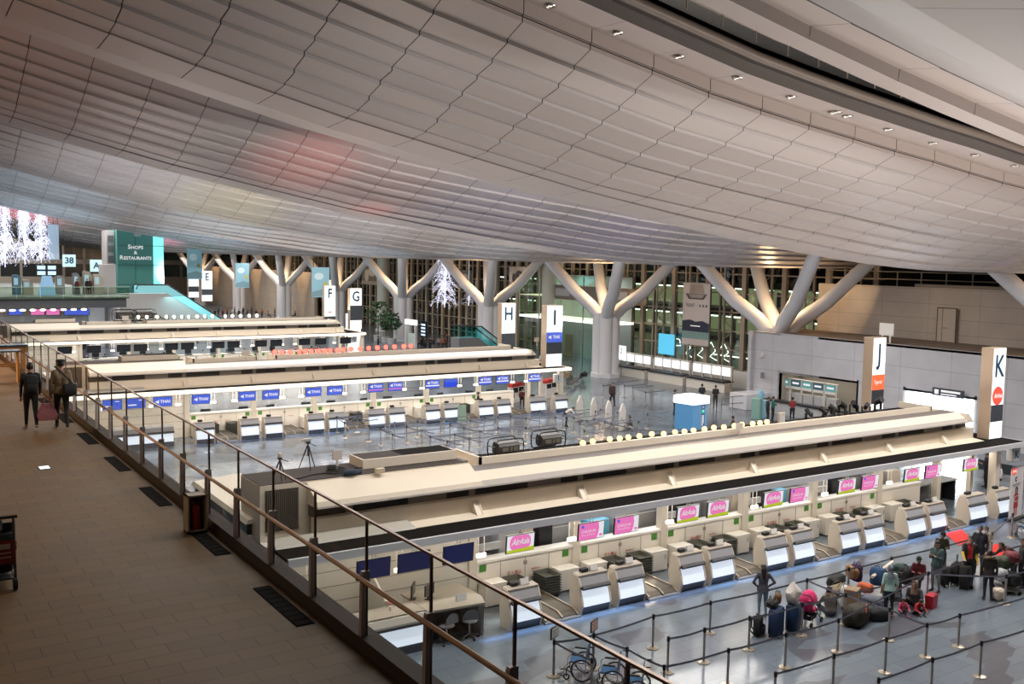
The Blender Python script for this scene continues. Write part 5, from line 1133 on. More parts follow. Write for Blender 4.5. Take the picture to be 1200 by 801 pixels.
m.tube([(-.36, 0, .02), (-.8, -.05, .02), (-1.3, -.3, .02), (-1.55, -.3, .02)], .018, 6); m.tube([(.3, 0, .03), (.7, .1, .03), (1.2, .05, .05), (1.45, .1, .1), (1.5, .1, .3)], .018, 6); m.build('coil', RUBBER, t, True)
p = gz(412, 556, 4.585); t = thing('cable_bag', 'dark blue cloth bundle beside the cable coil on the roof', 'bundle', p); m = MB(); m.sph((0, 0, .07), (.26, .16, .09), 12, 8); m.sph((.2, .06, .06), (.18, .12, .07), 10, 6); m.build('cloth', cloth((.015, .025, .05)), t, True)
def roof_sign(label, p, w, h, mh):
    t = thing('roof_sign', label, 'sign board', p); MB().box(-w/2, -.02, mh, w/2, .02, mh+h).build('board', mat('roof board', (.60, .54, .47), .5), t); MB().box(-.03, -.02, 0, .03, .02, mh).build('stem', mat('roof board', (1, 1, 1)), t); return t
roof_sign('small blank cream board on a stem at the edge of the nearest island roof', (*gy(866, 511, 26.35).xy, 4.33), .36, .26, .22)
roof_sign('small blank cream board on a stem on the brown roof beside the cable coil', gz(395, 550, 4.585), .30, .28, .30)
p = gy(288, 420, 59.2); roof_sign('small blank pinkish board on the middle island roof', (p.x, 59.2, 4.4), .5, .35, .25); p = gy(629, 406, 60); roof_sign('small white board at the right end of the middle island roof', (p.x, 60, 4.4), .4, .3, .3); p = gy(147, 376, 93); roof_sign('small white board on the farthest island roof', (p.x, 93, 4.4), .55, .4, .25)
t = thing('timber_block', 'small pale block lying on the ledge by the roof plinth', 'block', gz(445, 554, 4.585)); MB().rbox(-.14, -.07, 0, .14, .07, .15, .015).build('block', mat('block wood', (.6, .5, .36), .6), t)
t = thing('junction_box', 'small grey metal box in the gap between the two roof parapets', 'junction box', (*gy(543, 541, 26.65).xy, 4.34)); MB().rbox(-.14, -.1, 0, .14, .1, .16, .02).build('box', DGREY, t)
# black stage lights at the right end of the nearest roof
for i, (px, py, s) in enumerate([(948, 486, .75), (966, 482, .9), (976, 478, 1.0), (987, 474, 1.15), (1001, 474, .95), (1015, 476, .8), (1029, 470, 1.1)]):
    p = gy(px, py, 27.6); t = thing('stage_light', 'black stage light, %s from the left of the cluster on the nearest roof' % ORD[i], 'stage light', (p.x, 27.6, 4.28), .5*i, 'stage lights on the nearest island roof'); hh = max(.35, p.z-4.28)
    m = MB(); m.rbox(-.17, -.13, 0, .17, .13, .16, .03); m.build('base', RUBBER, t); m = MB(); m.box(-.2, -.05, .14, -.15, .05, hh); m.box(.15, -.05, .14, .2, .05, hh); m.build('yoke', RUBBER, t); MB().cyl((-.0, -.16*s, hh-.1), (.0, .2*s, hh+.12), .10*s, .13*s, n=12).build('lamp_head', RUBBER, t)
p = gy(909, 486, 27.6); t = thing('stage_light', 'pale-backed lamp panel standing on the nearest island roof, left of the black stage lights', 'lamp panel', (p.x, 27.3, 4.28)); MB().rbox(-.2, -.04, .1, .2, .04, .55, .02).build('lamp_head', mat('lamp panel beige', (.42, .36, .28), .5), t); MB().box(-.16, -.05, .15, .16, -.035, .5).build('grille', LGREY, t); MB().cyl((0, 0, 0), (0, 0, .12), .03).build('base', RUBBER, t)
# ================================================================== QUEUE BARRIERS
STP = mat('stanchion post', (.34, .31, .29), .4, .3); BELTM = mat('barrier belt', (.20, .21, .26), .7); BASEM = mat('stanchion base', (.42, .37, .30), .3, .7)
stan = None; SPOS = {}
def stanchion(key, px, py, where, i, z=1.0):
    global stan
    lab = 'retractable-belt barrier post, %s' % where
    p = gz(px, py, z); p = Vector((p.x, p.y, 0)); SPOS[key] = p
    if stan is None:
        stan = thing('barrier_post', lab, 'barrier post'); m = MB(); m.cyl((0, 0, 0), (0, 0, .025), .18, .165, n=20); m.cyl((0, 0, .025), (0, 0, .05), .16, .03, n=20); m.build('base', BASEM, stan)
        MB().cyl((0, 0, .04), (0, 0, .88), .034, n=10).build('pole', STP, stan); m = MB(); m.cyl((0, 0, .86), (0, 0, .98), .042, n=12); m.cyl((0, 0, .98), (0, 0, 1.0), .042, .03, n=12); m.build('belt_head', RUBBER, stan); o = stan
    else: o = dup(stan, label=lab)
    o.location = p; SO[key] = o; return o
SO = {}
def belt(k1, k2, zz=.93):
    a, b = SPOS[k1], SPOS[k2]; d = b-a; n = 5; w = Vector((0, 0, .03))
    m = MB(); P = []
    for i in range(n+1):
        t_ = i/n; q = d*t_; q.z = zz-.035*4*t_*(1-t_); P.append(q)
    for u, v in zip(P, P[1:]): m.poly([u-w, v-w, v+w, u+w])
    m.build('belt', BELTM, SO[k1])
near = {'a1': (696, 741), 'a2': (766, 719), 'a3': (833, 703), 'a4': (946, 677), 'a5': (995, 664), 'a6': (1045, 651.5), 'a7': (1163, 623), 'a8': (1187, 601),
        'w1': (649.5, 749), 'w2': (693.8, 770), 'b0': (735, 757), 'c0': (778.5, 778), 'b1': (783.5, 745), 'b2': (826, 734.5), 'b3': (878.7, 721), 'b4': (940.8, 705.5), 'b5': (991.5, 694), 'b6': (1088, 669), 'b7': (1134, 653), 'b8': (1222, 629),
        'c1': (854, 758.5), 'c2': (921.5, 740), 'c3': (983, 723.5), 'c4': (1043, 711), 'c5': (1179.6, 672.5), 'c6': (1235, 656),
        'd0': (909, 786), 'd1': (977.6, 765), 'd2': (1039, 745.6), 'd3': (1086.6, 729), 'd4': (1125, 718), 'd5': (1225, 690), 'e0': (1030, 793), 'e1': (1093, 769.5), 'e2': (1150.5, 750), 'e3': (1225, 727)}
NAMES = {'a': 'in the row closest to the near counters', 'w': 'beside the parked wheelchairs', 'b': 'in the second row from the near counters', 'c': 'in the third row from the near counters', 'd': 'in the fourth row from the near counters', 'e': 'in the row nearest the lower right corner'}
cnt = {}
for k, (px, py) in near.items():
    if px > 1200: 
        p = gz(px, py, 1.0); SPOS[k] = Vector((p.x, p.y, 0)); continue
    r = k[0]; cnt[r] = cnt.get(r, 0)+1
    o = stanchion(k, px, py, '%s from the left %s' % (ORD[cnt[r]-1], NAMES[r]), 0); o['group'] = 'barrier posts ' + NAMES[r]
for a, b in [('a1', 'a2'), ('a2', 'a3'), ('a3', 'a4'), ('a4', 'a5'), ('a5', 'a6'), ('a6', 'a7'), ('a4', 'b5'), ('b1', 'b2'), ('b2', 'b3'), ('b3', 'b4'), ('b4', 'b5'), ('b5', 'b6'), ('b6', 'b7'), ('b7', 'b8'), ('a1', 'b0'), ('b0', 'c0'), ('w1', 'w2'), ('w1', 'a1'), ('c1', 'c2'), ('c0', 'c1'), ('c2', 'c3'), ('c3', 'b6'), ('b5', 'c4'), ('c4', 'd3'), ('b6', 'c5'), ('c5', 'c6'),
             ('d0', 'd1'), ('d1', 'd2'), ('d2', 'd3'), ('d3', 'd4'), ('d4', 'd5'), ('e0', 'e1'), ('e1', 'e2'), ('e2', 'e3'), ('d3', 'c4'), ('a7', 'a8')]: belt(a, b)
mid4 = [(20, 335), (60, 350), (95, 375), (155, 350), (210, 390), (265, 405), (320, 430), (330, 375), (387, 395), (437, 370), (457, 410), (497, 440), (545, 355), (590, 385), (577, 462), (612, 430), (655, 400), (680, 450), (685, 365), (730, 415), (750, 350), (815, 400), (873, 345), (815, 350), (945, 355), (945, 400), (1012, 320), (1085, 350), (1120, 340)]
for i, (a, b) in enumerate(sorted(mid4)):
    o = stanchion('m%d' % i, 380+a/4, 400+b/4, '%s from the left in the queue maze before the middle island' % ORD[i], 0); o['group'] = 'barrier posts before the middle island'
mk = ['m%d' % i for i in range(len(mid4))]
used = set()
for i, k in enumerate(mk):
    c = sorted(((SPOS[k]-SPOS[j]).length, j) for j in mk if j != k)
    for dd, j in c[:2]:
        if 0.8 < dd < 3.4 and (j, k) not in used: used.add((k, j)); belt(k, j)
m5 = [(680, 222), (722, 262), (760, 300), (805, 282), (860, 222), (890, 210), (920, 290), (960, 300), (1000, 230), (1080, 330), (1135, 288), (1192, 240), (850, 270), (790, 345)]
for i, (a, b) in enumerate(sorted(m5)):
    o = stanchion('g%d' % i, 540+a/5.45, 440+b/5.45, '%s from the left among the white gate panels' % ORD[i], 0); o['group'] = 'barrier posts by the white gate panels'
for i in range(0, 12, 2): belt('g%d' % i, 'g%d' % (i+1))
m6 = [(911, 58), (1010, 35), (1045, 60), (1100, 70), (1180, 100)]
for i, (a, b) in enumerate(m6):
    o = stanchion('r%d' % i, 540+a/5.45, 440+b/5.45, '%s from the left in front of the lit-screen counters' % ORD[i], 0); o['group'] = 'barrier posts before the lit-screen counters'
for i in range(4): belt('r%d' % i, 'r%d' % (i+1))
# notice frames clipped on two posts
for k, lab, c in (('w1', 'framed white notice on the barrier post beside the leftmost wheelchair', (.62, .60, .55)), ('a1', 'framed pink notice on the barrier post behind the wheelchairs', (.62, .38, .32))):
    p = SPOS[k]; t = thing('notice_sign', lab, 'notice', (p.x, p.y, 1.0), .45); MB().box(-.2, -.015, .05, .2, .015, .36).build('frame', RUBBER, t); MB().box(-.17, -.02, .08, .17, -.014, .33).build('sheet', mat('notice sheet %s' % k, c, .6), t); MB().box(-.02, -.01, 0, .02, .01, .06).build('clip', DARK, t)
    m = MB(); m.box(-.11, -.022, .24, .11, -.02, .26); m.box(-.09, -.022, .18, .09, -.02, .195); m.box(-.1, -.022, .13, .1, -.02, .145); m.build('printed_lines', TXTGREY, t)
# ================================================================== WHEELCHAIRS
def wheelchair(label, loc, rz, group='folding wheelchairs', first=[None]):
    if first[0]: return dup(first[0], loc, rz, label, group)
    t = thing('wheelchair', label, 'wheelchair', loc, rz, group); BL = cloth((.025, .10, .24), 'wheelchair blue')
    for x in (-.29, .29):
        m = MB(); m.torus((x, -.08, .30), (1, 0, 0), .28, .022, 28, 8, 0); m.torus((x*1.12, -.08, .30), (1, 0, 0), .24, .009, 24, 5, 1)
        for k in range(12):
            a = PI*k/6; m.cyl((x, -.08, .30), (x, -.08+.27*math.cos(a), .30+.27*math.sin(a)), .004, n=4, mi=1)
        m.cyl((x-.03, -.08, .3), (x+.03, -.08, .3), .03, n=10, mi=1); m.build('drive_wheel', [RUBBER, STEEL], t, True)
        m = MB(); m.torus((x*.85, .33, .085), (1, 0, 0), .07, .018, 16, 6); m.cyl((x*.85, .33, .085), (x*.85, .33, .3), .014, n=6); m.build('castor', RUBBER, t)
        m = MB(); m.tube([(x*.82, -.28, .94), (x*.82, -.20, .90), (x*.82, -.17, .25)], .014, 6); m.tube([(x*.82, -.18, .68), (x*.82, .22, .68), (x*.82, .3, .6), (x*.82, .3, .3), (x*.82, -.17, .28)], .012, 6); m.tube([(x*.82, .3, .3), (x*.8, .45, .16), (x*.6, .52, .12)], .012, 6); m.build('frame', STEEL, t, True)
        MB().cyl((x*.82, -.38, .945), (x*.82, -.26, .935), .018, n=8).build('push_grip', RUBBER, t); MB().rbox(x*.82-.03, -.12, .68, x*.82+.03, .2, .72, .01).build('armrest', RUBBER, t); MB().box(x*.6-.08, .42, .10, x*.6+.08, .58, .115).build('footplate', DARK, t)
    MB().loft([[(-.22, -.17, .48), (.22, -.17, .48), (.22, -.155, .48), (-.22, -.155, .48)], [(-.22, -.2, .9), (.22, -.2, .9), (.22, -.185, .9), (-.22, -.185, .9)]]).build('backrest', BL, t); MB().rbox(-.21, -.17, .45, .21, .26, .49, .01).build('seat', BL, t); first[0] = t; return t
for i, (px, py, rz) in enumerate([(680, 793, .75), (716, 806, .78), (744, 818, .8)]):
    p = gz(px, py, 0.0); wheelchair('folded-back blue wheelchair, %s in the row at the lower edge under the glass rail' % ['leftmost', 'middle', 'rightmost'][i], (p.x, p.y, 0), rz)
p = gz(1203, 632); wheelchair('wheelchair beside the roll-up banner, cut off by the right edge', (p.x, p.y, 0), -.5)
# ================================================================== LUGGAGE AND STROLLER
def suitcase(label, loc, rz, c, w=.45, d=.28, h=.68, m_=None, wheels=True, handle=0.):
    t = thing('suitcase', label, 'suitcase', loc, rz); mm = m_ or cloth(c); m = MB(); m.rbox(-w/2, -d/2, .06, w/2, d/2, h, .05); m.build('shell', mm, t, True)
    m = MB()
    for x in (-w/2+.06, w/2-.06):
        for y in (-d/2+.05, d/2-.05): m.cyl((x-.015, y, .035), (x+.015, y, .035), .035, n=10)
    m.build('wheels', RUBBER, t); m = MB(); m.tube([(-.08, 0, h-.01), (-.07, 0, h+.04+handle), (.07, 0, h+.04+handle), (.08, 0, h-.01)], .012, 6); m.tube([(-w/2, -.05, h*.45), (-w/2-.03, -.05, h*.48), (-w/2-.03, -.05, h*.62), (-w/2, -.05, h*.65)], .012, 6); m.build('handle', RUBBER, t); return t
def soft(name, label, loc, rz, c, sx, sy, sz, lumps=4, strap=True, seed=1, ex=.55, tie=False):
    "slumped bag: a squarish rounded sack with folds, flat underneath, with seam piping and a carrying strap"
    r = random.Random(seed); t = thing(name, label, 'bag', loc, rz); m = MB(); n, k = 22, 13
    ph = [(r.uniform(0, 6), r.uniform(2, 5), r.uniform(.02, .055)) for _ in range(5)]
    sg = lambda v, e: math.copysign(abs(v)**e, v); rings = []; top = []
    for i in range(1, k):
        tt = PI*i/k-PI/2; rg = []
        for j in range(n):
            a = 2*PI*j/n; x = sg(math.cos(tt), ex)*sg(math.cos(a), ex); y = sg(math.cos(tt), ex)*sg(math.sin(a), ex); z = sg(math.sin(tt), ex*1.1)
            d = 1+sum(am*math.sin(fr*a+fr*1.7*z+p) for p, fr, am in ph)
            if tie and z > .2: q = 1-.75*(z-.2)/.8; x *= q; y *= q
            zz = max(.004, sz*.5*(1+z*(1+.06*math.sin(3*a+ph[0][0]))))
            rg.append((x*d*sx/2, y*d*sy/2, zz))
        rings.append(rg)
    m.loft(rings); m.build('bag_body', cloth(c), t, True)
    h = k//2; dk = cloth(tuple(v*.45 for v in c))
    if not tie:
        [MB().tube([Vector(rings[i][q_])*1.01 for i in range(2, k-2)], .012, 5).build('piping', dk, t) for q_ in (0, n//2)]
    if strap:
        z1 = sz*.93
        for s in (-1, 1) if not tie else (1,): MB().tube([(-sx*.22, s*sy*.2, z1), (-sx*.14, s*sy*.24, z1+.10), (sx*.14, s*sy*.24, z1+.11), (sx*.22, s*sy*.2, z1)], .013, 6).build('strap', dk, t)
    return t
p = gz(909, 744); suitcase('large blue suitcase standing upright beside the black backpack, left of the blue pair', p, .5, 0, .58, .36, .84, BLUESUIT); pz1 = p
p = gz(929, 739); suitcase('large blue suitcase beneath the white plastic bag, right of the blue pair', p, .5, 0, .58, .36, .86, BLUESUIT)
soft('plastic_bag', 'full translucent white plastic bag lying on top of the right blue suitcase', (p.x-.05, p.y, .85), .3, (.66, .61, .57), .56, .40, .66, 3, False, 4, .75, True)
p2 = gz(888, 744); backpack('backpack', 'black backpack leaning against the left blue suitcase', p2, .6, (.014, .014, .015), 1.25)
soft('handbag', 'black round-buckled bag on top of the left blue suitcase', (pz1.x-.1, pz1.y+.1, .84), .4, (.018, .017, .017), .42, .3, .22, 2, True, 5); soft('handbag', 'tan leather bag wedged behind the white plastic bag', (pz1.x+.25, pz1.y+.2, .84), .2, (.24, .13, .06), .3, .16, .32, 1, True, 6)
def stroller(label, loc, rz):
    t = thing('stroller', label, 'stroller', loc, rz); PK = cloth((.62, .03, .14), 'stroller pink')
    m = MB(); R = .36
    q = MB(); q.sph((0, -.05, .70), (.25, R, R), 18, 14)
    for fc in q.f:
        c_ = sum((Vector(q.v[i]) for i in fc), Vector())/len(fc)
        if c_.z > .74 or c_.y < -.22 and c_.z > .5: m.poly([q.v[i] for i in fc])
    for ang in (.55, 1.2): m.torus((0, -.05, .70), (0, math.sin(ang), -math.cos(ang)), .30, .012, 20, 5, a0=0, a1=2*PI) if False else None
    m.build('canopy', PK, t, True); m = MB(); m.loft([[(-.2, .25, .42), (.2, .25, .42), (.2, .25, .47), (-.2, .25, .47)], [(-.2, -.1, .40), (.2, -.1, .40), (.2, -.1, .46), (-.2, -.1, .46)], [(-.2, -.36, .82), (.2, -.36, .82), (.2, -.30, .84), (-.2, -.30, .84)]]); m.build('seat', PK, t)
    m = MB()
    for x in (-.24, .24): m.tube([(x, .38, .1), (x, .05, .45), (x, -.38, .95), (x*.9, -.46, 1.02)], .013, 6); m.tube([(x, -.34, .1), (x, .12, .5), (x, .2, .62)], .013, 6)
    m.tube([(-.22, -.46, 1.02), (.22, -.46, 1.02)], .018, 6); m.tube([(-.24, .12, .5), (-.2, .3, .6), (.2, .3, .6), (.24, .12, .5)], .015, 6); m.build('frame', DARK, t); 
    for x in (-.25, .25):
        for y in (-.34, .38): m = MB(); m.torus((x, y, .09), (1, 0, 0), .07, .022, 16, 6); m.cyl((x-.02, y, .09), (x+.02, y, .09), .03, n=8); m.build('wheel', RUBBER, t)
    m = MB(); m.loft([[(-.18, -.25, .18), (.18, -.25, .18), (.18, .15, .18), (-.18, .15, .18)], [(-.22, -.28, .34), (.22, -.28, .34), (.22, .18, .34), (-.22, .18, .34)]], caps=False); m.build('basket', RUBBER, t); return t
stroller('pink stroller with rounded canopy beside the blue suitcases', gz(947, 730), -1.3)
p = gz(1003, 731); soft('duffel_bag', 'large bulging dark brown duffel bag with red strap on the floor', p, .3, (.022, .019, .013), 1.05, .62, .60, 4, False, 8)
t = thing('luggage_strap', 'thin red strap lying across the dark brown duffel bag', 'strap', (p.x, p.y-.1, .5), .3); MB().tube([(-.1, -.24, -.02), (.05, -.2, .1), (.3, -.1, .13)], .016, 6).build('strap', TXTRED, t)
pile = [('duffel_bag', 'camouflage and beige duffel bag on top of the luggage pile, left end', 982, 706, .35, (.20, .16, .10), .9, .45, .4), ('duffel_bag', 'black duffel bag behind the beige one in the luggage pile', 979, 697, .62, (.02, .02, .018), .95, .4, .35), ('plastic_bag', 'pale grey plastic bag hanging beside the carton in the luggage pile', 991, 712, .0, (.50, .50, .52), .42, .4, .72), ('soft_bag', 'tan plush bag on top of the luggage pile near the barrier post', 998, 690, .7, (.26, .14, .06), .55, .4, .42),
        ('soft_bag', 'black tote with purple trim at the back of the luggage pile', 1003, 690, .5, (.05, .02, .08), .4, .3, .6), ('soft_bag', 'red and yellow striped bag in the middle of the luggage pile', 1014, 700, .35, (.45, .10, .04), .5, .35, .3), ('backpack', 'blue and black backpack stacked beside the white roller tube', 1028, 694, .45, (.03, .08, .18), .5, .4, .62), ('soft_bag', 'grey-blue wrapped bundle at the foot of the luggage pile', 1022, 716, .0, (.09, .10, .13), .85, .6, .5),
        ('soft_bag', 'dark grey bundle with white dots below the hijab-wearer, left', 1018, 722, .0, (.05, .055, .065), .6, .45, .35), ('duffel_bag', 'black duffel bag lying on the floor between the brown duffel and the standing traveller', 1030, 726, .0, (.016, .016, .018), .7, .4, .35), ('backpack', 'black backpack on the trolley beside the seated person in maroon', 1062, 690, .3, (.015, .015, .016), .45, .4, .6), ('soft_bag', 'dark green bag high on the luggage trolley', 1054, 685, .7, (.02, .05, .04), .5, .4, .35)]
for i, (n, lab, px, py, z, c, sx, sy, sz) in enumerate(pile):
    p = gz(px, py, 0); soft(n, lab, (p.x, p.y, z*.55), .3*i, c, sx, sy, sz, 3, i % 2 == 0, 20+i)
p = gz(998, 716); t = thing('carton', 'brown cardboard carton in the luggage pile', 'box', (p.x, p.y, 0), .4); MB().box(-.25, -.2, 0, .25, .2, .75).build('carton_body', mat('cardboard', (.24, .16, .09), .8), t); MB().box(-.03, -.205, 0, .03, .205, .755).build('tape', mat('tape', (.3, .24, .16), .4), t)
p = gz(1045, 700); trolley('luggage_trolley', 'grey luggage trolley behind the standing traveller in turquoise', (p.x, p.y, 0), 2.2)
a = gz(1021, 697); t = thing('roller_tube', 'long white tube leaning diagonally across the luggage pile', 'tube', (a.x, a.y, .62)); b = gy(1046, 658, a.y+.25); MB().cyl((0, 0, 0), (b.x-a.x, b.y-a.y, b.z-.62), .055, n=12).build('tube', mat('white tube', (.75, .66, .58), .5), t, True)
p = gz(1091, 711); t = thing('shopping_bag', 'bright red paper shopping bag standing on the floor', 'bag', p, .25); m = MB(); m.loft([[(-.22, -.12, 0), (.22, -.12, 0), (.22, .12, 0), (-.22, .12, 0)], [(-.23, -.13, .42), (.23, -.13, .42), (.23, .13, .42), (-.23, .13, .42)]], caps=True); m.build('bag_body', mat('red bag', (.36, .012, .025), .5), t); MB().tube([(-.1, -.13, .42), (-.06, -.13, .56), (.06, -.13, .56), (.1, -.13, .42)], .01, 5).build('handle', mat('red bag', (1, 1, 1)), t)
suitcase('black suitcase under the hand of the red-shirted person, left', gz(1120, 684), .3, (.013, .012, .012), .5, .3, .75, handle=.25); suitcase('large black suitcase in front of the red-shirted person', gz(1131, 689), .3, (.014, .013, .013), .55, .32, .80, handle=.1)
suitcase('dark suitcase with tall pull handle behind the person in teal blazer', gz(1106, 686), .2, (.02, .018, .018), .45, .28, .66, handle=.45)
t = thing('handbag', 'brown leather shoulder bag carried by the person in the fur-trimmed coat', 'bag', gz(1151, 698)+Vector((0, 0, .78)), .4); MB().rbox(-.15, -.08, 0, .15, .08, .30, .05).build('bag_body', mat('tan leather', (.30, .12, .045), .5), t, True); MB().tube([(-.1, 0, .28), (0, .0, .62), (.1, 0, .28)], .016, 6).build('strap', mat('tan leather', (1, 1, 1)), t)
soft('plastic_bag', 'white plastic bag on the floor behind the person in the fur-trimmed coat', gz(1169, 702), 0, (.62, .54, .46), .45, .35, .38, 2, False, 41)
p = gz(1179, 692); trolley('luggage_trolley', 'overloaded luggage trolley with bags at the right edge', (p.x, p.y, 0), -.6)
for i, (lab, px, py, z, c, sx, sy, sz) in enumerate([('dark green duffel bag on the overloaded trolley at the right edge', 1176, 690, .75, (.035, .045, .03), .7, .45, .4), ('yellow and black bag on the overloaded trolley at the right edge', 1178, 692, .35, (.45, .30, .02), .35, .3, .34), ('maroon bag on top of the overloaded trolley at the right edge', 1184, 690, .95, (.13, .02, .03), .55, .4, .35), ('pale grey bag on the front of the overloaded trolley at the right edge', 1172, 694, .4, (.36, .37, .40), .4, .35, .42), ('black bag low on the overloaded trolley at the right edge', 1183, 693, .2, (.02, .02, .02), .6, .4, .5)]):
    p = gz(px, py, 0); soft('soft_bag', lab, (p.x, p.y, z), .4*i, c, sx, sy, sz, 3, False, 60+i)
# red carpet mats in front of the last near counters
for lab, q in (('red carpet mat before the near counters, left piece', [(1107, 625), (1127, 620), (1140, 633), (1124, 639)]), ('red carpet mat before the near counters, right piece', [(1152, 640), (1172, 636.5), (1192, 648), (1172, 654)])):
    P_ = [gz(*u) for u in q]; c = sum(P_, Vector())/4; t = thing('carpet_mat', lab, 'carpet', c); m = MB(); y0, y1 = min(v.y for v in P_), max(v.y for v in P_); x0, x1 = min(v.x for v in P_), max(v.x for v in P_)
    m.prismz([((v-c).x, (v-c).y) for v in P_], .002, .014); m.build('carpet', REDMAT, t)
# roll-up banner at the right edge
p = gz(1189, 608); t = thing('roll_up_banner', 'white roll-up banner with a picture of a woman in red holding a round sign', 'banner', p, .15); w = 1.35; h = 2.28
m = MB(); m.rbox(-w/2, -.18, 0, w/2, .18, .09, .02); m.build('base', RUBBER, t); MB().box(-w/2, -.01, .09, w/2, .01, h).build('sheet', mat('banner sheet', (.66, .60, .58), .5, 0, .10, (.9, .85, .85)), t); MB().box(-w/2, -.02, h, w/2, .02, h+.03).build('top_rail', STEEL, t)
m = MB(); m.sph((-.38, -.012, h-.12), (.26, .008, .17), 20, 10); m.build('red_oval', REDLIT, t); text('AirAsia', .17, TXTW, t, (-.38, -.026, h-.12), shear=.3, sx=.75)
m = MB(); m.sph((-.12, -.012, 1.78), (.12, .006, .12), 18, 10); m.build('round_mark', RUBBER, t); text('A', .15, TXTW, t, (-.12, -.024, 1.78)); m = MB(); m.box(-.5, -.016, 1.54, .36, -.011, 1.575); m.box(-.42, -.016, 1.47, .28, -.011, 1.495); m.build('printed_lines', TXTGREY, t)
m = MB()
def flat(P_, mi, y): m.poly([(x, y, z) for x, z in P_], mi)
flat([(-.18, .18), (-.06, .18), (-.06, .6), (-.18, .6)], 0, -.013); flat([(.02, .18), (.14, .18), (.14, .6), (.02, .6)], 0, -.013); flat([(-.26, .5), (.22, .5), (.2, .98), (.26, 1.0), (.18, 1.12), (-.22, 1.12), (-.3, 1.0), (-.24, .98)], 0, -.014); flat([(-.16, 1.1), (.12, 1.1), (.14, 1.36), (.04, 1.44), (-.08, 1.44), (-.17, 1.36)], 2, -.0135); flat([(-.09, 1.14), (.05, 1.14), (.05, 1.3), (-.02, 1.38), (-.09, 1.3)], 1, -.015); flat([(-.22, .78), (.26, .78), (.28, 1.04), (-.22, 1.04)], 3, -.016)
m.sph((.03, -.018, .91), (.2, .004, .11), 18, 8, 0); m.build('printed_figure', [mat('banner red', (.5, .02, .03), .5), mat('banner skin', (.42, .22, .15), .5), RUBBER, mat('banner card', (.65, .6, .58), .5)], t)
# ================================================================== MIDDLE AND FAR HALL
# white gate panels with pointed tops
gp = None
for i, (px, py) in enumerate([(676, 494), (692, 497), (709.5, 501), (726, 505)]):
    p = gz(px, py, 0); lab = 'white pointed gate panel, %s of the row beside the middle island' % ['farthest', 'second', 'third', 'nearest'][i]
    if gp is None:
        gp = thing('gate_wing', lab, 'gate panel', p, .5, 'pointed gate panels'); MB().prismy([(-.02, 0), (.9, 0), (.9, 1.25), (.55, 1.72), (.35, 1.72), (-.02, 1.3)], -.05, .05).build('panel', mat('gate white', (.66, .62, .58), .45), gp); m = MB(); m.box(-.1, -.2, 0, .98, .2, .04); m.build('foot', DGREY, gp)
        m = MB()
        for z in (.5, .9, 1.3): m.sph((.94, 0, z), .06, 8, 6)
        m.build('card_reader', mat('reader teal', (.05, .12, .13), .4), gp)
    else: dup(gp, p, .5, lab)
# blue information kiosk with a lit white head
p = gz(808, 500); t = thing('information_kiosk', 'blue information kiosk with glowing white top panel', 'kiosk', (44.6, 46.6, 0), .12); w = 1.5
MB().rbox(-w/2, -w/2, 0, w/2, w/2, 1.72, .03).build('body', mat('kiosk blue', (.09, .27, .50), .4, 0, .12, (.1, .35, .7)), t); MB().rbox(-w*.56, -w*.56, 1.72, w*.56, w*.56, 2.22, .03).build('lit_head', mat('kiosk lit head', (1, 1, 1), .4, 0, 1.3, (.85, .95, 1)), t)
MB().box(.12, -w/2-.012, .1, .45, -w/2-.002, 1.68).build('sign_strip', mat('kiosk strip', (.03, .12, .30), .4), t)
text('+', .3, TXTW, t, (.28, -w/2-.02, 1.5)); MB().box(.19, -w/2-.02, 1.16, .37, -w/2-.012, 1.34).build('green_mark', mat('kiosk green', (.05, .6, .3), .4, 0, .8, (.05, .7, .35)), t); m = MB(); m.box(.19, -w/2-.02, .3, .25, -w/2-.012, 1.0); m.box(.30, -w/2-.02, .45, .34, -w/2-.012, 1.0); m.build('printed_lines', TXTW, t)

MB().box(.5, -w/2-.011, .05, .53, -w/2-.002, 1.7).build('edge_trim', STEEL, t); MB().box(.08, -w/2-.011, .05, .11, -w/2-.002, 1.7).build('edge_trim', STEEL, t)
# airport seats
def seats(label, loc, rz, n=4):
    t = thing('airport_bench', label, 'bench seating', loc, rz); G = mat('seat grey', (.06, .065, .075), .4, .1)
    for i in range(n):
        x = (i-n/2)*.62; m = MB(); m.loft([[(x, y, z) for y, z in ((-.25, .42), (.2, .38), (.24, .40), (.34, .9), (.30, .9), (.18, .44), (-.25, .47))], [(x+.56, y, z) for y, z in ((-.25, .42), (.2, .38), (.24, .40), (.34, .9), (.30, .9), (.18, .44), (-.25, .47))]]); m.build('seat_shell', G, t)
        m = MB(); m.box(x-.04, -.2, .6, x-.01, .25, .63); m.box(x-.04, .0, .38, x-.01, .04, .6); m.build('armrest', STEEL, t)
    m = MB(); m.box(-n*.31, .0, .30, n*.31, .06, .36); m.build('beam', STEEL, t)
    for x in (-n*.25, n*.25): m = MB(); m.cyl((x, .03, 0), (x, .03, .32), .03); m.box(x-.03, -.28, 0, x+.03, .3, .04); m.build('leg', STEEL, t)
p = gz(671, 453.5); seats('row of grey airport seats at the foot of the big branching column', (p.x, p.y, 0), .75, 5); p = gz(677, 448); seats('second row of grey airport seats, back to back with the first', (p.x+.5, p.y+.4, 0), .75+PI, 5)
t = thing('cardboard_box', 'brown box resting on the grey airport seats', 'box', (p.x-.9, p.y+.3, .5), .7); MB().box(-.3, -.25, 0, .3, .25, .4).build('carton', mat('cardboard', (1, 1, 1)), t); soft('holdall', 'black bag resting on the grey airport seats', (p.x+.6, p.y-.2, .5), .7, (.02, .02, .025), .8, .4, .4, 2, False, 71)
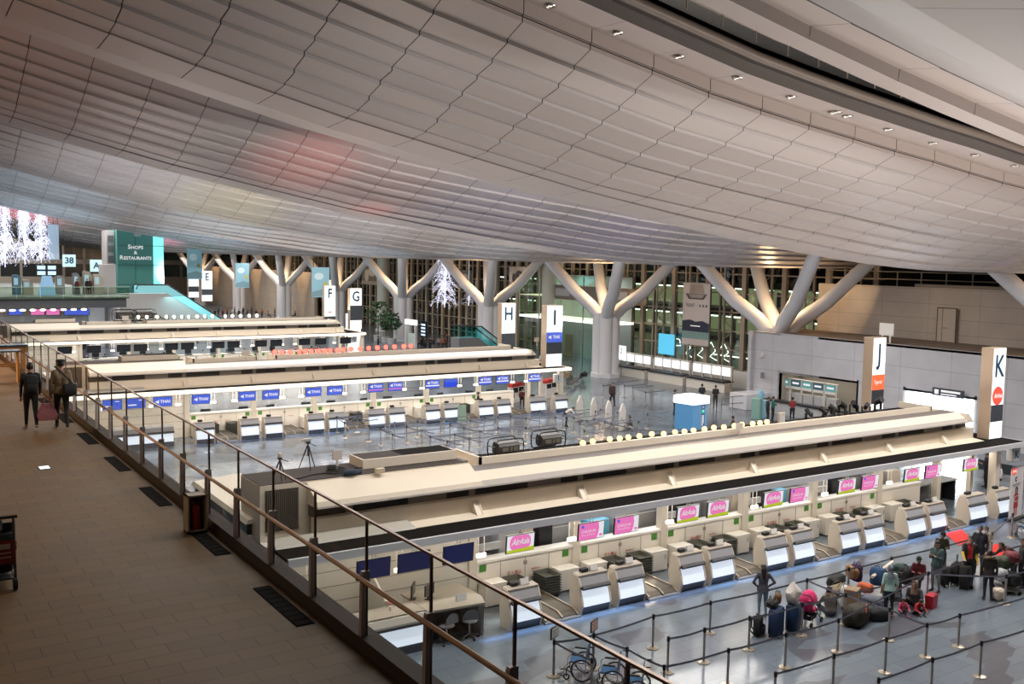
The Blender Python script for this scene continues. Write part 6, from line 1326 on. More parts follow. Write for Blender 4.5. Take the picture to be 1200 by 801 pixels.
# recheck counters with glowing screens: three frames of four
for k, (pa, pb) in enumerate((((726, 421), (763, 427)), ((767, 426.5), (808, 432)), ((812, 433), (857, 440.5)))):
    a = gx(*pa, 60); b = gx(*pb, 60); ya, yb = a.y, b.y; L = ya-yb
    t = thing('counter_portal', 'white counter frame with four glowing screens, %s of three along the window wall' % ['leftmost', 'middle', 'rightmost'][k], 'counter', (60, yb, 0), 0, 'counters with glowing screens')
    m = MB(); m.box(0, 0, 2.05, .3, L, 2.15); m.box(-.02, 0, 1.28, .0, L, 1.32); W_ = mat('portal white', (.66, .63, .6), .4)
    for i in range(5): m.box(0, L*i/4-.05, 0, .15, L*i/4+.05, 2.1)
    m.build('frame', W_, t)
    for i in range(4): MB().box(-.05, L*i/4+.10, 1.32, 0, L*(i+1)/4-.10, 2.02).build('screen', SIGNW, t)
    MB().box(-.9, 0, .82, .3, L, .95).build('worktop', DARK, t); MB().box(-.75, 0, 0, -.1, L, .82).build('front_panel', PANELW, t)
p = gx(800, 428, 61.5); t = thing('wall_backdrop', 'white back wall of the glowing-screen counters', 'partition', (62.5, 58, 0)); MB().box(0, 0, 0, .1, 15, 1.5).build('panel', mat('portal white', (1, 1, 1)), t)
p = gz(858, 484); t = thing('customs_desk', 'white box desk with metal rails at the right end of the glowing-screen counters', 'desk', (53.9, 50.6, 0)); MB().rbox(0, 0, 0, 2.4, 1.7, 1.15, .03).build('desk_body', mat('desk white', (.66, .66, .70), .4), t)
for z in (.5, 1.0): MB().box(-2.2, .3, z, 0, .34, z+.06).build('rail', STEEL, t)
for x in (-2.2, -1.1): MB().box(x, .3, 0, x+.05, .34, 1.05).build('rail_post', STEEL, t)
p = gz(884, 489); t = thing('information_totem', 'pale blue and green display totem beside the low white wall', 'totem', (51.9, 47.6, 0), .4); MB().rbox(-.55, -.3, 0, .15, .3, 1.45, .04).build('body', mat('totem green', (.22, .38, .33), .4), t); m = MB(); m.rbox(.1, -.35, 0, .95, .3, 1.25, .05); m.build('display_panel', mat('totem blue', (.20, .38, .48), .3, 0, .12, (.3, .6, .8)), t); m = MB(); m.sph((.5, 0, 1.6), (.42, .2, .42), 18, 10); m.build('round_head', mat('totem blue', (1, 1, 1)), t, True)
# ticket machines in the alcove
for i, (px, py) in enumerate([(918, 455), (931, 458), (944, 460), (957, 463), (971.5, 466)]):
    p = gx(px, py, 56.9); t = thing('ticket_machine', 'ticket machine with a lit sign above, %s from the left in the alcove' % ORD[i], 'ticket machine', (57, p.y, 0), 0, 'ticket machines in the wall alcove')
    m = MB(); m.box(0, -.52, 0, .1, -.46, 2.35); m.box(0, .46, 0, .1, .52, 2.35); m.box(0, -.52, 2.3, .2, .52, 2.36); m.build('frame', mat('portal white', (1, 1, 1)), t); MB().box(.0, -.44, 1.6, .06, .44, 1.8).build('lower_sign', SOFF, t)
    MB().box(-.01, -.44, 1.8, .05, .44, 2.26).build('sign_panel', mat('ticket sign %d' % (i % 2), ((.10, .26, .26), (.035, .08, .10))[i == 1], .4, 0, .5, ((.10, .34, .34), (.03, .09, .12))[i == 1]), t); m = MB(); m.box(-.016, -.3, 1.98, -.008, .3, 2.12); m.build('lettering', SCRW, t); MB().rbox(.1, -.42, 0, .6, .42, 1.3, .03).build('machine', LGREY, t)
b = MB(); t = thing('service_counter', 'dark low counter running in front of the ticket machines', 'counter', (54.6, 42.6, 0)); MB().box(0, 0, .85, .6, 7, 1.0).build('worktop', DARK, t); MB().box(.1, 0, 0, .5, 7, .85).build('front_panel', LGREY, t)
p = gx(1111, 460, 56); t = thing('direction_sign', 'dark grey overhead sign with white lettering above the bright passage', 'sign', (55.95, p.y, 2.76)); MB().box(0, -1.05, 0, .12, 1.05, .48).build('panel', mat('sign slate', (.05, .055, .075), .5), t); m = MB(); m.box(-.012, -.85, .25, -.004, .45, .38); m.box(-.012, -.6, .09, -.004, .45, .16); m.build('printed_lines', TXTW, t); MB().box(-.01, .62, .1, 0, .9, .38).build('pictogram', TXTW, t)
t = thing('wall_notice', 'small white framed panel on the wall of the bright passage', 'panel', (59.88, gx(1133, 490, 59.9).y, 1.4)); MB().box(-.04, -.3, 0, 0, .3, .55).build('frame', LGREY, t); MB().box(-.05, -.26, .04, -.04, .26, .51).build('sheet', SIGNW, t)
t = thing('wall_locker', 'grey box unit standing in the bright passage', 'cabinet', (58.6, 38.6, 0)); MB().rbox(0, -.4, 0, .6, .4, 1.75, .02).build('carcass', LGREY, t); MB().box(-.015, -.36, .1, 0, .36, 1.7).build('door', GREYW, t)
p = gx(896, 436, 56.2); t = thing('security_camera', 'white dome camera on the corner of the low white wall', 'security camera', (56.0, p.y, 3.7)); MB().box(-.15, -.06, .2, 0, .06, .4).build('bracket', SOFF, t); MB().sph((-.16, 0, .1), .12, 12, 8).build('dome', LGREY, t, True)
t = thing('wall_vent', 'small grey vent plate below the dome camera on the low white wall', 'vent', (55.99, gx(896, 442, 56.2).y, 2.2)); MB().box(-.03, -.18, 0, 0, .18, .45).build('plate', DGREY, t)
p = gx(1035, 381, 56.6); t = thing('gallery_sign', 'small blank white board on legs above the low white wall behind J', 'sign board', (57, p.y, 5.65)); MB().box(-.03, -.55, .5, .03, .55, 1.3).build('board', SOFF, t); m = MB(); m.box(-.03, -.35, 0, .03, -.25, .5); m.box(-.03, .25, 0, .03, .35, .5); m.build('leg', SOFF, t)
# hanging banner with a paper boat by the window wall
a = gx(801, 331, 65.2); b = gx(830, 406, 65.2); y0, y1, z0, z1 = b.y, a.y, b.z, a.z; w = y1-y0; h = z1-z0
t = thing('hanging_banner', 'long hanging banner with a grey boat above a navy wave by the windows', 'banner', (65.2, (y0+y1)/2, z0)); q = lambda ys_, m_, n, x=-.012: MB().poly([(x, -u*w, v*h) for u, v in ys_]).build(n, m_, t)
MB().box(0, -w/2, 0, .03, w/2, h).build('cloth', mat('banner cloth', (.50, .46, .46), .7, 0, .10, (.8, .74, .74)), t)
q([(-.5, .22), (.5, .22), (.5, .36), (.25, .40), (.0, .38), (-.2, .41), (-.5, .385)], mat('banner navy', (.03, .04, .09), .6), 'navy_wave'); q([(-.5, .1), (.5, .1), (.5, .22), (-.5, .22)], mat('banner teal', (.25, .42, .46), .6), 'teal_band'); q([(-.4, .83), (.4, .83), (.28, .74), (-.28, .74)], mat('banner slate', (.12, .12, .17), .6), 'boat_hull', -.02); q([(-.3, .82), (.32, .82), (.22, .765), (-.18, .765)], mat('banner mid', (.42, .39, .41), .6), 'boat_inside', -.028); q([(-.22, .99), (.22, .99), (.32, .84), (-.26, .835)], mat('banner mid', (1, 1, 1)), 'boat_sail', -.018)
text('FLIGHT', .5, TXTGREY, t, (-.03, .25*w*.8, h*.64), rot=(PI/2, 0, -PI/2), sx=.7); m = MB(); [m.box(-.03, -w*.27+(i-1)*.42-.1, h*.62, -.022, -w*.27+(i-1)*.42+.1, h*.66) for i in range(3)]; m.build('printed_marks', TXTGREY, t); MB().box(-.035, -w*.18, h*.303, -.028, w*.18, h*.317).build('printed_line', TXTW, t); MB().cyl((0, -w*.7, h+.03), (0, w*.7, h+.03), .05).build('top_rod', STEEL, t)
# projection screens and glazed lift hall behind the big column
a = gx(645, 333, 61.8); b = gx(758, 358, 61.8)
t = thing('projection_screen', 'wide grey hanging picture frame with faint images behind the big branching column', 'hanging frame', (61.8, b.y, b.z)); L = a.y-b.y; H_ = a.z-b.z
MB().box(0, 0, 0, .15, L, H_).build('panel', mat('frame mesh grey', (.20, .185, .175), .7), t); m = MB(); m.box(-.05, 0, 0, 0, L, .15); m.box(-.05, 0, H_-.15, 0, L, H_); m.box(-.05, 0, 0, 0, .15, H_); m.box(-.05, L-.15, 0, 0, L, H_); m.build('frame', mat('frame bronze', (.18, .14, .11), .5), t)
for f0, f1 in ((.06, .16), (.18, .32), (.62, .74), (.78, .95)): MB().box(-.03, L*f0, .35, 0, L*f1, H_-.35).build('image', mat('projected grey', (.30, .29, .28), .6, 0, .06, (.9, .9, .9)), t)
t = thing('lift_hall', 'glazed lift hall with a glowing white floor edge left of the big column', 'glass building', (66.2, 78, 0)); MB().box(-3.5, 0, 4.15, 0, 16, 4.4).build('floor_edge', mat('lift edge white', (.8, .8, .78), .5, 0, 1.4, (1, .95, .88)), t); MB().box(-3.4, 0, 6.6, 0, 16, 6.7).build('floor_edge', mat('lift edge warm', (.8, .75, .6), .5, 0, .9, (1, .85, .6)), t)
m = MB(); m.poly([(-3.5, 0, 0), (-3.5, 16, 0), (-3.5, 16, 9), (-3.5, 0, 9)]); m.build('glass_wall', GLASSG, t)
for y in (0, 4, 8, 12, 16): MB().box(-3.55, y-.05, 0, -3.45, y+.05, 9).build('mullion', STEEL, t)
MB().box(-.3, 0, 0, -.1, 16, 9).build('back_panel', mat('lift back', (.30, .34, .34), .6), t)
for y in (3, 5, 10): MB().box(-.45, y, 0, -.3, y+1.2, 2.4).build('lift_door', mat('lift door', (.30, .24, .15), .4, .3), t)
lamp('AREA', (64.4, 86, 8.8), 240, (.85, 1, .98), 2, 14)
p = gx(732, 411, 58.6); t = thing('floor_sign', 'white lit sign with the figure 2 beside the glowing-screen counters', 'sign', (59.2, p.y+1.2, 1.5)); MB().box(0, -.55, 0, .12, .55, 1.3).build('sign_box', SIGNW, t); text('2', .7, TXTGREY, t, (-.012, 0, .8), rot=(PI/2, 0, -PI/2)); MB().box(.03, -.06, -1.5, .09, .06, 0).build('stem', STEEL, t)
t = thing('blue_screen', 'bright cyan-blue lit screen behind the glowing-screen counters', 'screen', (65.9, gx(780, 418, 65.9).y, 1.6)); MB().box(0, -1.1, 0, .12, 1.1, 2.0).build('screen', mat('cyan screen', (.05, .3, .45), .4, 0, .8, (.12, .62, .95)), t); MB().box(0, -.1, -1.6, .1, .1, 0).build('stem', DARK, t)
b = MB(); t = thing('neon_sign', 'wavy white neon lettering outside the window wall', 'neon sign', (67.8, gx(812, 425, 67.8).y, 1.4)); m = MB(); r_ = random.Random(5); y = 1.5
for k in range(4):
    m.tube([(0, y-.0, 1.2), (0, y-.5, 1.7), (0, y-1.1, .9), (0, y-.4, .3), (0, y-1.3, .0)], .05, 6); y -= 1.7
m.tube([(0, 3.2, 1.7), (0, 2.0, 1.6), (0, 1.8, 1.0), (0, 3.2, .9)], .05, 6); m.build('neon_tube', mat('neon white', (1, 1, .95), .3, 0, 3, (.95, 1, .9)), t)
t = thing('strip_sign', 'white neon tube lines outside the window wall near the low white wall', 'neon sign', (68.5, gx(858, 428, 68.5).y, 1.8)); MB().box(0, -2.5, 0, .1, 2.5, .12).build('neon_tube', mat('neon white', (1, 1, 1)), t)
# string-light displays: branching strands of small white lights
def light_tree(label, loc, h, w, seed, n=26, spark=6):
    r = random.Random(seed); t = thing('light_tree', label, 'light display', loc); m = MB(); s = MB()
    for i in range(n):
        a = r.uniform(0, 2*PI); z0 = h*r.uniform(.04, .95); R = w*(1-.6*z0/h)*r.uniform(.5, 1.05); P = []
        for k in range(6):
            u = k/5; P.append((R*u*math.cos(a+.8*u), .5*R*u*math.sin(a+.8*u), z0+h*.12*math.sin(u*3)-h*.05*u+r.uniform(-.1, .1)))
        m.tube(P, .028*h/8, 4)
        for k in range(spark):
            q = P[r.randint(1, 5)]; s.sph((q[0]+r.uniform(-.25, .25), q[1], q[2]+r.uniform(-.35, .35)), .055*h/8, 5, 4)
    m.tube([(0, 0, 0), (.1, 0, h*.5), (0, 0, h)], .05, 5); m.cyl((0, 0, h), (0, 0, max(h+.1, zceil(loc[0], loc[1])-loc[2]+.05)), .015, n=4); m.add(s); m.build('strand', LED, t); return t
for i, (px, py0, py1) in enumerate(((6, 313, 240), (30, 310, 241), (50, 308, 246))):
    a = gy(px, py0, 117.5); b = gy(px, py1, 117.5); light_tree('tree-shaped curtain of white string lights, %s of the three at the upper left' % ['leftmost', 'middle', 'rightmost'][i], (a.x, 117.5+i*.5, a.z), b.z-a.z, 1.5, 50+i, 85, 9)
a = gx(521, 360, 58.5); b = gx(521, 300, 58.5); light_tree('tall tree of white string lights hanging before the window wall', (58.5, a.y, a.z), b.z-a.z, 2.4, 60, 80, 8)
a = gx(549, 358, 58.5); light_tree('low cluster of white string lights right of the tall light tree', (58.5, a.y, a.z), 2.0, 1.6, 61, 30)
# blue hanging banners
for i, (q0, q1, Y, lab) in enumerate((((219, 290), (237, 327), 140, 'pale blue hanging banner partly covering the white sign, left of the E sign'), ((276, 308), (292, 337), 150, 'pale blue hanging banner between the E sign and the columns'), ((365.5, 313), (386, 348), 112, 'pale blue hanging banner left of the F sign'))):
    a = gy(*q0, Y); b = gy(*q1, Y); w = (b.x-a.x); h = a.z-b.z; t = thing('hanging_banner', lab, 'banner', ((a.x+b.x)/2, Y, b.z), 0, None)
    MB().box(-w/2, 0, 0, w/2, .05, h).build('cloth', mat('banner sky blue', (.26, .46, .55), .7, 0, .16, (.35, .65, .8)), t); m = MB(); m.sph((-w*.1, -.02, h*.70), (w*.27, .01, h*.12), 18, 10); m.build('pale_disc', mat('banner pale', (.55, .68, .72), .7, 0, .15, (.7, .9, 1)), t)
    m = MB(); m.poly([(-w*.5, -.02, h*.03), (w*.5, -.02, h*.03), (w*.5, -.02, h*.2), (w*.1, -.02, h*.27), (-w*.5, -.02, h*.18)]); m.build('lower_shape', mat('banner grey blue', (.22, .36, .42), .7), t); m = MB(); m.poly([(w*.1, -.03, h*.42), (w*.4, -.03, h*.36), (w*.3, -.03, h*.55)]); m.build('yellow_shape', mat('banner yellow', (.65, .52, .1), .7), t)
    for x in (-w*.42, 0, w*.42): MB().cyl((x, 0, h), (x, 0, h+1.6), .04, n=5).build('suspension_rod', DARK, t)
# monochrome picture banners by the columns
for i, (q0, q1, X, lab) in enumerate((((424, 306), (444, 332), 63, 'dark monochrome picture banner right of the F sign column'), ((535, 316), (552, 337), 63, 'dark monochrome picture banner left of the H sign column'), ((597, 312), (616, 334), 63, 'black and white picture banner right of the H sign column'))):
    a = gx(*q0, X); b = gx(*q1, X); w = a.y-b.y; h = a.z-b.z; t = thing('picture_banner', lab, 'banner', (X, (a.y+b.y)/2, b.z)); MB().box(0, -w/2, 0, .06, w/2, h).build('cloth', mat('mono banner %d' % i, ((.10, .09, .09), (.09, .085, .085), (.45, .45, .47))[i], .6, noise=.7, nscale=.9), t)
    m = MB(); m.sph((-.02, -w*.1, h*.55), (.01, w*.22, h*.25), 14, 8); m.sph((-.02, w*.2, h*.35), (.01, w*.12, h*.3), 12, 8); m.build('picture_shape', mat('mono shape %d' % i, ((.4, .4, .4), (.35, .35, .36), (.05, .05, .06))[i], .6), t); MB().box(-.03, -w/2, -.12, .0, w/2, .25).build('caption_band', mat('caption grey', (.25, .25, .26), .6), t)
# far gate portal, potted trees, booths
a = gz(529, 398); t = thing('gate_portal', 'white framed gate with lit header in the far window wall, right of the light tree', 'gate', (54, 104, 0)); m = MB(); m.box(-.1, -1.3, 0, .2, -1.1, 3.3); m.box(-.1, 1.1, 0, .2, 1.3, 3.3); m.build('frame', COLM, t); MB().box(-.15, -1.3, 2.7, .2, 1.3, 3.3).build('lit_header', SIGNW, t); MB().box(-.05, -1.1, 0, .1, .6, 1.7).build('panel', mat('gate sage', (.42, .50, .45), .5), t)
t = thing('blue_board', 'small dark display board with lit blue lines, left of the light display', 'display board', (56, gx(496, 385, 56).y, 0)); MB().box(0, -.7, 0, .15, .7, 3.0).build('board', SCRD, t); m = MB()
for k in range(4): m.box(-.02, -.5, 1.3+k*.4, -.005, .5, 1.5+k*.4)
m.build('lit_lines', mat('lit lines', (.6, .8, 1), .4, 0, 1, (.6, .8, 1)), t)
LEAF = mat('leaf green', (.03, .075, .03), .6, noise=.4, nscale=6)
for i, (px, py, s) in enumerate(((452, 401, 1.0), (459, 403, 1.15), (443, 399, 1.5))):
    p = gz(px, py); t = thing('potted_tree', 'potted leafy tree, %s in the clump right of the G sign' % ['leftmost of the low pair', 'rightmost', 'tallest'][i], 'potted plant', p); MB().cyl((0, 0, 0), (0, 0, .7), .5, .6, n=12).build('pot', LGREY, t); MB().cyl((0, 0, .6), (0, 0, 1.8*s), .07, n=6).build('trunk', mat('bark', (.12, .08, .05), .8), t)
    m = MB(); r_ = random.Random(i)
    for k in range(150):
        a = r_.uniform(0, 2*PI); z = r_.uniform(.2, 1); R = 1.1*s*math.sin(z*2.6)*r_.uniform(.4, 1); c = Vector((R*math.cos(a), R*math.sin(a), 1.2*s+z*2.1*s)); d = Vector((r_.uniform(-.3, .3), r_.uniform(-.3, .3), r_.uniform(-.2, .2))); e_ = Vector((r_.uniform(-.15, .15), r_.uniform(-.15, .15), .15)); m.poly([c-d, c+e_, c+d, c-e_])
    m.build('foliage', LEAF, t)
p = gz(426, 398); t = thing('information_totem', 'white lit totem sign with a round mark, right of the G sign', 'totem', (43.5, 97, 0)); MB().rbox(-.8, -.2, 0, .8, .2, 4.6, .04).build('body', SIGNW, t); m = MB(); m.sph((0, -.21, 3.5), (.42, .02, .42), 18, 10); m.build('round_mark', CHAR, t)
# ---------------------------------------------------------------- far upper deck, escalator, shops tower
DY = 112
t = thing('upper_deck', 'far upper deck with dark fascia and green glass balustrade', 'deck', (0, DY, 0), kind='structure'); XR_ = gy(152, 350, DY).x
MB().box(-40, .2, 4.75, XR_-.3, 45, 5.75).build('deck_fascia', mat('deck fascia slate', (.05, .055, .065), .5), t); MB().box(-40, .0, 5.75, XR_, 45, 5.95).build('deck_floor', mat('deck floor', (.25, .26, .26), .4), t)
x = XR_; k = 0
while x > -30: MB().poly([(x-2.15, -.02, 5.7), (x-.05, -.02, 5.7), (x-.05, -.02, 6.95), (x-2.15, -.02, 6.95)]).build('glass_pane', GLASSG, t); x -= 2.2
MB().box(-40, -.05, 6.93, XR_, .02, 7.0).build('top_rail', mat('deck rail', (.35, .5, .42), .3, .4), t)
lamp('AREA', (5, DY-1, 4.6), 120, (.95, 1, 1), 40, 1)
m = MB()
for i in range(9):
    p = gy(3+i*12, 366.5, DY-.6); tt = thing('deck_downlight', 'small lit lamp under the far upper deck, %s from the left' % ORD[i], 'ceiling light', (p.x, DY-.3, 4.62), 0, 'lamps under the far upper deck'); MB().sph((0, 0, 0), (.3, .2, .12), 10, 6).build('lamp', LIGHT, tt)
# escalator flank and balustrade: descends to the right
A = gy(172, 332, 119.5); B = gy(258, 373, 119.5); t = thing('escalator', 'escalator with glowing turquoise glass balustrade descending from the far upper deck', 'escalator', (0, 119.5, 0)); WE = mat('escalator cladding', (.50, .49, .48), .5)
xa, xb = XR_-.3, B.x+1.5; m = MB(); m.prismy([(xa, 5.9), (A.x+2.2, 5.9), (xb, .9), (xb, 0), (xb-4, 0), (A.x+1, 3.6), (xa, 3.6)], 0, 2.0); m.build('truss_cladding', WE, t); m = MB(); m.prismy([(xa, 0), (xb-4, 0), (A.x+1.2, 3.55), (xa, 3.55)], .3, 1.8); m.build('lower_wall', mat('escalator warm wall', (.55, .53, .44), .6), t)
for y in (-.02, 1.9): m = MB(); m.poly([(A.x-1, y, 5.95), (A.x+2.2, y, 5.95), (xb, y, .95), (xb, y, 1.85), (A.x+2.4, y, 6.85), (A.x-1, y, 6.85)]); m.build('glass_balustrade', mat('escalator glow', (.25, .6, .65), .2, 0, .30, (.35, .85, .92)), t); MB().tube([(A.x-1.2, y, 6.4), (A.x-1, y, 6.9), (A.x+2.4, y, 6.9), (xb, y, 1.9), (xb+.4, y, 1.5)], .07, 6).build('handrail', RUBBER, t)
m = MB(); 
for k in range(22): u = k/22; m.box(A.x+2.2+(xb-A.x-2.2)*u, .1, 5.9-5*u-.25, A.x+2.2+(xb-A.x-2.2)*u+.5, 1.8, 5.9-5*u)
m.build('steps', STEEL, t)
lamp('AREA', (A.x+5, 118.5, 5.5), 120, (.4, .95, 1), 6, 2)
SY = 123
a = gy(138, 331, SY); b = gy(180, 331, SY); c = gy(192, 331, SY)
t = thing('shops_tower', 'tall green glass tower with the words SHOPS & RESTAURANTS and a bright turquoise side strip', 'tower', (0, SY, 0)); TG = mat('tower green', (.06, .20, .18), .65, 0, .10, (.12, .42, .38))
MB().box(a.x, 0, 0, b.x, 4, 14.2).build('glass_block', TG, t); MB().box(b.x, -.05, 0, c.x, 4, 14.2).build('lit_strip', mat('tower turquoise', (.2, .85, .8), .3, 0, .9, (.25, .9, .85)), t); m = MB()
z = 6.8
while z < 14: m.box(a.x, -.06, z, c.x, -.02, z+.07); z += 2.3
m.box((a.x+b.x)/2-.03, -.06, 0, (a.x+b.x)/2+.03, -.02, 14.2); m.build('joint', mat('tower joint', (.03, .12, .11), .4), t)
k = gy(160, 290, SY); cx = (a.x+b.x)/2; zz = [gy(160, y, SY).z for y in (290, 296.5, 302.5)]
sz = (b.x-a.x)
for s, z, fs in (('S', zz[0], 1), ('&', zz[1], .8), ('R', zz[2], 1)): pass
def smallcaps(first, rest, z, h):
    A_ = text(first, h*1.28, TXTW, t, (0, -.12, z+h*.12), align='LEFT', bold=.012); wa = max(v.co.x for v in A_.data.vertices); wb = 0
    if rest: B_ = text(rest, h, TXTW, t, (0, -.12, z), align='LEFT', bold=.012); wb = max(v.co.x for v in B_.data.vertices)+.06*h; B_.location.x = cx-(wa+wb)/2+wa+.06*h
    A_.location.x = cx-(wa+wb)/2
smallcaps('S', 'HOPS', zz[0], sz*.135); smallcaps('&', '', zz[1], sz*.11); smallcaps('R', 'ESTAURANTS', zz[2], sz*.128)
q0 = gy(161, 273, SY); MB().box(q0.x-.4, -.1, q0.z-.4, q0.x+.4, -.02, q0.z+.4).build('grey_plate', LGREY, t)
t = thing('service_tower', 'grey cladded service tower left of the green shops tower', 'tower', (0, SY+1, 0)); u = gy(128, 331, SY); MB().box(u.x, 0, 0, a.x-.1, 3, 13.2).build('block', GREYW, t); m = MB()
for z in (9.4, 10.6, 11.8): m.box(u.x+.1, -.1, z, a.x-.2, 0, z+.8)
m.build('dark_panel', DGREY, t)
t = thing('service_block', 'low grey box volume on the far deck left of the green shops tower', 'cabin', (0, 119, 5.95)); u = gy(120, 330, 119); v = gy(136, 330, 119); MB().box(u.x, 0, 0, v.x, 2, 3.3).build('block', GREYW, t)
# deck furniture: screens, letter banners, kiosks
t = thing('screen_wall', 'four-panel bright information screen on a post on the far upper deck', 'screen', (0, 116, 0)); a = gy(42, 310, 116); b = gy(67, 323, 116)
MB().box(a.x, 0, b.z, b.x, .2, a.z).build('housing', SCRD, t); wq = (b.x-a.x)/2; hq = (a.z-b.z)/2
for i in (0, 1):
    for j in (0, 1): MB().box(a.x+wq*i+.12, -.03, b.z+hq*j+.1, a.x+wq*(i+1)-.12, 0, b.z+hq*(j+1)-.1).build('screen', mat('deck screen', (.5, .75, .9), .4, 0, .9, (.5, .78, .95)), t)
MB().prismy([((a.x+b.x)/2-.9, 5.95), ((a.x+b.x)/2+.9, 5.95), ((a.x+b.x)/2+.45, b.z), ((a.x+b.x)/2-.45, b.z)], 0, .2).build('post', mat('deck post blue', (.25, .45, .65), .4, 0, .35, (.3, .55, .8)), t)
for s, px, py, n in (('38', 81, 304, 'left'), ('A', 113, 310, 'right')):
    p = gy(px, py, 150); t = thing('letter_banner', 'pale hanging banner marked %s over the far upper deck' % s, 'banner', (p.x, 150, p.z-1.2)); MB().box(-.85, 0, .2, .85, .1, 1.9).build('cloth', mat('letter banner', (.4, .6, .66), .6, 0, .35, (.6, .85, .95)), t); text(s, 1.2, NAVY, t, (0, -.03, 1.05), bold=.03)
    for x in (-.6, .6): MB().cyl((x, .05, 1.9), (x, .05, zceil(p.x, 150)-p.z+1.2), .03, n=5).build('suspension_rod', DARK, t)
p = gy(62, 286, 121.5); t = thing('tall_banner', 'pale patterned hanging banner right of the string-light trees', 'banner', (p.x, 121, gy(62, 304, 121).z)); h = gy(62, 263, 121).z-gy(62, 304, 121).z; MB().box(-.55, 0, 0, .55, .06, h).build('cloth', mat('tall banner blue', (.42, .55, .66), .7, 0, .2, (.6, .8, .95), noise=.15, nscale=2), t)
for x in (-.45, 0, .45): MB().cyl((x, 0, h), (x, 0, zceil(p.x, 121)-gy(62, 304, 121).z+.1), .03, n=5).build('suspension_rod', DARK, t)
for i, (x0, x1, y0, y1, c, lab, nm) in enumerate(((27, 39, 328, 338, (.45, .42, .33), 'cream kiosk', 'kiosk'), (66, 76, 323, 338, (.30, .30, .30), 'grey slanted kiosk', 'kiosk'), (86, 94, 320, 338, (.20, .21, .23), 'dark grey kiosk', 'kiosk'), (98, 108, 318, 338, (.36, .34, .28), 'beige kiosk', 'kiosk'), (110, 120, 321, 338, (.45, .42, .36), 'pale kiosk', 'kiosk'), (15, 25, 322, 335, (.10, .22, .30), 'blue-lit kiosk', 'kiosk'))):
    a = gy(x0, y0, 118); b = gy(x1, y1, 118); t = thing('deck_kiosk', '%s on the far upper deck, %s from the left' % (lab, ORD[(1, 2, 3, 4, 5, 0)[i]]), 'kiosk', (a.x, 118, 5.95)); w = b.x-a.x; h = a.z-5.95; MB().prismy([(0, 0), (w, 0), (w, h*.85), (w*.7, h), (0, h)], 0, 1).build('body', mat('kiosk %d' % i, c, .5), t); MB().box(.1*w, -.03, h*.5, .6*w, 0, h*.85).build('screen', mat('kiosk screen', (.35, .5, .55), .4, 0, .35, (.4, .65, .7)), t)
# bright white counters under the far deck
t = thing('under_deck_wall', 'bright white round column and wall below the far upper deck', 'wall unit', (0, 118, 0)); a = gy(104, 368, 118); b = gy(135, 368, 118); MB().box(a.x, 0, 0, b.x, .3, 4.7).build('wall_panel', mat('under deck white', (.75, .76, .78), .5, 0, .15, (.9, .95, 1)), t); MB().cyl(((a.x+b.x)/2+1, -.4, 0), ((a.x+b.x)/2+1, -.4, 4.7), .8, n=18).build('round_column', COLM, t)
for i, (px, c) in enumerate(((18, SCRBLUE), (44, SCRPINK), (62, SCRPINK), (83, SCRBLUE), (97, SCRBLUE))):
    p = gy(px, 366, 117); t = thing('hanging_monitor', 'tiny lit monitor under the far upper deck, %s from the left' % ORD[i], 'monitor', (p.x, 117, p.z-.3), 0, 'monitors under the far deck'); MB().box(-.7, 0, 0, .7, .1, .7).build('housing', DARK, t); MB().box(-.65, -.02, .05, .65, 0, .65).build('screen', c, t)
for i in range(14):
    px = 14+i*6.6; p = gy(px, 372, 116.2); far_person('distant person in %s under the far upper deck, %s from the left' % (CN[(i*3+1) % 8], ORD[i]), (p.x, 116.2+.5*(i % 3), 0), TOW if i % 2 else AWAY, 'stand', FARC[(i*3+1) % 8], 'people under the far upper deck')
# escalator near the H and I signs
t = thing('escalator', 'short dark escalator with turquoise glass sides between the H and I signs', 'escalator', (46.5, 78, 0)); m = MB(); m.prismy([(-1, 0), (-1, 3.4), (1, 3.4), (6, 0)], 0, 1.6); m.build('truss_cladding', DGREY, t); 
for y in (-.05, 1.65): m = MB(); m.poly([(-1, y, 3.4), (1, y, 3.4), (6, y, 0), (6.4, y, .9), (1.3, y, 4.4), (-1, y, 4.4)]); m.build('glass_balustrade', GLASSC, t); MB().tube([(-1, y, 4.45), (1.3, y, 4.45), (6.4, y, .95)], .06, 6).build('handrail', RUBBER, t)
# self check kiosks on the far side of the middle island with red tops
for i, (px, py) in enumerate(((602, 443), (612, 446), (648, 458), (657, 462))):
    p = gy(px, py, 61.5); t = thing('kiosk_screen', 'white kiosk with red curved top behind the middle island, %s from the left' % ORD[i], 'kiosk', (p.x, 61.5+.4*i, 0), .3, 'red-topped kiosks'); MB().rbox(-.4, -.2, 0, .4, .3, 1.2, .04).build('body', SOFF, t); m = MB(); m.prismy([(-.42, 1.2), (.42, 1.2), (.36, 1.42), (.0, 1.5), (-.36, 1.42)], -.2, .25); m.build('red_top', mat('kiosk red', (.45, .035, .03), .45), t); MB().box(-.28, -.22, .8, .28, -.2, 1.15).build('screen', SCRD, t)
# seats and rows beyond the right end of the near island
p = gz(1190, 575); seats('row of dark airport seats beyond the right end of the nearest island', (48.5, 27.5, 0), 1.6, 5)
# folding wing sign on hall floor, luggage cart by middle counters
t = thing('folding_sign', 'green-white folding sign on a trolley in front of a middle-island counter', 'sign', gz(541, 497), .2); MB().box(-.35, -.03, .15, .35, .03, 1.25).build('board', mat('folding green', (.30, .42, .32), .5), t); m = MB(); m.box(-.35, -.2, 0, .35, .2, .05); m.box(-.3, -.02, .05, -.26, .02, .2); m.box(.26, -.02, .05, .3, .02, .2); m.build('foot', STEEL, t)
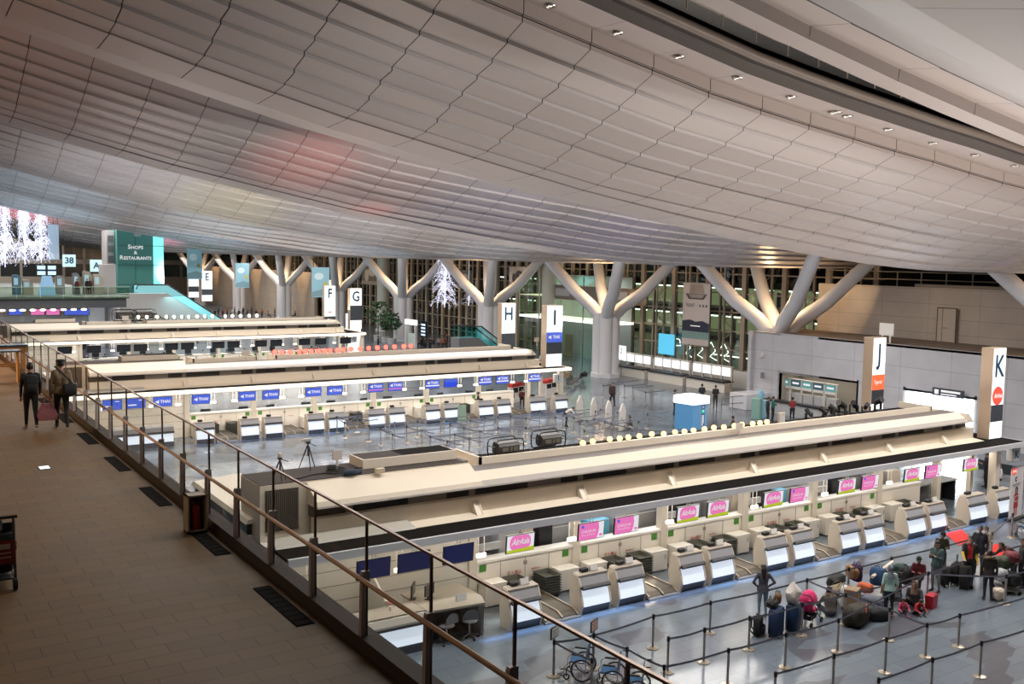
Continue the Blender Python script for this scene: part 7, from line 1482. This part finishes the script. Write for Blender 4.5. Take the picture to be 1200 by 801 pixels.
# ================================================================== LIGHT
wd = bpy.data.worlds.new('world'); SC.world = wd; wd.use_nodes = True; wd.node_tree.nodes['Background'].inputs[0].default_value = (.50, .42, .40, 1); wd.node_tree.nodes['Background'].inputs[1].default_value = .0
# floods on the roof decks of the islands wash the ceiling
for Y0, e in ((23.5, 520), (56.3, 800), (90.2, 1100)):
    lamp('AREA', (32, Y0+4.5, 5.2), e, (1, .88, .80), 22, 2, rot=(PI, 0, 0), name='ceiling_wash')
lamp('AREA', (14, 30, 5.2), 260, (1, .86, .76), 7, 3, rot=(PI, 0, 0), name='ceiling_wash'); lamp('AREA', (13, 62, 5.2), 380, (1, .84, .78), 7, 3, rot=(PI, 0, 0), name='ceiling_wash')  # unseen extra washes, added to lift the ceiling's left half
lamp('AREA', (52, 178, 9.5), 2600, (1, .90, .78), 6, 60, name='far_fill'); lamp('AREA', (8, 218, 11), 4000, (1, .93, .84), 50, 2, rot=(math.radians(60), 0, 0), name='far_fill'); lamp('AREA', (6.4, 38, 11.5), 350, (1, .93, .84), 1, 36, rot=(0, math.radians(-25), 0), name='side_fill')  # unseen fills added to brighten the far walls and the near island's left end
# downlights of the slits: broad soft light on the hall floor
for k in range(8):
    lamp('AREA', (30, LIP0+BAYP*k-10.6, 15.0), 5600 if k else 5200, (1, .96, .91), 44, .9, rot=(0, math.atan(.118), 0), name='slit_downlight')
lamp('AREA', (34, 8, 4.2), 4500, (1, .86, .74), 24, 3, rot=(PI, 0, 0), name='near_fill')  # unseen fill added below the near wave to brighten its panels
lamp('SPOT', (33, 37, 10.2), 8000, (1, .80, .55), .25, rot=(Vector((27, 17, 0))-Vector((33, 37, 10.2))).to_track_quat('-Z', 'Y').to_euler(), angle=math.radians(62), blend=.8, name='warm_flood')
# coloured accents on the waves
def spot(x, y, z, tx, ty, tz, e, c, ang, r=.3):
    d = Vector((tx-x, ty-y, tz-z)); o = lamp('SPOT', (x, y, z), e, c, r, rot=d.to_track_quat('-Z', 'Y').to_euler(), angle=math.radians(ang), blend=1.); return o
for tgt, e, c, ang, dy, z0 in (((18.2, 45, 14.7), 900, (1, .05, .03), 22, 12, 4.8), ((22.9, 49.5, 14), 420, (1, .05, .03), 14, 9, 4.8), ((21, 47, 14.2), 500, (1, .3, .26), 46, 12, 4.8), ((13.8, 31, 15), 160, (1, .25, .15), 12, 5, 5), ((29, 47, 13.3), 700, (.5, .5, 1), 40, 13, 5), ((38, 48, 12.6), 700, (.55, .5, 1), 46, 13, 5), ((47, 48, 12), 350, (.6, .6, 1), 40, 12, 5),
        ((14, 68, 16), 900, (.6, .8, 1), 50, 12, 5), ((21, 69, 14.2), 900, (.9, .95, .55), 44, 12, 5), ((30, 68, 13.3), 700, (.6, .8, 1), 50, 12, 5), ((42, 68, 12), 600, (.5, .75, 1), 50, 12, 5), ((13, 89, 16.3), 1300, (.5, .75, 1), 60, 12, 5), ((27, 89, 13.4), 1000, (.5, .8, 1), 60, 12, 5), ((42, 90, 12), 800, (.45, .75, 1), 60, 12, 5),
        ((16, 110, 15.5), 1500, (.45, .75, 1), 60, 12, 6), ((32, 110, 13), 1300, (.45, .75, 1), 60, 12, 5), ((14, 131, 16), 2200, (1, .25, .38), 70, 10, 6.5), ((30, 131, 13.5), 2000, (1, .3, .5), 60, 10, 6.5), ((33.5, 26, 14.6), 110, (.5, .75, 1), 16, 2, 5), ((41, 27.5, 12.4), 60, (.6, .75, 1), 26, 3, 5), ((48.2, 28.5, 11.2), 60, (.75, .3, 1), 22, 3, 7)):
    spot(tgt[0]+1, tgt[1]-dy, z0, *tgt, e*(3.8 if c[1] < .1 else 2.2 if tgt[1] < 60 else 4.), c, ang)
# warm light at the far end of the walkway; dim near end
lamp('AREA', (-2, 42, WZ+3.2), 2800, (1, .58, .28), 5, 6, name='walkway_lamp'); lamp('AREA', (-6, 27, WZ+4), 700, (1, .72, .45), 6, 8, name='walkway_lamp'); lamp('AREA', (-4, 10, WZ+5), 110, (1, .75, .5), 6, 8, name='walkway_lamp')
SC.view_settings.view_transform = 'Standard'; SC.view_settings.look = 'None'; SC.view_settings.exposure = 0.0; SC.view_settings.gamma = 1.0
SC.cycles.max_bounces = 8; SC.cycles.diffuse_bounces = 3; SC.cycles.glossy_bounces = 3; SC.cycles.transparent_max_bounces = 16; SC.cycles.sample_clamp_indirect = 6; SC.cycles.caustics_reflective = False; SC.cycles.caustics_refractive = False
